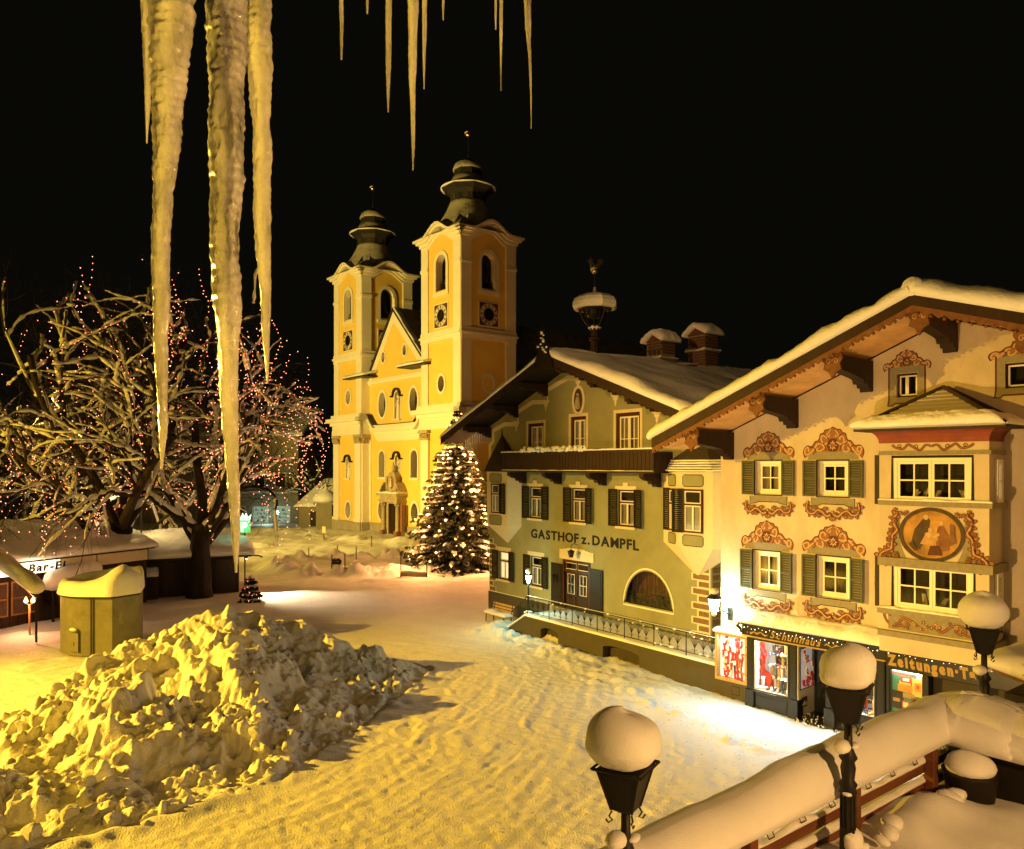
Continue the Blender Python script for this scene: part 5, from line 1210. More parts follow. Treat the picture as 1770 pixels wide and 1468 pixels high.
    for (p, q) in ((c1, A), (c2, A), (c0, A2), (c3, A2)): MB().tube([p + Vector((0, 0, .05)), q + Vector((0, 0, .05))], .06, 6).build('hip_ridge', M['shingle'], rf)
    return ho, b0, b1, B, zb0
M['bay_snow'] = mat('thin_snow_on_shingles', (0.46, 0.43, 0.36), 0.8, 0.12, 2.5, 0.4, 14, stretch=(.5, 1, 3))
HO, BAY0, BAY1, BAYD, BAYZ = build_house()

# ================================================================ shop fronts
def box_lamp(name, root_pl, u, d, z, size, power, color, down, out):
    """strip light inside a display, shining out and down"""
    L = bpy.data.lights.new(name, 'AREA'); L.shape = 'RECTANGLE'; L.size = size[0]; L.size_y = size[1]; L.energy = power; L.color = color
    o = bpy.data.objects.new(name, L); COL.objects.link(o); o.location = root_pl.world(u, d, z)
    n = -root_pl.w * out; o.rotation_euler = Vector((n[0], n[1], -down)).to_track_quat('-Z', 'Y').to_euler()
    return o
COOL = (0.86, 0.97, 1.0)
def shoe_mesh(kind):
    mb = MB()
    if kind == 'boot':
        mb.tube([(-.03, 0, .02), (-.03, 0, .10), (-.035, 0, .24), (-.04, 0, .34)], [.045, .042, .05, .056], 7).tube([(-.06, 0, .035), (.03, 0, .04), (.11, 0, .03), (.15, 0, .022)], [.040, .042, .040, .02], 7, flat=.9).box(-.09, .16, -.04, .04, 0, .015)
    elif kind == 'shoe':
        mb.tube([(-.09, 0, .06), (-.05, 0, .055), (.03, 0, .045), (.11, 0, .035), (.15, 0, .025)], [.035, .042, .042, .040, .018], 7, flat=.8).box(-.12, .15, -.038, .038, 0, .014)
    else:          # a hanging stocking boot
        mb.tube([(-.02, 0, .34), (-.02, 0, .16), (-.01, 0, .07), (.05, 0, .03), (.13, 0, .035), (.15, 0, .05)], [.058, .05, .055, .05, .042, .015], 7).tube([(-.02, 0, .345), (-.02, 0, .29)], .066, 7)
    return mb
def shop():
    D = -.35
    # ---- shop front with two display windows and a recessed door
    sh = thing('shoe_shop_front', 'black-green wooden shop front with golden script and two lit shoe windows', 'shop front', R.world(0, 0, 0), R.rz)
    g = M['shop_green']
    def pillar(u0, u1, z1=2.42):
        p = MB().cbox(u0, u1, D, -.01, .62, z1, .02).build('pilaster', g, sh)
        MB().cbox(u0 - .04, u1 + .04, D - .05, -.01, 0.0, .62, .02).build('pilaster_base', g, p)
        MB().cbox(u0 + .05, u1 - .05, D - .012, D - .001, .72, z1 - .12, .01).build('pilaster_panel', g, p)
        for z in (1.05, 1.72, 2.0): MB().box(u0 - .01, u1 + .01, D - .02, D - .013, z, z + .025).build('bead', g, p)
    pillar(1.14, 1.40); pillar(2.70, 2.98); pillar(3.92, 4.20); pillar(5.49, 5.76)
    for (a, b, nm) in ((1.44, 2.70, 'l'), (4.24, 5.49, 'r')):
        MB().cbox(a - .04, b, D + .04, -.01, 0, .56, .015).build('stall_riser', g, sh)
        MB().cbox(a + .08, b - .08, D + .022, D + .038, .10, .46, .012).build('riser_panel', g, sh)
        MB().cbox(a - .04, b, D - .03, -.01, .565, .62, .012).build('window_ledge', g, sh)
        fr = MB(); fr.box(a - .04, a, D, D + .06, .62, 2.42).box(b - .05, b, D, D + .06, .62, 2.42).box(a, b - .05, D, D + .06, 2.32, 2.42).box(a, b - .05, D, D + .06, .622, .66)
        w = fr.build('display_window', g, sh)
        MB().ribbon([(a + .01, .67), (b - .06, .67), (b - .06, 2.31), (a + .01, 2.31)], .02, D - .004, closed=True).build('glazing_bead', M['cream'], w)
        MB().box(a, b - .05, D + .02, D + .028, .66, 2.32).build('pane', M['shop_glass'], w)
        # inside: white back, shelves
        zin = .62
        MB().box(a - .03, b, .62, .64, .6, 2.5).build('lit_back', M['lit_back'], w)
        MB().add([(a - .02, D + .07, .64), (b - .03, D + .07, .64), (b - .03, .62, .64), (a - .02, .62, .64)], [(0, 1, 2, 3)]).build('window_floor', M['felt_white'], w)
        for x in (a - .02, b - .02): MB().box(x - .005, x + .005, D + .07, .62, .64, 2.45).build('window_side', M['lit_back'], w)
        MB().box(a - .02, b - .02, D + .07, .62, 2.45, 2.47).build('window_top', M['white'], w)
        for k in range(3): MB().box(a + (.42 if nm == 'l' else .3), b - .06, .10 + .02 * k, .55, 1.02 + .40 * k, 1.035 + .40 * k).build('shelf', M['white'], w)
        # red drape down one side
        dp = MB(); n = 20; vs = []
        for i in range(n + 1):
            z = .66 + 1.6 * i / n; wd = .13 + .10 * abs(math.sin(i * .33)) + (.18 if i < 8 else 0)
            for j in range(5): vs.append((a + .03 + wd * j / 4, .02 + .06 * math.sin(i * 1.3 + j * 2), z))
        dp.add(vs, [(i * 5 + j, i * 5 + j + 1, i * 5 + j + 6, i * 5 + j + 5) for i in range(n) for j in range(4)]); dp.build('red_drape', M['felt_red'], w, smooth=True)
        box_lamp('display_lamp', R, (a + b) / 2, D + .17, 2.27, (1.0, .08), 105, COOL, 1.1, 1.0)
        box_lamp('display_lamp', R, (a + b) / 2, D + .18, 2.27, (1.0, .08), 10, (1, .95, .9), 1.5, -1.0)
    # recessed doorway
    k = .75
    MB().box(2.985, 3.005, D + .02, k, .05, 2.42).build('door_return', M['cream'], sh)
    MB().add([(3.01, D + .15, .95), (3.01, k - .15, .95), (3.01, k - .15, 2.25), (3.01, D + .15, 2.25)], [(0, 1, 2, 3)]).build('side_display', M['lit_back'], sh)
    fr2 = MB(); 
    for (y0, y1, q0, q1) in ((D + .12, D + .15, .92, 2.28), (k - .15, k - .12, .92, 2.28), (D + .15, k - .15, .92, .95), (D + .15, k - .15, 2.25, 2.28)): fr2.box(3.006, 3.03, y0, y1, q0, q1)
    fr2.build('display_frame', g, sh)
    MB().box(3.006, 3.02, D + .25, D + .60, .34, .66).build('notice_board', M['dark_in'], sh)
    nb = MB(); 
    for i in range(5): nb.box(3.021, 3.024, D + .28 + i * .06, D + .32 + i * .06, .38 + .02 * (i % 2), .46 + .04 * (i % 3))
    nb.build('notice_print', M['white'], sh, kind='stuff')
    MB().box(3.0, 4.3, k, k + .03, 0.05, 2.5).build('shop_door', g, sh)
    MB().box(3.12, 3.84, k - .012, k - .003, .5, 2.2).build('door_pane', M['glass'], sh)
    MB().box(3.01, 3.9, D + .02, k, 2.43, 2.46).build('recess_ceiling', M['white'], sh)
    MB().box(3.0, 4.3, D - .2, k, .004, .06).build('door_mat', M['leather_blk'], sh)
    rs = random.Random(8); mm = MB()
    for i in range(60): mm.ball((rs.uniform(3.0, 4.0), rs.uniform(D - .5, .3), .07), rs.uniform(.012, .03), 5, 4)
    mm.build('snow_crumb', M['snow'], sh, kind='stuff')
    # fascia
    fa = MB().cbox(.98, 5.80, D - .03, -.01, 2.42, 2.80, .012).build('fascia', g, sh)
    MB().cbox(.92, 5.84, D - .10, -.01, 2.80, 2.86, .01).build('fascia_cornice', g, fa)
    MB().cbox(1.0, 5.80, D - .06, -.012, 2.40, 2.45, .01).build('fascia_moulding', M['gilt'], fa)
    MB().tube([(.92, D - .1, 2.84), (.86, D - .12, 2.74), (.95, D - .08, 2.66), (.98, D - .05, 2.5)], [.05, .06, .05, .03], 6).build('console', g, fa)
    letters(fa, 'Schuhhaus', 2.05, D - .033, 2.50, .34, M['gilt'], .006, 1.75, .006, italic=.35, spaces=.3)
    gb = MB(); gb.ribbon([(1.3, 2.52), (1.45, 2.60), (1.55, 2.55), (1.7, 2.62), (1.85, 2.53), (1.95, 2.56)], [.08, .03, .07, .03, .06, .02], D - .034).ribbon([(3.9, 2.56), (4.0, 2.62), (4.15, 2.53), (4.3, 2.62), (4.5, 2.55)], [.02, .06, .03, .07, .03], D - .034)
    for i in range(12): gb.ball((1.2 + 4.4 * (i + .3 * (i % 3)) / 12.5, D - .036, 2.55 + .05 * (i % 3)), .02, 5, 4)
    gb.build('gilt_ornament', M['gilt'], fa, kind='stuff')
    fb = MB(); rs = random.Random(6)
    for i in range(34): fb.ball((1.1 + 4.6 * i / 34, D - .07, 2.71 + .04 * math.sin(i * 1.9)), 0.012 if i % 3 else .018, 6, 4)
    fb.build('fairy_light_bulb', mat('pale_shop_bulb', (1, .9, .8), .4, 0, emit=(1, .86, .74), estr=2.5, sample=False), fa, kind='stuff')
    # canopy with snow over it
    cn = MB().add([(.85, D - .14, 2.862), (5.86, D - .14, 2.862), (5.86, -.005, 3.15), (.85, -.005, 3.15)], [(0, 1, 2, 3)]).build('canopy', g, sh)
    MB().snow((.80, D - .20, 2.865), (5.80, D - .20, 2.865), (5.80, -.01, 3.17), (.80, -.01, 3.17), .22, 60, 10, 51, .2, .3, freq=1.4).build('snow_cover', M['snow_roof'], cn, smooth=True)
    # goods
    mats = [M['leather_blk'], M['leather_blk'], M['leather_brn'], M['leather_tan'], M['felt_white'], M['felt_red'], M['leather_blk']]
    meshes = {}
    def good(kind, mt, u, d, z, rz, k, label, group):
        key = (kind, mt.name)
        if key not in meshes:
            o = shoe_mesh(kind).build(kind, mt, smooth=True); meshes[key] = o.data
        else:
            o = bpy.data.objects.new(kind, meshes[key]); COL.objects.link(o)
        o.location = R.world(u, d, z); o.rotation_euler = (0, 0, R.rz + rz); o.scale = (k, k, k)
        return tag(o, label, 'boot' if kind == 'boot' else 'shoe' if kind == 'shoe' else 'stocking', group)
    col = {'black_leather': 'black', 'brown_leather': 'brown', 'tan_leather': 'tan', 'white_fur': 'white', 'red_felt': 'red'}
    LEV = ('floor', 'bottom shelf', 'middle shelf', 'top shelf')
    for (a, b, lab) in ((1.44, 2.66, 'left'), (4.24, 5.45, 'right')):
        wl = 'of the lit shop window beside the display case' if lab == 'left' else 'of the lit shop window beside the newsagent'
        rs = random.Random(3 if lab == 'left' else 4)
        for lev, z in enumerate((.66, 1.036, 1.436, 1.836)):
            n = 9 if lev == 0 else 7; x0 = a + (.12 if lev == 0 else .42 if lab == 'left' else .32)
            for row in range(2):
                for i in range(n):
                    u = x0 + (b - .10 - x0) * (i + .25 * row) / (n - .5)
                    kd = 'boot' if rs.random() < (.75 if row else .35) else 'shoe'; mt = rs.choice(mats)
                    good(kd, mt, u, .14 + .2 * row - (.2 if lev == 0 else 0), z + .004, rs.uniform(-2.4, -.7), rs.uniform(.95, 1.2), '%s %s on the %s %s' % (col[mt.name], kd, LEV[lev], wl), 'shoes and boots in the %s lit window' % lab)
        for i in range(22):         # pairs hung on the back wall
            u = a + .38 + (b - a - .5) * ((i % 6) + rs.random() * .5) / 6; z = .78 + .42 * (i // 6) + rs.uniform(-.03, .1); mt = rs.choice(mats)
            good('boot', mt, u, .56, z, rs.uniform(-1.9, -1.2), 1.05, '%s boot hung on the back wall %s' % (col[mt.name], wl), 'shoes and boots in the %s lit window' % lab)
    # lit display case beside the shop
    cs = thing('display_case', 'wood framed glowing white wall case full of red Christmas stockings', 'display case', R.world(.5, -.02, .69), R.rz)
    x0, x1, h = -.64, .62, 1.66
    f = MB(); f.box(x0, x0 + .09, -.28, 0, 0, h).box(x1 - .09, x1, -.28, 0, 0, h).box(x0 + .09, x1 - .09, -.28, 0, 0, .09).box(x0 + .09, x1 - .09, -.28, 0, h - .09, h); f.build('case_frame', M['sign_wood'], cs)
    MB().box(x0 + .09, x1 - .09, -.06, -.02, .09, h - .09).build('case_back', mat('glowing_case_back', (.9, .9, .86), .6, 0, emit=(1, .96, .88), estr=.75), cs)
    MB().box(x0 + .09, x1 - .09, -.268, -.262, .09, h - .09).build('pane', M['shop_glass'], cs)
    MB().snow((x0 - .05, -.32, h), (x1 + .05, -.32, h), (x1 + .05, 0, h), (x0 - .05, 0, h), .16, 20, 6, 9, .14, .3, freq=2).build('snow_cap', M['snow'], cs, smooth=True)
    box_lamp('case_lamp', R, .5, -.24, 2.22, (1.0, .04), 45, COOL, 1.0, 1.0)
    rs = random.Random(14)
    for i in range(36):
        c, r = i % 6, i // 6; mt = rs.choice((M['felt_red'],) * 6 + (M['felt_white'],) * 2 + (M['leather_blk'], M['leather_tan']))
        good('stocking', mt, .5 - .33 + c * .145 + rs.uniform(-.05, .05), -.15 - .02 * (i % 3), .69 + .10 + r * .215 + rs.uniform(-.04, .04), rs.choice((0, PI)), rs.uniform(.75, .95), '%s felt stocking pinned up in the glowing wall case, %s' % (col[mt.name], 'lower half' if r < 3 else 'upper half'), 'stockings in the white display case')
    rs = random.Random(15)
    for i in range(24):
        u = 3.04; d = -.14 + .62 * rs.random(); z = .97 + 1.05 * rs.random() ** 1.3; mt = M['felt_red'] if rs.random() < .75 else M['felt_white']
        good('stocking', mt, u + .05, d, z, PI / 2, .6, '%s stocking in the narrow lit display beside the shop door' % col[mt.name], 'stockings beside the shop door')
    # wall below the case
    bs = MB().cbox(-.08, 1.08, -.10, -.006, 0, .66, .02).build('wall_base', M['olive_dk'], HO)
    MB().ribbon([(.42, .22), (.72, .22), (.72, .50), (.42, .50)], .025, -.104, closed=True).build('meter_hatch', M['letter_blk'], bs)
    # ---- newsagent under the bay
    ns = thing('newsagent_front', 'black newsagent front with golden Zeitungen lettering under the painted bay', 'shop front', R.world(0, 0, 0), R.rz)
    E = -.40
    MB().cbox(5.80, 12.0, E, -.01, 2.22, 2.74, .012).build('fascia', g, ns)
    MB().add([(5.75, E - .22, 2.78), (12, E - .22, 2.78), (12, -.01, 3.02), (5.75, -.01, 3.02), (5.75, E - .22, 2.75), (12, E - .22, 2.75)], [(0, 1, 2, 3), (0, 4, 5, 1)]).build('sloping_hood', g, ns)
    letters(ns, 'Zeitungen·Ta', 5.86, E - .003, 2.36, .40, M['gilt'], .028, 2.35, .006, italic=-.12, spaces=.2)
    fb = MB()
    for i in range(22): fb.ball((5.9 + 3.3 * i / 22, E - .05, 2.70 + .03 * math.sin(i * 2.3)), 0.012 if i % 4 else .018, 6, 4)
    fb.build('fairy_light_bulb', bpy.data.materials['pale_shop_bulb'], ns, kind='stuff')
    MB().cbox(5.80, 12.0, E + .05, -.01, 0, .95, .012).build('stall_riser', g, ns)
    for u in (5.80, 6.80, 8.2, 10): MB().cbox(u, u + (.10 if u < 6 else .18), E + .02, -.01, .95, 2.22, .012).build('mullion', g, ns)
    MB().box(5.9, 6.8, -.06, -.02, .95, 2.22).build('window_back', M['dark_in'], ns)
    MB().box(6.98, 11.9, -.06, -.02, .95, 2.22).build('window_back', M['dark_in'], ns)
    MB().box(5.9, 6.8, E + .05, E + .056, .95, 2.22).build('pane', M['shop_glass'], ns)
    po = thing('poster', 'green and red poster with orange packets in the newsagent window', 'poster', R.world(6.36, E + .12, .98), R.rz)
    MB().box(-.44, .44, 0, .012, 0, 1.24).build('poster_sheet', M['teal'], po)
    prt = MB()
    def pr(mt, x0, x1, z0, z1, k): MB().box(x0, x1, -.003 - .002 * k, -.001 - .002 * k + .001, z0, z1).build('print', M[mt], po)
    pr('print_red', -.42, .26, 1.10, 1.19, 0); pr('print_orange', -.26, .16, .62, .84, 0); pr('print_yellow', -.22, .1, .84, .93, 0); pr('print_red', -.18, .12, .90, 1.06, 1); pr('felt_white', -.12, .06, .94, 1.02, 2)
    pr('print_yellow', .14, .42, .55, 1.05, 0); pr('print_orange', .2, .38, .7, .95, 1); pr('print_red', .26, .33, .78, .88, 2); pr('felt_white', .26, .44, 1.06, 1.22, 1)
    pr('letter_blk', -.43, -.1, .10, .62, 0); pr('leather_tan', -.12, .2, .46, .60, 1); pr('print_red', -.14, .06, .14, .36, 2); pr('leather_brn', .1, .42, .2, .5, 1); pr('felt_white', -.11, .03, .18, .32, 3); pr('letter_blk', .16, .36, .32, .46, 2); pr('leather_tan', -.4, -.2, .30, .40, 1); pr('print_orange', .12, .4, .02, .16, 1)
    box_lamp('newsagent_lamp', R, 6.36, E + .10, 2.2, (.8, .05), 14, (1, .95, .85), 2.0, -.6)
    # ---- big mercury lantern on an iron bracket at the house corner
    wl_ = thing('wall_lantern', 'glaring white mercury lantern with a snow cap on a wall bracket', 'wall lamp', R.world(.30, -.01, 3.20), R.rz)
    MB().box(-.10, .10, -.03, 0, -.42, .02).build('wall_plate', M['iron'], wl_)
    MB().tube([(0, -.03, -.25), (0, -.5, -.02), (0, -1.0, -.02)], .025, 6).tube([(0, -.03, -.05), (0, -.4, -.03), (0, -.55, -.14)], .015, 5).build('bracket', M['iron'], wl_)
    MB().lathe([(.02, -.05), (.05, 0), (.13, .02), (.20, .44)], (0, -1.0), 6, PI / 6, cap=False).build('lantern_glass', M['mercury'], wl_)
    MB().lathe([(.27, .45), (.24, .49), (.08, .62), (.05, .68)], (0, -1.0), 6, PI / 6).build('lantern_roof', M['iron'], wl_)
    for k in range(6):
        a = PI / 6 + k * PI / 3
        MB().tube([(.13 * math.cos(a), -1.0 + .13 * math.sin(a), .01), (.21 * math.cos(a), -1.0 + .21 * math.sin(a), .45)], .012, 4).build('lantern_bar', M['iron'], wl_)
    MB().ball((0, -1.0, .70), .16, 8, 6, sc=(1.1, 1.1, .7)).build('snow_cap', M['snow'], wl_, smooth=True)
    MB().ball((0, -1.0, -.08), .09, 8, 6).build('snow_lump', M['snow'], wl_, smooth=True)
    p = R.world(.30, -.80, 0); lamp('mercury_lamp', 'POINT', (p[0], p[1], 3.42), 230, (0.72, 1.0, 0.74), .12)
    p2 = R.world(.30, -1.35, 0)
shop()
# ================================================================ the twin-towered church
M['helm_snow'] = mat('thin_snow_on_copper', (0.40, 0.37, 0.29), 0.75, 0.25, 0.9, 0.3, 4, second=(0.12, 0.105, 0.08), cut=(.55, .68), s2=.8)
def build_church():
    ch = thing('church', 'yellow and white baroque church with two bell towers and a steep gable front', 'church', C.loc(), C.rz)
    wy, ww, st = M['church_yellow'], M['church_white'], M['church_stone']
    TOP = 32.0
    bulge = lambda x, W: 1.15 * max(0.0, math.sin(PI * min(1, max(0, (x / W - .14) / .72)))) ** 1.6
    def curve(W, n=24, x0=0.0, x1=None): x1 = W if x1 is None else x1; return [(x0 + (x1 - x0) * i / n, TOP + bulge(min(max(x0 + (x1 - x0) * i / n, 0), W), W)) for i in range(n + 1)]
    def tower_face(par, xf, W, front, right_t):
        cx = W / 2
        bel = arch(cx - .92, cx + .92, 26.75, 30.5)
        holes = [bel, oval(cx, 16.9, .58, .86, 20)]
        if front: holes += [oval(cx, 2.65, .68, 1.02, 20), arch(cx - .55, cx + .55, 6.7, 9.3)]
        MB(xf).wall([(0, 0), (W, 0)] + curve(W)[::-1], holes, 0, .75, 0, 1).build('tower_wall', [wy, ww], par)
        def p(name, mt, fn): mb = MB(xf); fn(mb); return mb.build(name, mt, par)
        # belfry opening
        sur = arch(cx - 1.2, cx + 1.2, 26.3, 30.85, 14)
        b = p('belfry_opening', ww, lambda m: m.ribbon([(cx - 1.15, 26.45)] + arch(cx - 1.15, cx + 1.15, 26.4, 30.8, 14)[2:][::-1][0:0] + [(cx - 1.15, 29.4)] + [(cx + 1.12 * math.cos(a), 29.55 + 1.15 * math.sin(a)) for a in [PI - PI * i / 14 for i in range(15)]] + [(cx + 1.15, 29.4), (cx + 1.15, 26.45)], .42, -.10).box(cx - 1.4, cx + 1.4, -.14, -.002, 26.15, 26.55))
        MB(xf).box(cx - 1.1, cx + 1.1, 1.6, 1.7, 26.5, 30.8).build('bell_chamber', M['dark_in'], b)
        m = MB(xf)
        for k in range(5): m.box(cx - .92, cx + .92, .5, .56, 26.9 + k * .16, 26.96 + k * .16)
        m.build('railing', M['wood_black'], b, kind='stuff')
        MB(xf).lathe([(.75, 27.5), (.62, 27.9), (.4, 28.7), (.15, 29.0)], (cx, 1.1), 12).build('bell', M['iron'], b, smooth=True)
        # clock
        ck = MB(xf).box(cx - 1.35, cx + 1.35, -.06, -.002, 22.75, 25.4).build('clock', ww, par)
        MB(xf).box(cx - 1.2, cx + 1.2, -.085, -.062, 22.88, 25.27).build('clock_panel', mat('clock_panel', (.10, .05, .025), .6, .2, 3) if 'clock_panel' not in bpy.data.materials else bpy.data.materials['clock_panel'], ck)
        cz = 24.07
        MB(xf).ribbon(oval(cx, cz, .92, .92, 36), .46, -.10, closed=True).build('dial', M['cream'], ck)
        m = MB(xf)
        for k in range(12):
            a = PI / 2 - k * PI / 6; dx, dz = math.cos(a), math.sin(a); nx, nz = -dz, dx
            nb = (2, 1, 2, 3, 2, 1, 2, 3, 3, 2, 1, 2)[k]
            for q in range(nb):
                o = (q - (nb - 1) / 2) * .105
                m.ribbon([(cx + dx * .74 + nx * o, cz + dz * .74 + nz * o), (cx + dx * 1.10 + nx * o, cz + dz * 1.10 + nz * o)], .065, -.112)
        m.build('numeral', M['letter_blk'], ck, kind='stuff')
        MB(xf).sheet(oval(cx, cz, .62, .62, 24), -.095).build('dial_centre', M['letter_blk'], ck)
        MB(xf).ribbon([(cx - .12, cz - .15), (cx + .38, cz + .48)], .10, -.125).build('hour_hand', M['gold'], ck)
        MB(xf).ribbon([(cx + .1, cz + .2), (cx - .30, cz - .85)], .08, -.130).build('minute_hand', M['gold'], ck)
        # round windows, glass set deep
        for (wx, wz, rx, rz_) in ([(cx, 16.9, .58, .86)] + ([(cx, 2.65, .68, 1.02)] if front else [])):
            o = p('oval_window', ww, lambda m: m.ribbon(oval(wx, wz, rx + .14, rz_ + .14, 28), .30, -.06, closed=True))
            MB(xf).sheet(oval(wx, wz, rx + .05, rz_ + .05, 20), .70).build('pane', M['dark_glass'], o)
            m = MB(xf)
            for k in (-1, 0, 1): m.box(wx + k * rx * .5 - .02, wx + k * rx * .5 + .02, .66, .69, wz - rz_, wz + rz_)
            for k in (-1, 0, 1): m.box(wx - rx, wx + rx, .66, .69, wz + k * rz_ * .5 - .02, wz + k * rz_ * .5 + .02)
            m.build('glazing_bar', M['iron'], o, kind='stuff')
        if front: niche(par, xf, cx, 6.7, 9.3, .55)
        # white corner strips
        sw = 1.22
        for (a, b_) in ((-.10, sw), (W - sw, W + (.10 if right_t else .10))):
            p('corner_strip', ww, lambda m: m.box(a, b_, -.16, -.003, 14.7, 21.4)); p('corner_strip', ww, lambda m: m.box(a, b_, -.16, -.003, 22.5, TOP - .3))
            p('impost', ww, lambda m: m.box(a - .05, b_ + .05, -.26, -.003, 29.1, 29.45))
        p('string_course', ww, lambda m: m.box(-.14, W + .14, -.24, -.003, 21.4, 22.5)); p('string_course', ww, lambda m: m.box(-.26, W + .26, -.38, -.003, 21.85, 22.10))
        # curved eaves cornice in four steps
        for k, (o0, o1, pr) in enumerate(((-.55, -.15, .14), (-.15, .22, .30), (.22, .46, .58), (.46, .70, .82))):
            e = pr * 1.0; c = curve(W, 30, -e, W + e)
            MB(xf).prism([(a, z + o0) for a, z in c] + [(a, z + o1) for a, z in c][::-1], -pr, .0 if k else -.003).build('eaves_cornice', ww, par)
        # entablature and pilasters of the lower storey
        for k, (z0, z1_, pr) in enumerate(((12.1, 12.75, .34), (12.75, 13.35, .30), (13.35, 13.75, .55), (13.75, 14.25, .95), (14.25, 14.7, .45))):
            p('entablature', ww, lambda m: m.box(-pr, W + pr, -pr, -.004 - .001 * k, z0, z1_))
        for (a, b_) in ((-.06, 1.42), (W - 1.42, W + .06)):
            pl = p('pilaster', ww, lambda m: m.box(a, b_, -.28, -.003, 1.7, 11.0))
            MB(xf).box(a - .12, b_ + .12, -.40, -.003, 1.3, 1.7).build('pilaster_base', ww, pl)
            m = MB(xf).box(a - .04, b_ + .04, -.34, -.003, 11.0, 11.2).box(a - .16, b_ + .16, -.46, -.003, 11.75, 12.1)
            for q in range(5):
                for r_ in range(2): m.ball((a + .15 + (b_ - a - .3) * q / 4, -.36 - .05 * r_, 11.36 + .22 * r_), .15, 7, 5)
            m.build('capital', M['marble'], pl)
        p('plinth', st, lambda m: m.box(-.22, W + .22, -.42, -.003, -.3, 1.3))
    def niche(par, xf, cx, z0, z1, hw, d0=0.0):
        m = MB(xf); hood = [(cx + (hw + .18) * math.cos(PI - PI * i / 12), z1 - hw + .05 + (hw + .18) * math.sin(PI - PI * i / 12)) for i in range(13)]
        hood = [(cx - hw - .62, z1 - hw - .02), (cx - hw - .2, z1 - hw - .02)] + hood[1:-1] + [(cx + hw + .2, z1 - hw - .02), (cx + hw + .62, z1 - hw - .02)]
        m.prism([(a, b + .14) for a, b in hood] + [(a, b - .06) for a, b in reversed(hood)], d0 - .36, d0 - .004)
        o = m.build('statue_niche', M['slate'], par)
        MB(xf).ribbon([(cx - hw - .1, z0), (cx - hw - .1, z1 - hw), (cx - hw * .8, z1 - .1), (cx, z1 + .1), (cx + hw * .8, z1 - .1), (cx + hw + .1, z1 - hw), (cx + hw + .1, z0)], .2, d0 - .05).build('niche_border', ww, o)
        MB(xf).box(cx - hw - .1, cx + hw + .1, d0 + .55, d0 + .6, z0 - .1, z1 + .1).build('niche_back', M['niche_red'], o)
        s = MB(xf); h = z1 - z0
        s.lathe([(.26, z0), (.30, z0 + .05), (.27, z0 + h * .25), (.22, z0 + h * .5), (.24, z0 + h * .62), (.13, z0 + h * .72), (.07, z0 + h * .75)], (cx, d0 + .15), 10)
        s.ball((cx, d0 + .15, z0 + h * .81), h * .075, 8, 6)
        s.tube([(cx - .2, d0 + .1, z0 + h * .66), (cx - .3, d0 - .05, z0 + h * .5), (cx - .08, d0 - .12, z0 + h * .46)], .07, 6).tube([(cx + .2, d0 + .1, z0 + h * .66), (cx + .28, d0 - .02, z0 + h * .52), (cx + .15, d0 - .14, z0 + h * .58)], .07, 6)
        s.build('statue', M['church_white'], o, smooth=True)
        MB(xf).box(cx - hw - .25, cx + hw + .25, d0 - .3, d0 - .003, z0 - .22, z0 - .003).build('niche_sill', ww, o)
    def tower(u0, u1, right_t):
        W, D = u1 - u0, 7.0
        t = MB().box(u0 + .02, u1 - .02, 1.9, D - .02, 0, 25.5).add([(u0, 0, 0), (u0, D, 0), (u0, D, TOP), (u0, 0, TOP)], [(3, 2, 1, 0)]).add([(u0, D, 0), (u1, D, 0), (u1, D, TOP), (u0, D, TOP)], [(3, 2, 1, 0)]).build('tower', wy, ch)
        tower_face(t, Matrix.Translation((u0, 0, 0)), W, True, right_t)
        sx = Matrix(((0, -1, 0, u1), (1, 0, 0, 0), (0, 0, 1, 0), (0, 0, 0, 1)))
        tower_face(t, sx, D, False, right_t)
        cx, cy = (u0 + u1) / 2, D / 2
        # bell-shaped helm
        h = W / 2 + .78
        m = MB(); c0 = [(cx - h, cy - h, TOP + .66), (cx + h, cy - h, TOP + .66), (cx + h, cy + h, TOP + .66), (cx - h, cy + h, TOP + .66)]
        k = 2.9; c1 = [(cx - k, cy - k, TOP + 1.75), (cx + k, cy - k, TOP + 1.75), (cx + k, cy + k, TOP + 1.75), (cx - k, cy + k, TOP + 1.75)]
        m.add(c0 + c1, [(i, (i + 1) % 4, (i + 1) % 4 + 4, i + 4) for i in range(4)])
        # roof swells over each curved cornice
        for q in range(4):
            a = q * PI / 2; ca, sa = math.cos(a), math.sin(a)
            pr = []
            for i in range(13):
                x = -h + 2 * h * i / 12; b = bulge(min(max(x + W / 2, 0), W), W)
                for (yy, zz) in ((-h, TOP + .69 + b), (-h * .62, TOP + 1.15 + b * 1.0), (-1.6, TOP + 2.9)):
                    X = x * (1 if yy == -h else .86 if yy > -h and yy < -2.1 else .5); pr.append((cx + X * ca - yy * sa, cy + X * sa + yy * ca, zz))
            m.add(pr, [(3 * i + j, 3 * i + 3 + j, 3 * i + 4 + j, 3 * i + 1 + j) for i in range(12) for j in (0, 1)])
        hm = m.build('helm', M['helm_snow'], t, smooth=False)
        cc = (cx, cy)
        MB().lathe([(4.1, 32.9), (3.75, 33.5), (3.3, 34.15), (2.95, 34.7), (2.6, 35.3), (2.3, 35.85), (2.1, 36.3), (2.0, 36.6)], cc, 24, 0).build('helm_bell', M['helm_snow'], hm, smooth=True)
        MB().lathe([(2.06, 36.1), (2.0, 36.9), (2.0, 37.3), (2.3, 37.7), (2.75, 37.95), (2.95, 38.05), (2.95, 38.16)], cc, 8, PI / 8).build('helm_drum', M['slate'], hm)
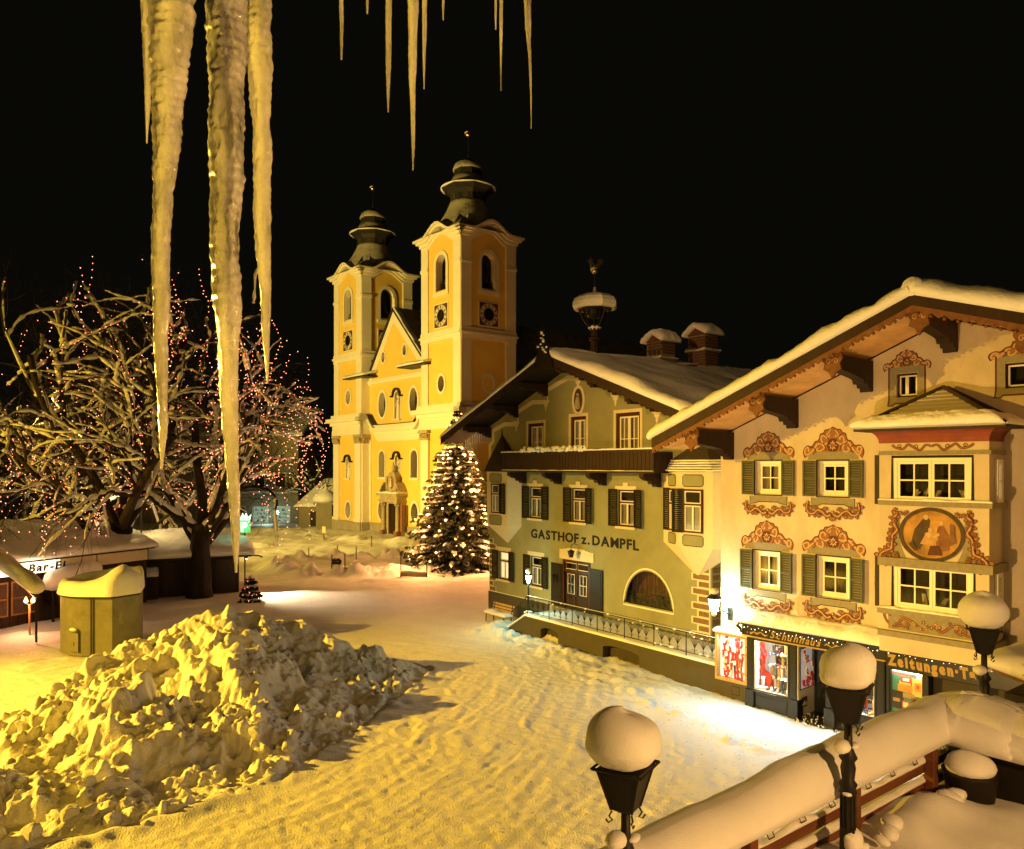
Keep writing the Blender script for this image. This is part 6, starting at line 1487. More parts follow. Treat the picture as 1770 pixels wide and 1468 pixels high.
        for q in range(8):
            a = PI / 8 + q * PI / 4 + PI / 8
            MB().box(-.28, .28, -.04, .04, 36.75, 37.35).build('drum_louvre', M['dark_in'], hm, loc=(cx + 1.86 * math.cos(a), cy + 1.86 * math.sin(a), 0), rz=a + PI / 2)
        MB().lathe([(2.93, 38.17), (2.6, 38.3), (2.15, 38.6), (1.85, 39.0), (1.66, 39.4)], cc, 24, 0).build('upper_roof', M['helm_snow'], hm, smooth=True)
        MB().lathe([(2.98, 38.10), (3.02, 38.18), (2.85, 38.24)], cc, 24, 0).build('snow_rim', M['snow_roof'], hm, smooth=True)
        MB().lathe([(1.60, 39.3), (1.56, 40.2)], cc, 8, PI / 8).build('lantern_ring', M['slate'], hm)
        MB().lathe([(1.68, 40.15), (1.66, 40.35), (1.5, 40.75), (1.1, 41.05), (.5, 41.22), (.12, 41.3)], cc, 24, 0).build('cap_roof', M['helm_snow'], hm, smooth=True)
        MB().lathe([(.12, 41.2), (.06, 41.8), (.07, 42.0), (.03, 42.1), (.03, 44.2)], cc, 6).build('spire', M['slate'], hm)
        MB().ball((cx, cy, 44.15), .36, 12, 8).build('gilded_ball', M['gold'], hm, smooth=True)
        MB().ball((cx - .05, cy - .05, 44.28), .34, 10, 6, sc=(1, 1, .75)).build('snow_cap', M['snow_roof'], hm, smooth=True)
        return t
    tower(-28.3, -21.1, False); tower(-7.2, 0.0, True)
    # ------------------------------------------------ front between the towers, set back a metre
    d = 1.0; uc = C.uz(*z2(540, 1200), d)[0]; U0, U1 = -21.2, -7.2
    zz = lambda x, y: C.uz(*z2(x, y), d)[1]; uu = lambda x, y: C.uz(*z2(x, y), d)[0]
    gz = 19.0; pk = C.uz(*z1(520, 1215), d)
    hw_ov = abs(uu(655, 410) - uu(455, 440)) / 2
    ovs = [(uc - hw_ov, 15.6), (uc + hw_ov, 15.6)]; ars = [(uc - hw_ov - .1, 6.9), (uc + hw_ov + .1, 6.9)]; los = [(uc - hw_ov - .2, 2.9), (uc + hw_ov + .2, 2.9)]
    holes = [oval(u, z, .85, 1.5, 22) for u, z in ovs] + [arch(u - .68, u + .68, z, z + 3.1) for u, z in ars] + [oval(u, z, .72, 1.1, 20) for u, z in los]
    holes += [arch(uc - .62, uc + .62, 13.75, 17.0), arch(uc - .55, uc + .55, 6.9, 9.6), rectp(uc - .95, uc + .95, -.25, 3.9)]
    gov = [(pk[0] - 2.6, 21.3, .38, .62), (pk[0] + 2.3, 21.6, .38, .62)]
    holes += [oval(a, b, c, e, 16) for a, b, c, e in gov]
    nf = MB().wall([(U0, -.3), (U1, -.3), (U1, gz), (pk[0], pk[1] - .35), (U0, gz)], holes, d, .75, 0, 1).build('nave_front', [wy, ww], ch)
    for (u, z) in ovs + los:
        big = z > 10; rx, rz_ = (.85, 1.5) if big else (.72, 1.1)
        o = MB().ribbon(oval(u, z, rx + .16, rz_ + .16, 28), .34, d - .06, closed=True).build('oval_window', ww, nf)
        MB().sheet(oval(u, z, rx + .05, rz_ + .05, 22), d + .7).build('pane', M['dark_glass'], o)
        m = MB()
        for k in range(-2, 3): m.box(u + k * rx * .36 - .018, u + k * rx * .36 + .018, d + .66, d + .69, z - rz_, z + rz_); m.box(u - rx, u + rx, d + .66, d + .69, z + k * rz_ * .36 - .018, z + k * rz_ * .36 + .018)
        m.build('glazing_bar', M['iron'], o, kind='stuff')
    for (u, z) in ars:
        o = MB().ribbon([(u - .82, z - .12), (u - .82, z + 2.42)] + [(u + .82 * math.cos(PI - PI * i / 12), z + 2.42 + .82 * math.sin(PI * i / 12)) for i in range(13)] + [(u + .82, z - .12)], .26, d - .06).box(u - .95, u + .95, d - .12, d - .003, z - .28, z - .05).build('arched_window', ww, nf)
        MB().sheet(arch(u - .72, u + .72, z - .02, z + 3.14), d + .7).build('pane', M['dark_glass'], o)
        m = MB()
        for k in (-1, 0, 1): m.box(u + k * .34 - .018, u + k * .34 + .018, d + .66, d + .69, z, z + 3.0)
        for k in range(5): m.box(u - .68, u + .68, d + .66, d + .69, z + .4 + .55 * k, z + .435 + .55 * k)
        m.build('glazing_bar', M['iron'], o, kind='stuff')
    for a, b, c, e in gov:
        o = MB().ribbon(oval(a, b, c + .12, e + .12, 20), .24, d - .05, closed=True).build('gable_window', ww, nf)
        MB().sheet(oval(a, b, c + .05, e + .05, 16), d + .7).build('pane', M['dark_glass'], o)
    niche(nf, Matrix.Identity(4), uc, 13.75, 17.0, .62, d); niche(nf, Matrix.Identity(4), uc, 6.9, 9.6, .55, d)
    # cornice that dips between the towers
    pl = smooth_pts([(U0, 13.75), (U0 + .9, 13.7), (U0 + 1.5, 13.1), (U0 + 2.3, 12.45), (U0 + 3.2, 12.35), (U1 - 3.2, 12.35), (U1 - 2.3, 12.45), (U1 - 1.5, 13.1), (U1 - .9, 13.7), (U1, 13.75)], 4)
    for k, (o0, o1, pr) in enumerate(((-1.15, -.5, .12), (-.5, 0, .30), (0, .45, .78), (.45, .8, .40))):
        MB().prism([(a, b + o0) for a, b in pl] + [(a, b + o1) for a, b in reversed(pl)], d - pr, d - .003 - .001 * k).build('dipped_cornice', ww, nf)
    MB().prism([(a, b + .80) for a, b in pl] + [(a, b + .86) for a, b in reversed(pl)], d - .84, d - .01).build('cornice_flashing', M['slate'], nf)
    for (a, b) in ((U0 + .05, U0 + .75), (U1 - .75, U1 - .05)): MB().box(a, b, d - .15, d - .003, 1.3, 11.5).build('pilaster', ww, nf)
    MB().box(U0, uc - 1.9, d - .16, d - .003, -.3, 1.3).box(uc + 1.9, U1, d - .16, d - .003, -.3, 1.3).build('plinth', st, nf)
    MB().box(U0, U1, d - .22, d - .003, 18.2, 18.75).build('gable_cornice', ww, nf); MB().box(U0, U1, d - .36, d - .004, 18.45, 18.62).build('gable_cornice', ww, nf)
    # gable edges: white band, dark coping with snow
    for s, ue in ((-1, U0 + .1), (1, U1 - .1)):
        a, b = (ue, gz), (pk[0], pk[1] - .1)
        nx, nz = (b[1] - a[1]), -(b[0] - a[0]); l = math.hypot(nx, nz); nx, nz = -nx / l * .0, 1
        MB().prism([(a[0], a[1] - 1.25), (b[0], b[1] - 1.7), (b[0], b[1] - .25), (a[0], a[1])], d - .10, d - .004).build('gable_band', ww, nf)
        MB().prism([(a[0], a[1]), (b[0], b[1] - .25), (b[0], b[1]), (a[0], a[1] + .2)], d - .35, d + .3).build('gable_coping', M['slate'], nf)
        MB().snow((a[0], d - .25, a[1] + .2), (b[0], d - .25, b[1]), (b[0], d + .5, b[1]), (a[0], d + .5, a[1] + .2), .16, 30, 5, 3, .15, .5).build('snow_strip', M['snow_roof'], nf, smooth=True)
    MB().lathe([(.05, pk[1]), (.22, pk[1] + .25), (.08, pk[1] + .5), (.18, pk[1] + .85), (.02, pk[1] + 1.3)], (pk[0], d), 8).build('gable_finial', ww, nf, smooth=True)
    # little ledge roofs at the foot of the gable
    for (x0, x1, y) in ((215, 345, 278), (562, 728, 205)):
        a, z = C.uz(*z2(x0, y), -.5); b, _ = C.uz(*z2(x1, y), -.5)
        lr = MB().box(a, b, -1.0, d, z - .12, z + .02).build('ledge_roof', M['slate'], ch)
        MB().snow((a - .05, -1.05, z + .02), (b + .05, -1.05, z + .02), (b + .05, d, z + .5), (a - .05, d, z + .5), .28, 20, 6, 4, .25, .3).build('snow_cover', M['snow_roof'], lr, smooth=True)
    # nave body and roof
    MB().box(-20.5, -7.9, 7.2, 42, 0, 16.5).build('nave_wall', wy, ch)
    rf = MB().add([(U0 + .2, d + .35, gz + .1), (pk[0], d + .35, pk[1] + .02), (U1 - .2, d + .35, gz + .1), (U0 + .2, 43, gz + .1), (pk[0], 43, pk[1] + .02), (U1 - .2, 43, gz + .1)], [(0, 1, 4, 3), (1, 2, 5, 4), (0, 3, 5, 2), (3, 4, 5)]).build('nave_roof', M['helm_snow'], ch)
    # portal
    q = 1.15; g0, g1 = uc - 1.95, uc + 1.95; y0 = d - q
    po = MB().box(g0, uc - 1.02, y0 + .45, d - .004, -.3, 4.0).box(uc + 1.02, g1, y0 + .45, d - .004, -.3, 4.0).box(g0, g1, y0 + .45, d - .004, 4.0, 5.0).build('portal', M['marble'], ch)
    MB().box(uc - 1.02, uc + 1.02, d - .35, d - .30, -.25, 4.0).build('door', M['wood_black'], po)
    for k in range(2): MB().box(uc - .95 + k * .97, uc - .07 + k * .97, d - .38, d - .352, .1, 3.6).build('door_panel', M['wood_dark'], po)
    MB().ribbon([(uc - .98, -.2), (uc - .98, 3.7), (uc - .7, 3.95), (uc + .7, 3.95), (uc + .98, 3.7), (uc + .98, -.2)], .22, y0 + .42).build('door_frame', M['marble'], po)
    for u in (g0 + .35, g1 - .35):
        co = MB().lathe([(.34, .7), (.26, .95), (.25, 2.0), (.22, 3.6)], (u, y0 + .2), 14).build('column', M['marble'], po, smooth=True)
        MB().box(u - .36, u + .36, y0 - .16, y0 + .44, -.3, .7).build('column_base', M['marble_red'], co)
        m = MB().box(u - .34, u + .34, y0 - .14, y0 + .44, 3.85, 4.02)
        for k in range(6): m.ball((u + .24 * math.cos(k), y0 + .2 + .24 * math.sin(k), 3.72), .13, 6, 5)
        m.build('capital', M['marble'], co)
        MB().box(u - .12 - .62 * (1 if u < uc else -1) - .1, u + .12 - .62 * (1 if u < uc else -1) + .1, y0 + .30, y0 + .448, .7, 3.8).build('portal_pilaster', M['marble_red'], po)
    MB().box(g0 - .15, g1 + .15, y0 - .2, d - .006, 4.02, 4.3).box(g0 - .05, g1 + .05, y0 - .08, d - .007, 4.3, 4.75).box(g0 - .35, g1 + .35, y0 - .4, d - .008, 4.75, 5.05).build('portal_entablature', M['marble'], po)
    MB().snow((g0 - .35, y0 - .4, 5.05), (g1 + .35, y0 - .4, 5.05), (g1 + .35, d, 5.05), (g0 - .35, d, 5.05), .22, 24, 6, 5, .2, .5).build('snow_cover', M['snow_roof'], po, smooth=True)
    for s in (-1, 1):
        sc = [(uc + s * (2.2 - .95 * t), 5.1 + .95 * math.sin(t * 1.5)) for t in [i / 8 for i in range(9)]]
        MB().prism([(a, b + .28) for a, b in sc] + [(a, b) for a, b in reversed(sc)], y0, d - .01).build('broken_pediment', M['marble'], po)
        MB().tube([(uc + s * 1.0, y0 + .4, 5.1), (uc + s * 1.05, y0 + .3, 6.2), (uc + s * .95, y0 + .3, 7.0)], [.22, .14, .18], 8).build('side_volute', M['marble'], po, smooth=True)
    MB().prism([(uc - .95, 5.06), (uc + .95, 5.06), (uc + 1.05, 5.6), (uc + .8, 6.6), (uc + .85, 7.1), (uc + .5, 7.5), (uc - .5, 7.5), (uc - .85, 7.1), (uc - .8, 6.6), (uc - 1.05, 5.6)], y0 + .35, d - .02).build('crest_panel', M['marble'], po)
    MB().sheet(oval(uc, 6.3, .5, .75, 18), y0 + .34).build('crest_relief', M['marble_red'], po)
    s = MB(); s.lathe([(.16, 5.75), (.18, 6.0), (.12, 6.5), (.05, 6.6)], (uc, y0 + .25), 8).ball((uc, y0 + .25, 6.7), .12, 8, 6); s.build('relief_figure', M['church_white'], po, smooth=True)
    MB().lathe([(.3, 7.5), (.2, 7.8), (.28, 8.0), (.1, 8.35), (.05, 8.7)], (uc, y0 + .6), 8).build('crest_finial', M['marble'], po, smooth=True)
    MB().box(uc - 1.0, uc - .95 + .7 - 1.75, d - .2, d - .17, 1.4, 2.2) if False else None
    nb = MB().box(uc - 3.45, uc - 2.55, d - .24, d - .18, 1.1, 2.1).build('notice_case', M['wood_dark'], nf)
    MB().box(uc - 3.3, uc - 2.7, d - .26, d - .243, 1.25, 1.95).build('notice_sheet', M['cream'], nb)
M['dark_glass'] = mat('dark_leaded_glass', (0.035, 0.03, 0.022), 0.25, 0.2, 3, spec=.5)
build_church()
# ================================================================ trees
LIMIT_X = 99.0
DOME = (99.0, 10.0, 99.0)
def grow(rs, out, p, d, length, r, level, maxl, droop):
    n = 8 if level < 3 else 5
    pts = [p.copy()]; rad = [r]; dd = d.copy()
    for i in range(1, n + 1):
        dd = (dd + Vector((rs.uniform(-1, 1), rs.uniform(-1, 1), rs.uniform(-1, 1))) * (.22 if level < 2 else .34) + Vector((0, 0, droop * (-.10 if level >= 2 else .10)))).normalized()
        if pts[-1].x > LIMIT_X or (pts[-1].x / DOME[0]) ** 2 + (pts[-1].y / DOME[0]) ** 2 + ((pts[-1].z - DOME[1]) / DOME[2]) ** 2 > 1: break
        pts.append(pts[-1] + dd * (length / n)); rad.append(r * (1 - (.50 if level < maxl else .8) * i / n))
    if len(pts) < 3: return
    n = len(pts) - 1
    out.append((level, pts, rad))
    if level >= maxl: return
    k = (6, 7, 8, 7, 4)[level]
    for i in range(k):
        t = .30 + .70 * (i + rs.random()) / k if level else .80 + .20 * i / k
        j = min(int(t * n), n - 1); f = t * n - j
        q = pts[j].lerp(pts[j + 1], f); axis = (pts[j + 1] - pts[j]).normalized()
        a = rs.uniform(0, 2 * PI); side = axis.cross(Vector((math.cos(a), math.sin(a), .3))).normalized()
        spread = rs.uniform(.55, .95) if level else rs.uniform(.42, .9)
        nd = (axis * math.cos(spread) + side * math.sin(spread)).normalized()
        grow(rs, out, q, nd, length * rs.uniform(.46, .68), rad[j] * (.62 if level == 0 else .52), level + 1, maxl, droop)
def tree_meshes(t, branches, thick_snow, snow_min, seed, base_r):
    rs = random.Random(seed)
    tr = MB(); cr = MB(); sn = MB()
    for level, pts, rad in branches:
        tgt = tr if level == 0 else cr
        if level >= 3: rad = [q * (.6 if level == 3 else .45) for q in rad]
        tgt.tube(pts, rad, 12 if level == 0 else 7 if level == 1 else 5 if level == 2 else 3, cap=level < 2)
        if level >= 1 and rad[0] > snow_min * (.6 if level >= 3 else 1) and rs.random() < (.95 if level < 3 else .28):
            run = []
            for a in range(len(pts) - 1):
                v = pts[a + 1] - pts[a]; hz = math.hypot(v.x, v.y) / max(v.length, 1e-6)
                if hz > .42:
                    if not run: run = [a]
                    run.append(a + 1)
            if len(run) >= 2:
                P = []; Wd = []
                for a, b in zip(run[:-1], run[1:]):
                    for q in (0, .33, .66): P.append(pts[a].lerp(pts[b], q)); Wd.append(rad[a] + (rad[b] - rad[a]) * q)
                P.append(pts[run[-1]]); Wd.append(rad[run[-1]])
                g = thick_snow * rs.uniform(.45, 1.0)
                W2 = [(r * .70 + g * .42) * rs.uniform(.35, 1.5) for r in Wd]; W2[0] *= .4; W2[-1] *= .35
                if rs.random() < .5 and len(W2) > 5: k = rs.randrange(2, len(W2) - 2); W2[k] *= .25
                sn.tube([x + Vector((rs.uniform(-.02, .02), rs.uniform(-.02, .02), r * .55 + w * .38)) for x, r, w in zip(P, Wd, W2)], W2, 6, flat=.72)
                if level <= 3 and rs.random() < .75: sn.ball(P[0] + Vector((0, 0, Wd[0] * .9)), min(Wd[0], .12) * .8 + rs.uniform(.06, .17), 7, 5, sc=(1.35, 1.1, .75), wob=.22)
                for q in range(2):
                    k = rs.randrange(len(P))
                    if rs.random() < .35: sn.ball(P[k] + Vector((0, 0, Wd[k] * .8)), min(Wd[k], .1) * .6 + rs.uniform(.05, .13), 6, 4, sc=(1.5, 1.1, .8), wob=.22)
    trunk = tr.build('trunk', M['bark'], t, smooth=True)
    crown = cr.build('crown', M['bark'], t, smooth=True)
    sn.build('snow_clump', M['snow_roof'], crown, smooth=True, kind='stuff')
    return trunk, crown
def linden(x, y, h, r, seed, lean, label, limbs=7, up=.75, reach=1.0):
    rs = random.Random(seed); t = thing('linden_tree', label, 'tree', (x, y, 0), 0, 'old lindens wound with fairy lights')
    out = []
    out.append((0, [Vector((0, 0, -.2)), Vector((.05, 0, .6)), Vector((.1, .05, 1.8)), Vector((.0, .1, 3.2)), Vector((.1, .1, 4.6))], [r * 1.35, r * 1.05, r * .92, r * .9, r * .8]))
    for i in range(limbs):
        a = 2 * PI * i / limbs + rs.uniform(-.3, .3); e = rs.uniform(.30, 1.15) if i % 2 else rs.uniform(.75, 1.35)
        d = Vector((math.cos(a) * math.cos(e) + lean[0], math.sin(a) * math.cos(e) + lean[1], math.sin(e) * up)).normalized()
        grow(rs, out, Vector((.05, .08, rs.uniform(2.6, 4.4))), d, h * rs.uniform(.42, .56) * reach, r * rs.uniform(.32, .46), 1, 4, .9)
    grow(rs, out, Vector((.1, .1, 4.4)), Vector((lean[0] * .3, 0, 1)).normalized(), h * .55, r * .50, 1, 4, .5)
    tree_meshes(t, out, .27, .026, seed, r)
    return t, out
def bulbs_mesh(name, mt, pts, r, parent):
    base = [(1, 0, 0), (0, 1, 0), (-1, 0, 0), (0, -1, 0), (0, 0, 1), (0, 0, -1)]
    fc = [(0, 1, 4), (1, 2, 4), (2, 3, 4), (3, 0, 4), (1, 0, 5), (2, 1, 5), (3, 2, 5), (0, 3, 5)]
    P = np.array(pts); V = (P[:, None, :] + np.array(base)[None] * r).reshape(-1, 3)
    F = (np.array(fc)[None] + (np.arange(len(P)) * 6)[:, None, None]).reshape(-1, 3)
    return np_mesh(name, V, F, mt, parent, smooth=False, kind='stuff')
def lights_on(out, x, y, seed, n_branch, strings, label, r=.033):
    """strings of small red bulbs: some along the branches, some hanging from the outer twigs"""
    rs = random.Random(seed); fl = thing('fairy_lights', label, 'fairy lights', (x, y, 0), 0, 'red fairy lights in the lindens')
    tips = [b for b in out if b[0] >= 3]; red, pale = [], []
    for i in range(n_branch):
        b = rs.choice(tips); k = rs.randrange(len(b[1]) - 1); p = b[1][k].lerp(b[1][k + 1], rs.random())
        (red if rs.random() < .6 else pale).append((p.x + rs.gauss(0, .05), p.y - .1, p.z - .06))
    outer = sorted(tips, key=lambda b: -(b[1][-1].x ** 2 * 1.0 + max(0, b[1][-1].z - 8) ** 2 * .7 + min(0, b[1][-1].y) ** 2))
    cable = MB()
    for i in range(strings):
        b = outer[int(len(outer) * .35 * rs.random())]; p = b[1][-1]; n = rs.randrange(6, 19); ph = rs.uniform(0, 6)
        line = []; sp_ = rs.uniform(.27, .52)
        for k in range(n):
            q = (p.x + rs.gauss(0, .03) + .30 * math.sin(ph + k * .45), p.y + .15 * math.cos(ph + k * .4), p.z - sp_ * k - rs.uniform(0, .1))
            if q[2] < 2.5: break
            line.append(q); (red if rs.random() < .55 else pale).append(q)
    limbs_ = [b for b in out if b[0] in (1, 2)]
    for i in range(strings // 2):       # strings wound along the limbs
        b = rs.choice(limbs_)
        for a_, c_ in zip(b[1][:-1], b[1][1:]):
            for q in (.1, .5, .9):
                p = a_.lerp(c_, q); (red if rs.random() < .6 else pale).append((p.x + rs.gauss(0, .12), p.y - .18, p.z + rs.gauss(0, .12)))
    bulbs_mesh('bulb', M['bulb_red'], red, r, fl); bulbs_mesh('bulb', M['bulb_pale'], pale, r * .9, fl)
    return fl
LIMIT_X = 5.0; DOME = (9.2, 10.0, 13.2)
tA, oA = linden(-23.4, 46.2, 22.5, .74, 11, (-.18, 0), 'huge bare linden with snow on its limbs, behind the round kiosk', 8, .8, 1.0)
LIMIT_X = 6.8; DOME = (8.8, 10.0, 12.8)
tB, oB = linden(-19.6, 48.6, 22.5, .66, 23, (.10, .05), 'bare linden with a dark trunk in front of the market hut, thick with fairy lights', 8, .8, .95)
LIMIT_X = 9.0; DOME = (7.5, 9.0, 9.0)
tC, oC = linden(-30.5, 55.0, 19.0, .6, 37, (-.1, 0), 'bare linden standing behind the bar at the left edge', 7, .8, .9)
lights_on(oA, -23.4, 46.2, 3, 130, 26, 'red fairy lights looped through the huge linden behind the kiosk')
lights_on(oB, -19.6, 48.6, 4, 420, 80, 'dense curtains of red fairy lights hanging from the linden by the market hut')
lights_on(oC, -30.5, 55.0, 5, 50, 14, 'red fairy lights in the linden behind the bar')

LIMIT_X = 99.0; DOME = (99.0, 10.0, 99.0)
def spruce(x, y, h, r, seed, label, cat='tree', name='spruce_tree', snow=True, whorls=24, group=None, dens=1.0, taper=.85, thick=1.0):
    rs = random.Random(seed); t = thing(name, label, cat, (x, y, 0), 0, group)
    MB().tube([(0, 0, -.1), (0, 0, h * .5), (0, 0, h * .985)], [h * .018, h * .010, .01], 7).build('trunk', M['bark'], t)
    V = []; F = []; S = MB(); tips = []; br = MB()
    for w in range(whorls):
        f = (w + .5) / whorls; z = h * (.035 + .945 * f) + rs.uniform(-.15, .15); L = r * (1 - f) ** taper + .12
        nb = max(5, int((13 - 6 * f) * dens))
        for b in range(nb):
            a = 2 * PI * (b + rs.uniform(-.35, .35)) / nb + w * .7; l = L * rs.uniform(.72, 1.12); dz = -.20 - .30 * (1 - f)
            k = 7; prev = None; pts = []
            for i in range(k + 1):
                q = i / k; pts.append(Vector((math.cos(a) * l * q, math.sin(a) * l * q, z + dz * l * (q - .55 * q * q) + rs.uniform(-.02, .02))))
            br.tube(pts[::2] + [pts[-1]], [.03, .025, .02, .012, .006][:len(pts[::2]) + 1], 3, cap=False)
            sd = Vector((-math.sin(a), math.cos(a), 0)); ax = Vector((math.cos(a), math.sin(a), 0))
            for i in range(1, k + 1):
                wd = l * .34 * (1 - .75 * (i / k)) + .10
                for s in (-1, 1):
                    for m in range(2):
                        p = pts[i] + ax * rs.uniform(-.1, .1) * l * .3
                        e = p + sd * s * wd * rs.uniform(.6, 1.2) + ax * wd * rs.uniform(.3, .9) + Vector((0, 0, -rs.uniform(.12, .75) * wd - .06 * m))
                        mid = p.lerp(e, .5); th = .05 + .05 * wd; o = len(V)
                        V += [p, mid + Vector((0, 0, th)), e, mid + Vector((0, 0, -th * 2.2)), mid + ax * th * 1.6]
                        F += [(o, o + 1, o + 2), (o, o + 3, o + 2), (o, o + 4, o + 2)]
            if snow and f < .97:
                for i in range(2, k, 2):
                    if rs.random() < .60:
                        ww = thick * (.11 + .10 * l * .3) * rs.uniform(.6, 1.3)
                        S.tube([pts[i] + Vector((0, 0, .05)), pts[i].lerp(pts[min(i + 2, k)], .5) + Vector((0, 0, .085)), pts[min(i + 2, k)] + Vector((0, 0, .04))], [ww * .5, ww, ww * .4], 5, flat=.55)
            tips.append((pts[-1], f, a))
    cr = np_mesh('crown', np.array([tuple(v) for v in V]), np.array(F), M['needle'], t, smooth=False)
    br.build('branch', M['bark'], t, kind='stuff')
    if snow: S.build('snow_clump', M['snow_roof'], cr, smooth=True, kind='stuff')
    return t, tips
XT, tips = spruce(-4.35, 61.4, 13.0, 4.3, 5, 'tall snowy Christmas tree with warm lights between the church and the inn', 'Christmas tree', 'christmas_tree', True, 40, dens=1.05, taper=.95, thick=1.0)
def tree_lights():
    rs = random.Random(21); fl = thing('fairy_lights', 'warm glowing bulbs strung round the snowy Christmas tree', 'fairy lights', (-4.35, 61.4, 0), 0)
    o = None; n = 0; pts = []
    cand = [t for t in tips if -PI * 1.0 < math.atan2(math.sin(t[2] + PI / 2), math.cos(t[2] + PI / 2)) < PI]
    rs.shuffle(cand); kept = []
    for p, f, a in cand:
        if f > .965: continue
        if math.sin(a) > .5: continue
        if all((p - q).length > .64 for q in kept): kept.append(p)
        if len(kept) >= 90: break
    for p in kept:
        q = p * 1.0
        if o is None:
            o = MB().ball((0, 0, 0), .080, 8, 6).build('light_bulb', M['bulb_warm'], fl, smooth=True); b = o
        else: b = o.copy(); COL.objects.link(b)
        b.location = (q.x * .97, q.y * .97 - .05, q.z + .02)
    for i, z in enumerate((2.2, 4.6, 7.2, 9.6)):
        for s in (-1, 1):
            rr = 4.1 * (1 - z / 13) ** .95 + .55
            lamp('tree_glow', 'POINT', (-4.35 + s * rr * .75, 61.4 - rr * .85, z), 560, (1.0, 0.40, 0.12), .25)
tree_lights()
spruce(-34.0, 124.0, 27.0, 5.0, 8, 'dark spruce in the night left of the church, the taller one', whorls=20, group='dark spruces left of the church', snow=True, dens=.8)
spruce(-38.5, 119.0, 22.0, 4.6, 9, 'dark spruce in the night left of the church, the lower one', whorls=18, group='dark spruces left of the church', snow=True, dens=.8)
fx = ground(582, 983); spruce(fx[0], fx[1], .95, .38, 10, 'knee-high dark fir between snow stakes on the square', 'tree', 'young_fir', True, 8)
fx = ground(433, 1040); YF, yt = spruce(fx[0], fx[1], 1.5, .55, 12, 'small fir with red lights at the corner of the market hut', 'tree', 'young_fir', True, 10)
ylf = thing('fairy_lights', 'few red bulbs on the small fir at the hut corner', 'fairy lights', (fx[0], fx[1], 0))
bulbs_mesh('bulb', M['bulb_red'], [tuple(p * 1.0) for p, f, a in yt[::4]], .04, ylf)
def bare_tree(px, py, h, seed, label):
    g = ground(px, py); rs = random.Random(seed); t = thing('pollarded_tree', label, 'tree', (g[0], g[1], 0)); out = []
    out.append((0, [Vector((0, 0, -.1)), Vector((.05, 0, 1.2)), Vector((-.1, 0, 2.6)), Vector((0, 0, h * .42))], [.55, .40, .36, .36]))
    for i in range(9):
        a = 2 * PI * i / 9; e = rs.uniform(.35, .95)
        grow(rs, out, Vector((0, 0, h * rs.uniform(.34, .44))), Vector((math.cos(a) * math.cos(e), math.sin(a) * math.cos(e), math.sin(e))), h * .55, .22, 2, 4, .3)
    tree_meshes(t, out, .20, .03, seed, .4)
bare_tree(541, 906, 9.5, 4, 'bare pollarded tree with snow on its limbs beside the church')

# street lamp glowing among the linden limbs
sl = thing('street_lamp', 'pale street lamp glowing between the linden branches', 'street lamp', (-24.2, 50.6, 0))
MB().tube([(0, 0, 0), (0, 0, 6.6)], [.09, .06], 8).build('post', M['iron'], sl)
MB().lathe([(.10, 6.6), (.20, 6.95)], n=8).build('lantern_glass', mat('lit_street_glass', (1, 1, .9), .4, 0, emit=(.95, 1.0, .78), estr=7), sl)
MB().lathe([(.25, 6.96), (.18, 7.05), (.03, 7.2)], n=8).build('lantern_roof', M['iron'], sl)
lamp('linden_street_light', 'POINT', (-24.2, 50.2, 6.75), 420, (1.0, 0.70, 0.25), .2)
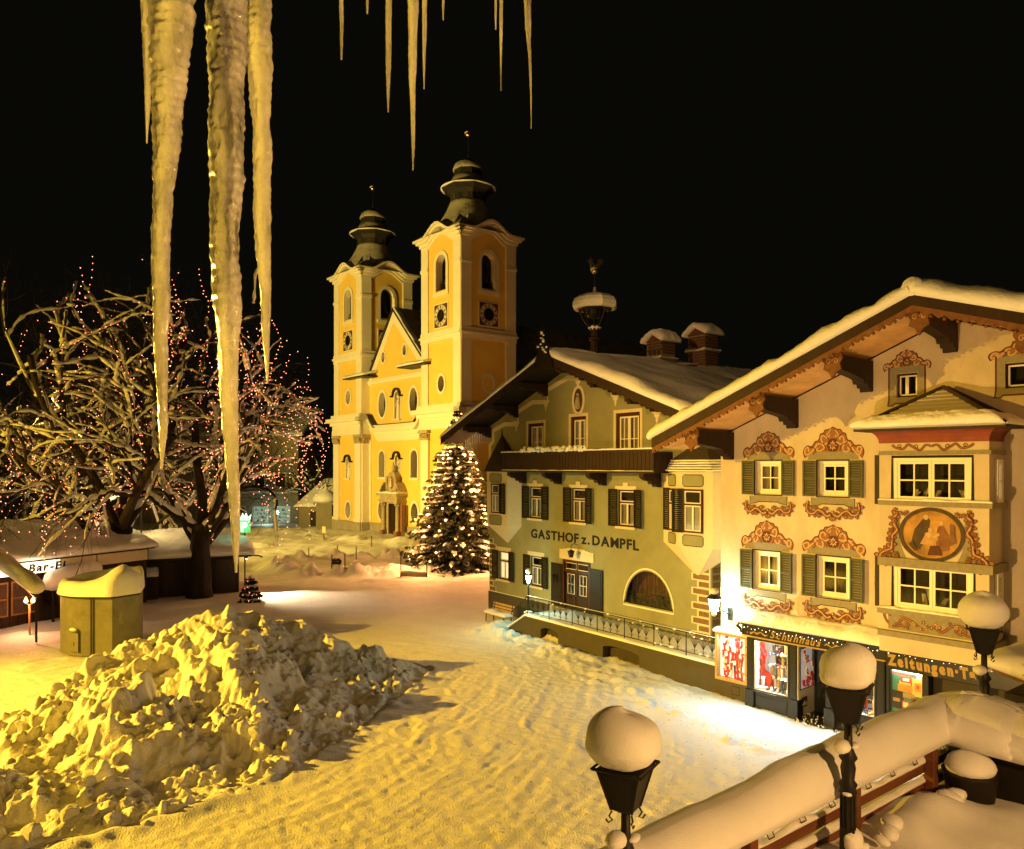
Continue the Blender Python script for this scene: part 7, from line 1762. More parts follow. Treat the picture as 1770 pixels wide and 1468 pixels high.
# ================================================================ huts, kiosk and small things on the square
def huts():
    # ---- long market hut behind the lindens
    dx, dy = .90, .436; rz = math.atan2(dy, dx)
    hx, hy = -21.7, 48.4
    mh = thing('market_hut', 'long low wooden market hut with thick snow on its flat roof', 'hut', (hx, hy, 0), rz)
    L0, L1, D, Hh = -2.6, 4.4, 4.0, 2.45
    MB().box(L0, L1, .03, D, 0, Hh).build('wall', M['wood_dark'], mh)
    for i in range(20):
        w = (L1 - L0) / 20; x = L0 + i * w
        MB().box(x + .012, x + w - .012, -.01 - .008 * (i % 2), .028, 0, Hh).build('wall_board', M['wood_black'] if i % 7 else M['wood_dark'], mh)
    for i in range(11):
        w = D / 11; y = .03 + i * w
        MB().box(L1 + .002, L1 + .03 + .008 * (i % 2), y + .01, y + w - .01, 0, Hh).build('wall_board', M['pine_lamplit'], mh)  # end wall: the lamp's orange light is put into the board colour
    for a in (-.9, 1.1): MB().box(a, a + 1.5, -.06, -.02, .9, 2.1).build('shutter', M['wood_dark'], mh)
    MB().box(3.0, 4.2, -.07, -.02, .05, 2.2).build('door', M['wood_dark'], mh)
    rf = MB().add([(L0 - .4, -.7, Hh + .05), (L1 + .75, -.7, Hh + .05), (L1 + .75, D + .4, Hh + 1.05), (L0 - .4, D + .4, Hh + 1.05), (L0 - .4, -.7, Hh - .08), (L1 + .75, -.7, Hh - .08), (L1 + .75, D + .4, Hh + .92), (L0 - .4, D + .4, Hh + .92)], [(0, 1, 2, 3), (7, 6, 5, 4), (0, 4, 5, 1), (1, 5, 6, 2)]).build('roof', M['wood_dark'], mh)
    MB().snow((L0 - .5, -.8, Hh + .05), (L1 + .85, -.8, Hh + .05), (L1 + .85, D + .5, Hh + 1.05), (L0 - .5, D + .5, Hh + 1.05), .55, 40, 16, 61, .4, .25, freq=.8).build('snow_cover', M['snow_roof'], rf, smooth=True)
    MB().snow((L0, -.62, 1.4), (L0 + 2.2, -.62, 1.4), (L0 + 2.2, -.02, 1.75), (L0, -.02, 1.75), .35, 20, 8, 62, .25, .3, freq=1.4).build('snow_cover', M['snow_roof'], rf, smooth=True)
    MB().box(L0 - .02, L0 + 2.2, -.6, -.03, 0, 1.40).build('counter', M['wood_dark'], mh)
    MB().tube([(L1 + .7, -.72, Hh + .02), (L1 + 1.1, -.85, Hh - .02), (L1 + 1.35, -.95, Hh - .12)], .05, 6).build('gutter_spout', M['iron'], mh)
    fx = MB().lathe([(.06, Hh - .22), (.10, Hh - .12), (.04, Hh - .08)], (L1 + .45, -.3), 8).build('eaves_lamp', M['iron'], mh)
    MB().ball((L1 + .45, -.3, Hh - .24), .06, 8, 6).build('bulb', M['bulb_warm'], fx, smooth=True)
    wx = lambda a, b: (hx + a * dx - b * dy, hy + a * dy + b * dx)
    p = wx(L1 + .55, -.3); q = wx(L1 + 2.6, -2.9)
    lamp('hut_floodlight', 'SPOT', (p[0], p[1], Hh - .30), 3600, (1.0, .74, .42), .08, (q[0], q[1], 0.0), 72, .8)
    # ---- green lit P with a crown on a post over the hut roof
    pw = (-17.95, 52.0); ps = thing('parking_sign', 'green lit sign with a white crown over a white letter P', 'sign', (pw[0], pw[1], 0), 0)
    zc = EYE - (905 - YH) / FPX * pw[1]
    MB().tube([(0, .1, 0), (0, .1, zc - .4)], .05, 8).build('post', M['iron'], ps)
    MB().cbox(-.40, .40, -.06, .08, zc - .62, zc + .20, .03).build('sign_box', M['green_lit'], ps)
    letters(ps, 'P', -.20, -.075, zc - .52, .86, M['white_lit'], .03, None, .015)
    cr = [(-.36, zc + .22), (.36, zc + .22), (.46, zc + .62), (.22, zc + .40), (.12, zc + .70), (0, zc + .44), (-.12, zc + .70), (-.22, zc + .40), (-.46, zc + .62)]
    MB().prism(cr, -.05, .05).build('crown_emblem', M['white_lit'], ps)
    lamp('parking_sign_glow', 'POINT', (pw[0] - .1, pw[1] - .8, zc - .1), 12, (.35, 1.0, .5), .3)
    # ---- the bar
    ex, ey = .445, .895; rb = math.atan2(ey, ex); bx, by = -25.8, 39.1
    ba = thing('bar_hut', 'wooden snow bar with a glowing white sign band reading Bar-Ei', 'hut', (bx, by, 0), rb)
    MB().box(-6, 8.5, .02, 3.6, 0, 3.4).build('wall', M['wood_dark'], ba)
    for i in range(36):
        w = 14.5 / 36; x = -6 + i * w
        MB().box(x + .012, x + w - .012, -.012 - .008 * (i % 2), .018, 0, 2.5).build('wall_board', M['wood_dark'], ba)
    sb = MB().box(-6, 8.4, -.30, .016, 2.58, 3.26).build('sign_box', M['wood_black'], ba)
    for i, (a, b) in enumerate(((-5.9, -2.6), (-2.5, 2.9), (2.98, 5.0), (5.08, 8.3))): MB().box(a, b, -.335, -.302, 2.62, 3.22).build('sign_panel', M['sign_lit'] if i < 2 else M['cream'], sb)
    letters(sb, 'Bar-Ei', 1.20, -.34, 2.72, .56, M['letter_blk'], .022, 2.0, .008, italic=.15)
    rf = MB().add([(-6.4, -.5, 3.34), (8.7, -.5, 3.34), (8.7, 3.9, 4.9), (-6.4, 3.9, 4.9)], [(0, 1, 2, 3)]).box(-6.4, 8.7, -.5, -.40, 3.26, 3.335).build('roof', M['wood_dark'], ba)
    MB().snow((-6.5, -.58, 3.34), (8.8, -.58, 3.34), (8.8, 4.0, 4.92), (-6.5, 4.0, 4.92), .42, 60, 16, 63, .35, .3, freq=.8).build('snow_cover', M['snow_roof'], rf, smooth=True)
    w = MB()
    for (a, b) in ((-1.0, .35), (.5, 1.85)):
        f = MB().box(a, a + .08, -.06, -.022, .55, 2.3).box(b - .08, b, -.06, -.022, .55, 2.3).box(a + .08, b - .08, -.06, -.022, .55, .63).box(a + .08, b - .08, -.06, -.022, 2.22, 2.3).box(a + .08, b - .08, -.058, -.024, 1.40, 1.46).build('window', M['pine_lamplit'], ba)
        MB().box(a + .06, b - .06, -.030, -.022, .6, 2.25).build('room_behind', M['bar_glow'], f)
        MB().box(a + .06, b - .06, -.044, -.040, .6, 2.25).build('pane', M['glass'], f)
        it = MB(); rs = random.Random(int(a * 10) + 50)
        for k in range(14): x = rs.uniform(a + .12, b - .2); z = rs.choice((.66, 1.0, 1.48, 1.8)); it.box(x, x + rs.uniform(.05, .14), -.036, -.031, z, z + rs.uniform(.1, .3))
        it.build('window_clutter', M['leather_brn'], f, kind='stuff')
    MB().box(2.2, 3.6, -.05, -.022, .02, 2.3).build('door', M['wood_black'], ba)
    lamp('bar_sign_glow', 'POINT', (bx + 1.2 * ex + .9 * ey, by + 1.2 * ey - .9 * ex, 3.0), 30, (1.0, .74, .42), .3)
    # snow-laden folded parasol and awnings in front of the bar
    Y0, Y1 = 39.0, 36.0
    a = Vector(at(-20, 948, Y0)); b = Vector(at(66, 1018, Y1))
    pr = thing('folded_awning', 'slanting awning arm carrying a thick log of snow in front of the bar', 'awning', (b.x, b.y, 0))
    MB().tube([a - b + Vector((0, 0, b.z - .40)), Vector((0, 0, b.z - .42))], .10, 8).build('awning_arm', M['wood_dark'], pr)
    MB().tube([Vector((-.15, .1, 0)), Vector((-.15, .1, b.z - .4))], .05, 6).build('awning_post', M['wood_black'], pr)
    d = a - b; pts = [Vector((0, 0, b.z)) + d * t + Vector((0, 0, .05 * math.sin(t * 9))) for t in (-.02, 0, .06, .2, .4, .6, .8, 1.0)]
    MB().tube(pts, [.18, .32, .40, .44, .40, .46, .44, .44], 14, flat=.82).build('snow_log', M['snow_roof'], pr, smooth=True)
    c0 = Vector(at(88, 1004, 40.5)); c1 = Vector(at(160, 992, 43.5))
    aw = thing('barrel_awning', 'dark rounded bar awning with a lump of snow on it', 'awning', (c0.x, c0.y, 0))
    D_ = c1 - c0
    MB().tube([Vector((0, .3, c0.z - .55)), D_ + Vector((0, .3, c0.z - .55))], .78, 16).build('awning_cover', M['wood_black'], aw, smooth=True)
    MB().tube([Vector((-.25, 0, c0.z - .35)), Vector((-.05, 0, c0.z - .05)), D_ * .3 + Vector((0, 0, c0.z)), D_ * .7 + Vector((0, 0, c0.z + .06)), D_ + Vector((.1, 0, c0.z + .05))], [.35, .62, .74, .76, .7], 14, flat=.72).build('snow_lump', M['snow_roof'], aw, smooth=True)
    for k in (0.05, .9): MB().tube([D_ * k + Vector((0, 0, 0)), D_ * k + Vector((0, 0, c0.z - .6))], .07, 6).build('awning_post', M['wood_black'], aw)
    # ---- double-headed torch lamp
    g = ground(51, 1101); tl = thing('torch_lamp', 'slim post lamp with two glowing red-orange flames by the bar', 'lamp', (g[0], g[1], 0))
    MB().tube([(0, 0, 0), (0, 0, 1.55)], .045, 8).build('post', M['pine_lamplit'], tl)
    for s in (-1, 1):
        MB().tube([(0, 0, 1.50), (s * .10, 0, 1.58), (s * .17, 0, 1.64)], [.03, .04, .06], 7).build('cup', M['iron'], tl)
        MB().lathe([(.05, 1.64), (.10, 1.70), (.07, 1.80), (.01, 1.92)], (s * .17, 0), 8).build('flame', M['flame'], tl, smooth=True)
    lamp('torch_glow', 'POINT', (g[0], g[1] - .35, 1.75), 260, (1.0, .40, .16), .12)
    # ---- the round-fronted kiosk
    A = (-17.2, 33.35); cx, cy, r = -18.2, 35.55, 2.18
    kz = 2.50; ks = thing('kiosk', 'grey-green round-fronted kiosk with a ring of snow on its roof', 'kiosk', (cx, cy, 0))
    arc_ = [(r * math.cos(t), r * math.sin(t)) for t in [math.radians(275 - 185 * i / 26) for i in range(27)]]
    rt = (A[0] - cx, A[1] - cy); rb_ = (A[0] - cx + .65, A[1] - cy + 1.05)
    plan = [rt] + arc_ + [(.35, 1.95), (1.0, .55), rb_]
    MB().prism_z(plan, 0, kz).build('kiosk_wall', M['kiosk'], ks)
    grow_ = [(p[0] * 1.035, p[1] * 1.035) for p in plan]
    rfk = MB().prism_z(grow_, kz + .004, kz + .085).build('roof_edge', M['wood_dark'], ks)
    MB().box(arc_[0][0] - .02, arc_[0][0] + .015, arc_[0][1] - .03, arc_[0][1] + .02, .02, kz - .02).build('corner_strip', M['iron'], ks)
    # snow: a ring with a hollow, and a heap on the right corner
    n, m = 64, 26; V = []
    for j in range(m + 1):
        f = j / m
        for i in range(n):
            t = 2 * PI * i / n
            # outline radius of the plan in this direction
            dirx, diry = math.cos(t), math.sin(t); R0 = 0
            for (x0, y0), (x1, y1) in zip(plan, plan[1:] + plan[:1]):      # outline of the roof in this direction
                ex_, ey_ = x1 - x0, y1 - y0; den = dirx * ey_ - diry * ex_
                if abs(den) > 1e-9:
                    q = (x0 * ey_ - y0 * ex_) / den; w_ = (x0 * diry - y0 * dirx) / den
                    if q > 0 and -1e-6 <= w_ <= 1 + 1e-6: R0 = max(R0, q)
            R0 = R0 * 1.05 + .03
            rr = R0 * (1 - f)
            x, y = rr * dirx, rr * diry
            u = rr / R0; edge = math.sqrt(max(0, 1 - max(0, (u - .86) / .14) ** 2))
            h = .58 * edge
            hol = math.exp(-((((x + .45) / 1.05) ** 2 + ((y - .05) / 1.0) ** 2)) ** 1.5); h -= .75 * hol
            h += .70 * edge * math.exp(-(((x - .85) / .6) ** 2 + ((y + 1.1) / .9) ** 2))
            h += .25 * edge * math.exp(-(((x - .2) / 1.6) ** 2 + ((y - 1.5) / .7) ** 2))
            h += .06 * float(fbm(x * 1.6, y * 1.6, None, 91, 3)) * edge
            V.append((x, y, kz + .086 + max(h, -.02 if u < .6 else 0)))
    F = [(j * n + i, j * n + (i + 1) % n, (j + 1) * n + (i + 1) % n, (j + 1) * n + i) for j in range(m) for i in range(n)]
    np_mesh('snow_cover', np.array(V), np.array(F), M['snow_roof'], rfk)
    a0 = math.radians(252)
    hp = (r * math.cos(a0), r * math.sin(a0)); hr = a0 + PI / 2
    ht = MB().cbox(-.24, .24, -.03, .0, .18, 1.0, .01).build('hatch', M['kiosk'], ks, loc=(hp[0] * 1.012, hp[1] * 1.012, 0), rz=hr)
    MB().box(-.012, .012, -.04, -.031, .45, .60).build('keyhole', M['letter_blk'], ht)
    MB().ball((.0, -.06, 1.16), .2, 10, 6, sc=(1.0, .5, .38)).build('snow_lump', M['snow_roof'], ht, smooth=True)
    MB().cbox(-.2, .2, -.10, -.002, 1.05, 1.12, .01).build('hatch_hood', M['kiosk'], ht)
    MB().box(.28, .48, -.01, .0, 1.35, 1.9).build('faded_notice', M['bar_notice'], ks, loc=(rt[0], rt[1], 0), rz=math.atan2(1.25, .78))
    MB().box(-.015, .015, -.02, 0, .02, kz).build('panel_joint', M['iron'], ks, loc=(r * math.cos(math.radians(272)), r * math.sin(math.radians(272)), 0), rz=math.radians(2))
    # ---- snow stakes on the square
    zc_ = lambda x, y: (400 + x / 3.848, 760 + y / 3.848)
    first = None
    STK = ((515, 830, 720), (705, 805, 705), (668, 905, 765), (755, 910, 762), (830, 838, 710), (1127, 915, 765), (1170, 800, 710), (1300, 920, 785), (933, 722, 640))
    tell = ('leftmost of the thin snow stakes on the square', 'thin snow stake just behind the small dark fir', 'thin snow stake just left of the small dark fir', 'thin snow stake just right of the small dark fir', 'thin snow stake at the right end of the low barrier by the fir', 'left of the two snow stakes before the Christmas tree', 'snow stake under the left branches of the Christmas tree', 'snow stake in front of the Christmas tree', 'short snow stake in front of the church door')
    for (x, yb, yt), lab in zip(STK, tell):
        g = ground(*zc_(x, yb)); h = (yb - yt) / 3.848 / FPX * g[1]
        o = thing('snow_stake', lab, 'stake', (g[0], g[1], 0), 0, 'snow stakes on the square')
        MB().tube([(0, 0, -.2), (0, 0, h * .78)], .045, 6).build('stake_pole', M['wood_dark'], o); MB().tube([(0, 0, h * .78), (0, 0, h)], .046, 6).build('stake_tip', M['print_red'] if lab[0] == 'x' else M['wood_dark'], o)
    def barrier(i, j, lab):
        g0, g1 = ground(*zc_(*STK[i][:2])), ground(*zc_(*STK[j][:2]))
        o = thing('low_barrier', lab, 'barrier', (g0[0], g0[1], 0), math.atan2(g1[1] - g0[1], g1[0] - g0[0])); l = math.hypot(g1[0] - g0[0], g1[1] - g0[1])
        MB().cbox(0, l, -.03, .03, .05, .38, .01).build('barrier_board', M['church_stone'], o); MB().snow((0, -.1, .38), (l, -.1, .38), (l, .1, .38), (0, .1, .38), .14, 16, 4, 3, .1, .4, freq=2).build('snow_cover', M['snow'], o, smooth=True)
    barrier(2, 3, 'low snow-topped barrier board in front of the small fir'); barrier(3, 4, 'low snow-topped barrier board right of the small fir'); barrier(5, 7, 'low snow-topped barrier board in front of the Christmas tree')
    g = ground(*zc_(615, 668)); o = thing('notice_sign', 'small white notice on a short stake before the church', 'sign', (g[0], g[1], 0))
    MB().tube([(0, 0, 0), (0, 0, .8)], .05, 6).build('post', M['wood_dark'], o); MB().cbox(-.20, .20, -.03, .03, .75, 1.5, .01).build('notice_board', M['cream'], o)
    # ---- house behind the lindens
    Y = 111.0; x1 = (516 - CX) / FPX * Y; wd = 24.0
    hb = thing('shop_house', 'dim plaster house behind the lindens with two lit shop windows', 'building', (x1 - wd, Y, 0), 0)
    px = lambda p: (p - CX) / FPX * Y - (x1 - wd); pz = lambda p: EYE - (p - YH) / FPX * Y
    wins = [(424, 449), (467, 505), (380, 405)]
    sh_ = [rectp(px(437), px(463), pz(903), pz(876)), rectp(px(476), px(501), pz(903), pz(876)), rectp(px(398), px(424), pz(903), pz(876))]
    up = [rectp(px(a), px(b), pz(842), pz(818)) for a, b in ((476, 494), (440, 458), (404, 422), (368, 386))]
    MB().wall([(0, -.2), (wd, -.2), (wd, 12.5), (0, 12.5)], sh_ + up, 0, .3).build('front_wall', M['house_grey'], hb)
    MB().add([(wd, 0, 0), (wd, 10, 0), (wd, 10, 12.5), (wd, 0, 12.5)], [(0, 1, 2, 3)]).build('side_wall', M['house_grey'], hb)
    MB().box(0, wd, -.12, -.003, pz(853), pz(849)).build('string_course', M['cream'], hb)
    MB().snow((-.5, -.8, 12.5), (wd + .8, -.8, 12.5), (wd + .8, 10, 17), (-.5, 10, 17), .4, 30, 10, 6, .4, .2).build('roof', M['snow_roof'], hb, smooth=True)
    for k, w in enumerate(sh_ + up):
        (a, b), (_, c) = (w[0][0], w[1][0]), (w[0][1], w[2][1])
        f = MB().ribbon([(a, b_) for a, b_ in w], .16, -.03, closed=True).build('window', M['white'] if k < 3 else M['cream'], hb)
        MB().box(a, b, .28, .30, c - 0 if 0 else w[0][1], w[2][1]).build('room_behind', M['far_display'] if k < 2 else M['dark_in'], f)
        MB().box(a, b, .12, .125, w[0][1], w[2][1]).build('pane', M['glass'], f)
        if k < 2:
            it = MB(); rs = random.Random(k)
            for lv in range(4):
                z = w[0][1] + .1 + lv * (c - w[0][1]) / 4.3; it.box(a + .1, b - .1, .2, .26, z - .05, z)
                for q in range(7): x = rs.uniform(a + .15, b - .4); it.box(x, x + rs.uniform(.08, .25), .19, .24, z, z + rs.uniform(.1, .36))
            it.build('shop_goods', M['white'], f, kind='stuff')
    lamp('far_shop_glow', 'POINT', ((470 - CX) / FPX * Y, Y - 2.2, 1.4), 110, (.72, 1.0, .80), .3)
    MB().tube([(wd + .1, -.1, 0), (wd + .1, -.1, 12.4)], .13, 8).build('drainpipe', M['iron'], hb)
    # ---- churchyard wall with its roof and domed pier
    Y = 106.0; g0 = (516 - CX) / FPX * Y
    cw = thing('churchyard_lodge', 'low lodge with a steep snow-covered roof left of the church', 'building', (g0, Y, 0))
    MB().box(0, 7.5, 0, 5, 0, 2.6).build('wall', M['house_grey'], cw)
    MB().box(1.6, 2.6, -.03, 0, 0, 2.0).build('door', M['wood_dark'], cw)
    MB().snow((-.5, -.5, 2.6), (7.8, -.5, 2.6), (7.8, 4.6, 7.0), (2.5, 4.6, 6.2), .4, 20, 10, 6, .3, .2).build('roof', M['snow_roof'], cw, smooth=True)
    g = ground(563, 912); dp = thing('gate_pier', 'stone gate pier under an onion cap of snow beside the church', 'pier', (g[0], g[1], 0))
    MB().box(-1.05, 1.05, -1.0, 1.0, -.2, 3.1).build('pier_shaft', M['house_grey'], dp); MB().box(-1.35, 1.35, -1.3, 1.3, 3.1, 3.4).build('pier_cornice', M['house_grey'], dp)
    MB().lathe([(1.55, 3.4), (1.75, 3.75), (1.6, 4.2), (1.0, 4.7), (.4, 5.0), (.12, 5.5), (.02, 5.9)], n=14).build('snow_cap', M['snow_roof'], dp, smooth=True)
M['pine_lamplit'] = mat('pine_and_lamplit_boards', (0.34, 0.17, 0.06), 0.6, 0.25, 4, 0.2, 20, stretch=(1, 1, .2))
M['bar_glow'] = mat('dim_red_bar_room', (0.10, 0.04, 0.03), 0.8, 0.5, 5, emit=(1.0, .25, .12), estr=0.03)
M['bar_notice'] = mat('faded_notice_paint', (0.24, 0.22, 0.14), 0.8, 0.4, 10)
M['far_display'] = mat('lit_far_shop_window', (0.3, .3, .22), 0.8, 0.6, 3, emit=(.72, .95, .72), estr=.28)
huts()
# ================================================================ the snowed-in terrace below the camera
TX, TY, TZ = 3.6, 8.3, 4.20
te = np.array([.787, .617]); tn = np.array([.617, -.787])      # along the railing, and towards the house
TRZ = math.atan2(te[1], te[0])
def tw(a, b, z=0.0): p = np.array([TX, TY]) + te * a + tn * b; return (p[0], p[1], z)
def terrace():
    tr = MB().prism_z([tw(-9, -.28)[:2], tw(2.95, -.28)[:2], tw(2.95, 6)[:2], tw(-9, 10)[:2]], 0, TZ - .02).build('terrace', M['olive_dk'], kind='structure')
    tag(tr, 'raised stone terrace under snow', None)
    # snow on the terrace floor
    a = np.arange(-9, 3.0, .05); b = np.arange(-.28, 7.5, .05); A, B = np.meshgrid(a, b, indexing='ij')
    Z = TZ + .06 + .05 * fbm(A * .9, B * .9, None, 201, 3)
    Z = Z + .20 * np.exp(-((B - .35 - .12 * vnoise(A * 1.2, B * 0, None, 5)) / .30) ** 2) * np.clip(.55 + .9 * vnoise(A * 1.7, B * 1.2, None, 202), 0, 1.3)
    Z = Z + .10 * np.exp(-((A + .25 * B + 1.2) / .9) ** 2) - .07 * np.exp(-((B - 1.15 - .15 * np.sin(A)) / .25) ** 2)
    P = np.stack([TX + te[0] * A + tn[0] * B, TY + te[1] * A + tn[1] * B, Z], -1).reshape(-1, 3)
    o = np_mesh('terrace_snow', P, grid_faces(len(a), len(b)), M['snow'], kind='structure'); tag(o, 'trodden snow on the terrace floor', None)
    # wooden railing
    rl = thing('terrace_railing', 'red-brown plank railing of the terrace buried under a long roll of snow', 'railing', tw(0, 0, TZ), TRZ)
    # local axes: x along the railing, y to the street, z up
    for x in (-7.4, -5.55, -3.7, -1.85, 0.0, 1.83):
        MB().cbox(x - .06, x + .06, -.115, .0, -.05, .70, .008).build('railing_post', M['wood_rail'], rl)
    for x in (-7.4, -5.55, -3.7, -1.85, 0.0, 1.83, 2.42)[:-1]:
        x1 = x + 1.85 if x < 1.8 else 2.48
        for z0, z1_ in ((.50, .645), (.28, .40), (.05, .17)):
            MB().cbox(x + .004, x1 - .004, .002, .04, z0, z1_, .006).build('rail_plank', M['wood_rail'], rl)
        for z in (.40, .17): MB().snow((x, -.01, z), (x1, -.01, z), (x1, .06, z), (x, .06, z), .05, 30, 3, int(z * 100 + x * 7), .04, .8, freq=4).build('snow_strip', M['snow'], rl, smooth=True)
        for k in range(3):
            xx = x + .35 + k * .55
            if xx < x1 - .1: MB().tube([(xx, -.005, .50), (xx, -.03, .46), (xx + .09, -.03, .46), (xx + .09, -.005, .50)], .006, 4).build('wire_hook', M['iron'], rl)
    MB().cbox(-9, 2.5, -.10, .10, .648, .69, .008).build('cap_rail', M['wood_rail'], rl)
    sn = MB().snow((-9, -.23, .68), (2.62, -.23, .68), (2.62, .34, .68), (-9, .34, .68), .02, 300, 22, 71, .26, .16, freq=1.1, th2=.50).build('snow_roll', M['snow'], rl, smooth=True)
    # second run towards the house, boarded and deep in snow
    MB().cbox(2.42, 2.47, -.46, .0, .05, .66, .006).build('rail_plank', M['wood_black'], rl)  # same railing, its shade put into the black timber
    px = MB().cbox(2.30, 3.2, -5.6, -.50, -.1, .62, .01); pl = thing('snowed_bench_box', 'dark boxed bench, shade put into its colour, on the terrace carrying a huge mound of snow', 'bench', tw(0, 0, TZ), TRZ)
    px.build('bench_side', M['wood_black'], pl)  # shade is put into the dark colour of the box
    MB().cbox(2.27, 2.298, -5.6, -.50, .50, .62, .006).build('bench_edge', M['wood_black'], pl)
    MB().snow((2.05, -5.8, .60), (3.35, -5.8, .60), (3.35, -.35, .60), (2.05, -.35, .60), .50, 40, 60, 73, .42, .14, freq=.9).build('snow_mound', M['snow'], pl, smooth=True)
    MB().snow((2.0, -.85, .62), (3.2, -.85, .62), (3.2, .40, .62), (2.0, .40, .62), .56, 50, 46, 74, .60, .12, freq=1.1).build('snow_mound', M['snow'], pl, smooth=True)
    # snow-filled round tub in the corner
    tb = thing('plant_tub', 'round black tub with a lump of snow in the terrace corner', 'tub', tw(2.02, .42, TZ), TRZ)
    MB().lathe([(.20, 0), (.25, .05), (.29, .34), (.31, .38), (.27, .38)], n=20).build('tub_body', M['wood_black'], tb, smooth=True)
    MB().ball((0, 0, .44), .27, 16, 10, sc=(1.05, 1.0, .66), wob=.03).build('snow_lump', M['snow'], tb, smooth=True)
    # clods of snow fallen at the railing foot
    rs = random.Random(31)
    for i in range(9):
        o = MB().ball((0, 0, 0), rs.uniform(.06, .13), 10, 7, sc=(1.3, .9, .7), wob=.08).build('snow_clod', M['snow'], None, smooth=True)
        o.location = tw(-.3 + i * .25 + rs.uniform(-.1, .1), .34 + rs.uniform(-.05, .12), TZ + .18); o.rotation_euler = (0, rs.uniform(-.3, .3), rs.uniform(0, 3))
        tag(o, '%s clod of snow at the foot of the terrace railing, counted from the lamp post' % ('first', 'second', 'third', 'fourth', 'fifth', 'sixth', 'seventh', 'eighth', 'ninth')[i], 'snow clod', 'snow clods along the terrace railing')
    # neighbouring porch with snow at the right edge
    po = thing('side_porch', 'dark porch roof with slabs of snow at the right edge beyond the terrace', 'porch', tw(4.3, .2, TZ), TRZ)
    MB().cbox(.2, 4, -4, .3, -4.2, .75, .01).build('porch_wall', M['wood_black'], po)
    MB().add([(-.1, -1.2, .78), (4, -1.2, .78), (4, .45, 1.15), (-.1, .45, 1.15), (-.1, -1.2, .74), (4, -1.2, .74), (4, .45, 1.11), (-.1, .45, 1.11)], [(0, 1, 2, 3), (7, 6, 5, 4), (0, 4, 5, 1), (0, 3, 7, 4)]).build('porch_roof', M['leather_brn'], po)
    MB().snow((-.1, -1.25, .79), (4, -1.25, .79), (4, .5, 1.16), (-.1, .5, 1.16), .22, 30, 12, 77, .2, .3, freq=1.4).build('snow_cover', M['snow'], po, smooth=True)
    # ---- three lamp posts with snow balls
    def post_lamp(a, b, ztop, ks, lab, seed, lit=False):
        p = tw(a, b, 0); t = thing('post_lamp', lab, 'lamp post', (p[0], p[1], TZ), PI / 4 + .25, 'snow-capped lamp posts along the terrace')
        z = ztop - TZ                      # height of the lantern rim
        bt = z - .34
        pf = [(.085, -.2), (.085, .0), (.06, .03), (.055, bt - .72), (.075, bt - .70), (.06, bt - .66), (.075, bt - .62), (.05, bt - .58), (.062, bt - .46), (.05, bt - .40), (.075, bt - .36), (.05, bt - .30), (.035, bt - .22), (.03, bt)]
        pf = [(a * 1.18, b) for a, b in pf]
        po_ = MB().lathe(pf, n=14).build('post', M['metal_black'], t, smooth=True)
        for k in range(10):
            an = 2 * PI * k / 10; MB().tube([(.070 * math.cos(an), .070 * math.sin(an), .05), (.066 * math.cos(an), .066 * math.sin(an), bt - .73)], .011, 4).build('flute', M['metal_black'], po_)
        w0, w1 = .088, .176
        l = MB(); v = [(-w0, -w0, bt), (w0, -w0, bt), (w0, w0, bt), (-w0, w0, bt), (-w1, -w1, z), (w1, -w1, z), (w1, w1, z), (-w1, w1, z), (0, 0, bt - .06)]
        l.add(v, [(0, 1, 5, 4), (1, 2, 6, 5), (2, 3, 7, 6), (3, 0, 4, 7), (1, 0, 8), (2, 1, 8), (3, 2, 8), (0, 3, 8), (4, 5, 6, 7)])
        la = l.build('lantern', M['metal_black'], t)
        for q in range(4):
            an = q * PI / 2 + PI / 4; c, s = math.cos(an) * 1.414, math.sin(an) * 1.414
            MB().tube([(w0 * c, w0 * s, bt), (w1 * c, w1 * s, z)], .012, 4).build('lantern_edge', M['metal_black'], la)
            MB().tube([(c * w0 * .95, s * w0 * .95, bt - .01), (c * .10, s * .10, bt - .05), (c * .08, s * .08, bt - .085), (c * .105, s * .105, bt - .10), (c * .12, s * .12, bt - .07)], .008, 5).build('scroll', M['metal_black'], t)
        MB().ribbon([(-1, 0), (1, 0)], .01, 0) 
        rim = MB()
        for q in range(4):
            an = q * PI / 2 + PI / 4; a2 = an + PI / 2; k = (w1 + .03) * 1.414
            rim.tube([(k * math.cos(an), k * math.sin(an), z), (k * math.cos(a2), k * math.sin(a2), z)], .014, 4)
        rim.build('lantern_rim', M['metal_black'], la)
        # snow ball: a little square, uneven, heavier on one side
        n, m = 40, 26; V = []; rs_ = seed
        H0 = .50 * ks; W0 = .292 * ks
        for j in range(m + 1):
            ph = PI * j / m
            for i in range(n):
                th = 2 * PI * i / n; cx_, cy_ = math.cos(th), math.sin(th)
                sq = 1 / (abs(cx_) ** 3.2 + abs(cy_) ** 3.2) ** (1 / 3.2)
                low = max(0.0, -math.cos(ph)); sqm = 1 + (sq - 1) * (.25 + .75 * low)
                rad = W0 * math.sin(ph) ** .82 * sqm
                nzz = 1 + .13 * float(vnoise(cx_ * 1.3 + rs_, cy_ * 1.3, math.cos(ph) * 1.5, 7)) + .018 * float(vnoise(cx_ * 6, cy_ * 6 + rs_, math.cos(ph) * 6, 9)) * (1 + low * 2)
                zz = z + .19 * ks + (H0 / 2) * math.cos(ph) * (1.05 + .14 * math.cos(th - rs_ * 2.1) if math.cos(ph) > 0 else .78)
                V.append((rad * nzz * cx_ - .035, rad * nzz * cy_ + .01, max(zz, z - .0 + .012 * math.sin(th * 9 + rs_))))
        F = [(j * n + i, (j + 1) * n + i, (j + 1) * n + (i + 1) % n, j * n + (i + 1) % n) for j in range(m) for i in range(n)]
        np_mesh('snow_ball', np.array(V), np.array(F), M['snow'], t)
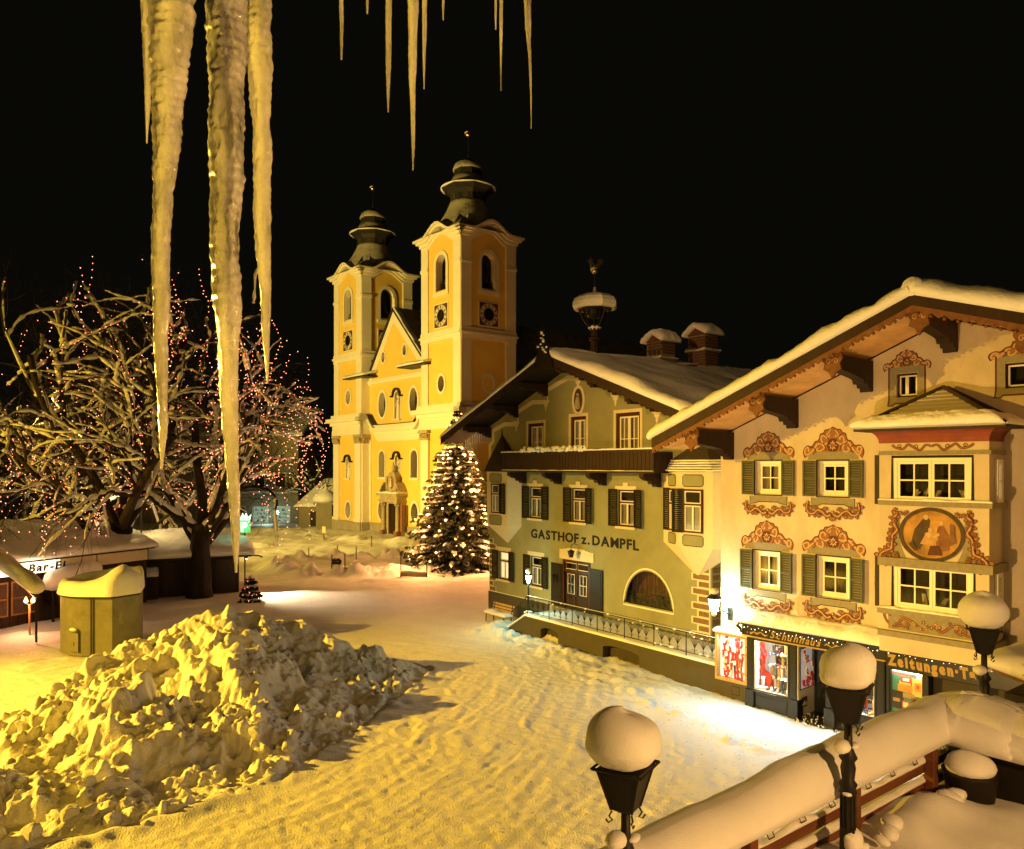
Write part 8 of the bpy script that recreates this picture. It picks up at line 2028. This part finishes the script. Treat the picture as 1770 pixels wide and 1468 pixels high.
        MB().ball((-.07, .05, bt - .24), .085, 12, 8, sc=(1.3, 1.0, .8), wob=.05).ball((.05, -.05, bt - .25), .05, 8, 6, sc=(1.6, 1, .6)).build('snow_lump', M['snow'], t, smooth=True)
        MB().ball((.02, -.02, bt - .38), .05, 8, 6, sc=(1.4, 1.2, .6)).ball((-.03, .0, bt - .70), .05, 8, 6, sc=(1.4, 1.2, .6)).build('snow_lump', M['snow'], t, smooth=True)
        if seed == 2:
            MB().ball((.0, -.04, .32), .10, 10, 8, sc=(1.2, 1.0, 1.3), wob=.05).build('snow_lump', M['snow'], t, smooth=True)
            MB().cbox(-.07, .07, -.07, .07, -.2, .46, .01).build('post_foot', M['metal_black'], t)
    post_lamp(-3.40, -.02, 5.80, 1.0, 'snow-capped lamp post at the bottom of the picture, nearest of the three on the terrace', 1)
    post_lamp(-.63, .34, 6.03, .92, 'snow-capped lamp post standing inside the terrace railing, middle one of three', 2)
    post_lamp(3.75, -.08, 5.98, 1.04, 'snow-capped lamp post beyond the corner mound, farthest of the three on the terrace', 3)
terrace()

# ================================================================ icicles hanging before the window
def icicle(pts, Y, seed, label):
    """pts: (centre px, py, width px) from the top down"""
    rs = random.Random(seed); k = 0
    zs = []; pp = np.array([at(p[0], p[1], Y) for p in pts]); wd = np.array([p[2] / FPX * Y / 2 for p in pts]) * (.82 if seed >= 5 else 1.0)
    L = pp[0, 2] - pp[-1, 2]; n = int(max(40, L / .0045)); ns = 28
    t = np.linspace(0, 1, n); s = (pp[0, 2] - pp[:, 2]) / L
    cx = np.interp(t, s, pp[:, 0]); r = np.interp(t, s, wd)
    # smooth the interpolated outline
    ker = np.ones(9) / 9; r = np.convolve(np.pad(r, 4, mode='edge'), ker, 'valid'); cx = np.convolve(np.pad(cx, 4, mode='edge'), ker, 'valid')
    z = pp[0, 2] - L * t
    th = np.linspace(0, 2 * PI, ns, endpoint=False)
    T, Th = np.meshgrid(t, th, indexing='ij'); Zm = np.repeat(z[:, None], ns, 1)
    ph = 1.2 * vnoise(np.cos(Th) * 1.2 + seed, np.sin(Th) * 1.2, Zm * 8, seed)
    rip = .045 * np.sin(Zm * 2 * PI / .021 + ph * 2.2 + 2.0 * vnoise(Zm * 9, Zm * 0, None, seed + 1)) * (.6 + .5 * vnoise(np.cos(Th) * 2 + 5, np.sin(Th) * 2, Zm * 20, seed + 4))
    lum = .16 * vnoise(np.cos(Th) * 1.1, np.sin(Th) * 1.1 + seed, Zm * 14, seed + 2) + .09 * vnoise(np.cos(Th) * 2.4, np.sin(Th) * 2.4 + seed, Zm * 45, seed + 6) + .06 * vnoise(np.cos(Th) * 3, np.sin(Th) * 3 + seed, Zm * 60, seed + 3)
    Rr = np.maximum(r[:, None], .0012) * (1 + rip + lum)
    X = cx[:, None] + Rr * np.cos(Th); Yy = Y + Rr * np.sin(Th) * .9
    V = np.stack([X, Yy, Zm], -1).reshape(-1, 3)
    i, j = np.meshgrid(np.arange(n - 1), np.arange(ns), indexing='ij'); j2 = (j + 1) % ns
    F = np.stack([(i * ns + j).ravel(), (i * ns + j2).ravel(), ((i + 1) * ns + j2).ravel(), ((i + 1) * ns + j).ravel()], 1)
    o = np_mesh('icicle', V, F, M['ice']); tag(o, label, 'icicle', 'icicles hanging from the eaves above')
icicle([(299, -120, 84), (297, 0, 74), (292, 150, 58), (288, 260, 42), (281, 330, 32), (279, 400, 32), (278, 520, 27), (280, 640, 21), (282, 740, 14), (280, 790, 8), (279, 812, 3)], 1.75, 1, 'thick icicle, left one of the big three, tip before the snowy limbs')
icicle([(390, -120, 74), (390, 0, 64), (393, 150, 62), (394, 300, 60), (391, 370, 50), (390, 480, 48), (394, 600, 37), (397, 700, 30), (402, 800, 22), (407, 900, 16), (408, 960, 10), (408, 990, 3)], 1.62, 2, 'longest and thickest icicle, its tip reaching down to the market hut')
icicle([(447, -120, 52), (447, 0, 44), (449, 120, 40), (453, 220, 31), (453, 330, 30), (454, 420, 24), (458, 500, 19), (460, 580, 12), (462, 640, 7), (462, 660, 3)], 1.80, 3, 'icicle close right of the longest one, tapering to a point at mid height')
icicle([(252, -120, 22), (253, 0, 20), (255, 100, 16), (256, 180, 9), (254, 230, 4), (254, 248, 2)], 1.9, 4, 'thin dark icicle at the very left of the row')
icicle([(590, -120, 13), (590, 0, 9), (591, 50, 8), (590, 85, 5), (590, 103, 3)], 2.2, 5, 'short icicle alone above the left church tower')
icicle([(634, -120, 9), (635, 0, 6), (635, 16, 5), (635, 24, 2)], 2.2, 6, 'stub of an icicle between the two at the top centre')
icicle([(672, -120, 20), (672, 0, 15), (672, 70, 12), (671, 130, 9), (671, 175, 5), (671, 194, 2)], 2.2, 7, 'slim icicle left of the long pointed one at the top centre')
icicle([(714, -120, 32), (714, 0, 23), (714, 60, 19), (713, 130, 14), (714, 200, 9), (714, 260, 6), (714, 294, 2)], 2.1, 8, 'long pointed icicle hanging left of the tall church tower')
icicle([(734, -120, 14), (734, 0, 10), (734, 60, 8), (733, 120, 5), (733, 154, 2)], 2.2, 9, 'thin icicle touching the right side of the long pointed one')
icicle([(766, -120, 8), (766, 0, 6), (766, 20, 4), (766, 35, 2)], 2.2, 10, 'tiny icicle just right of the long pointed group')
icicle([(857, -120, 7), (857, 0, 5), (857, 30, 4), (857, 51, 2)], 2.3, 11, 'short thin icicle of the right-hand pair')
icicle([(866, -120, 11), (866, 0, 8), (866, 60, 6), (866, 120, 3), (866, 157, 1)], 2.3, 12, 'thin dim icicle of the right-hand pair, the longer one')
icicle([(910, -120, 22), (911, 0, 16), (914, 70, 9), (917, 120, 5), (918, 180, 3), (918, 222, 1)], 2.3, 13, 'farthest right icicle, dark and needle-thin')
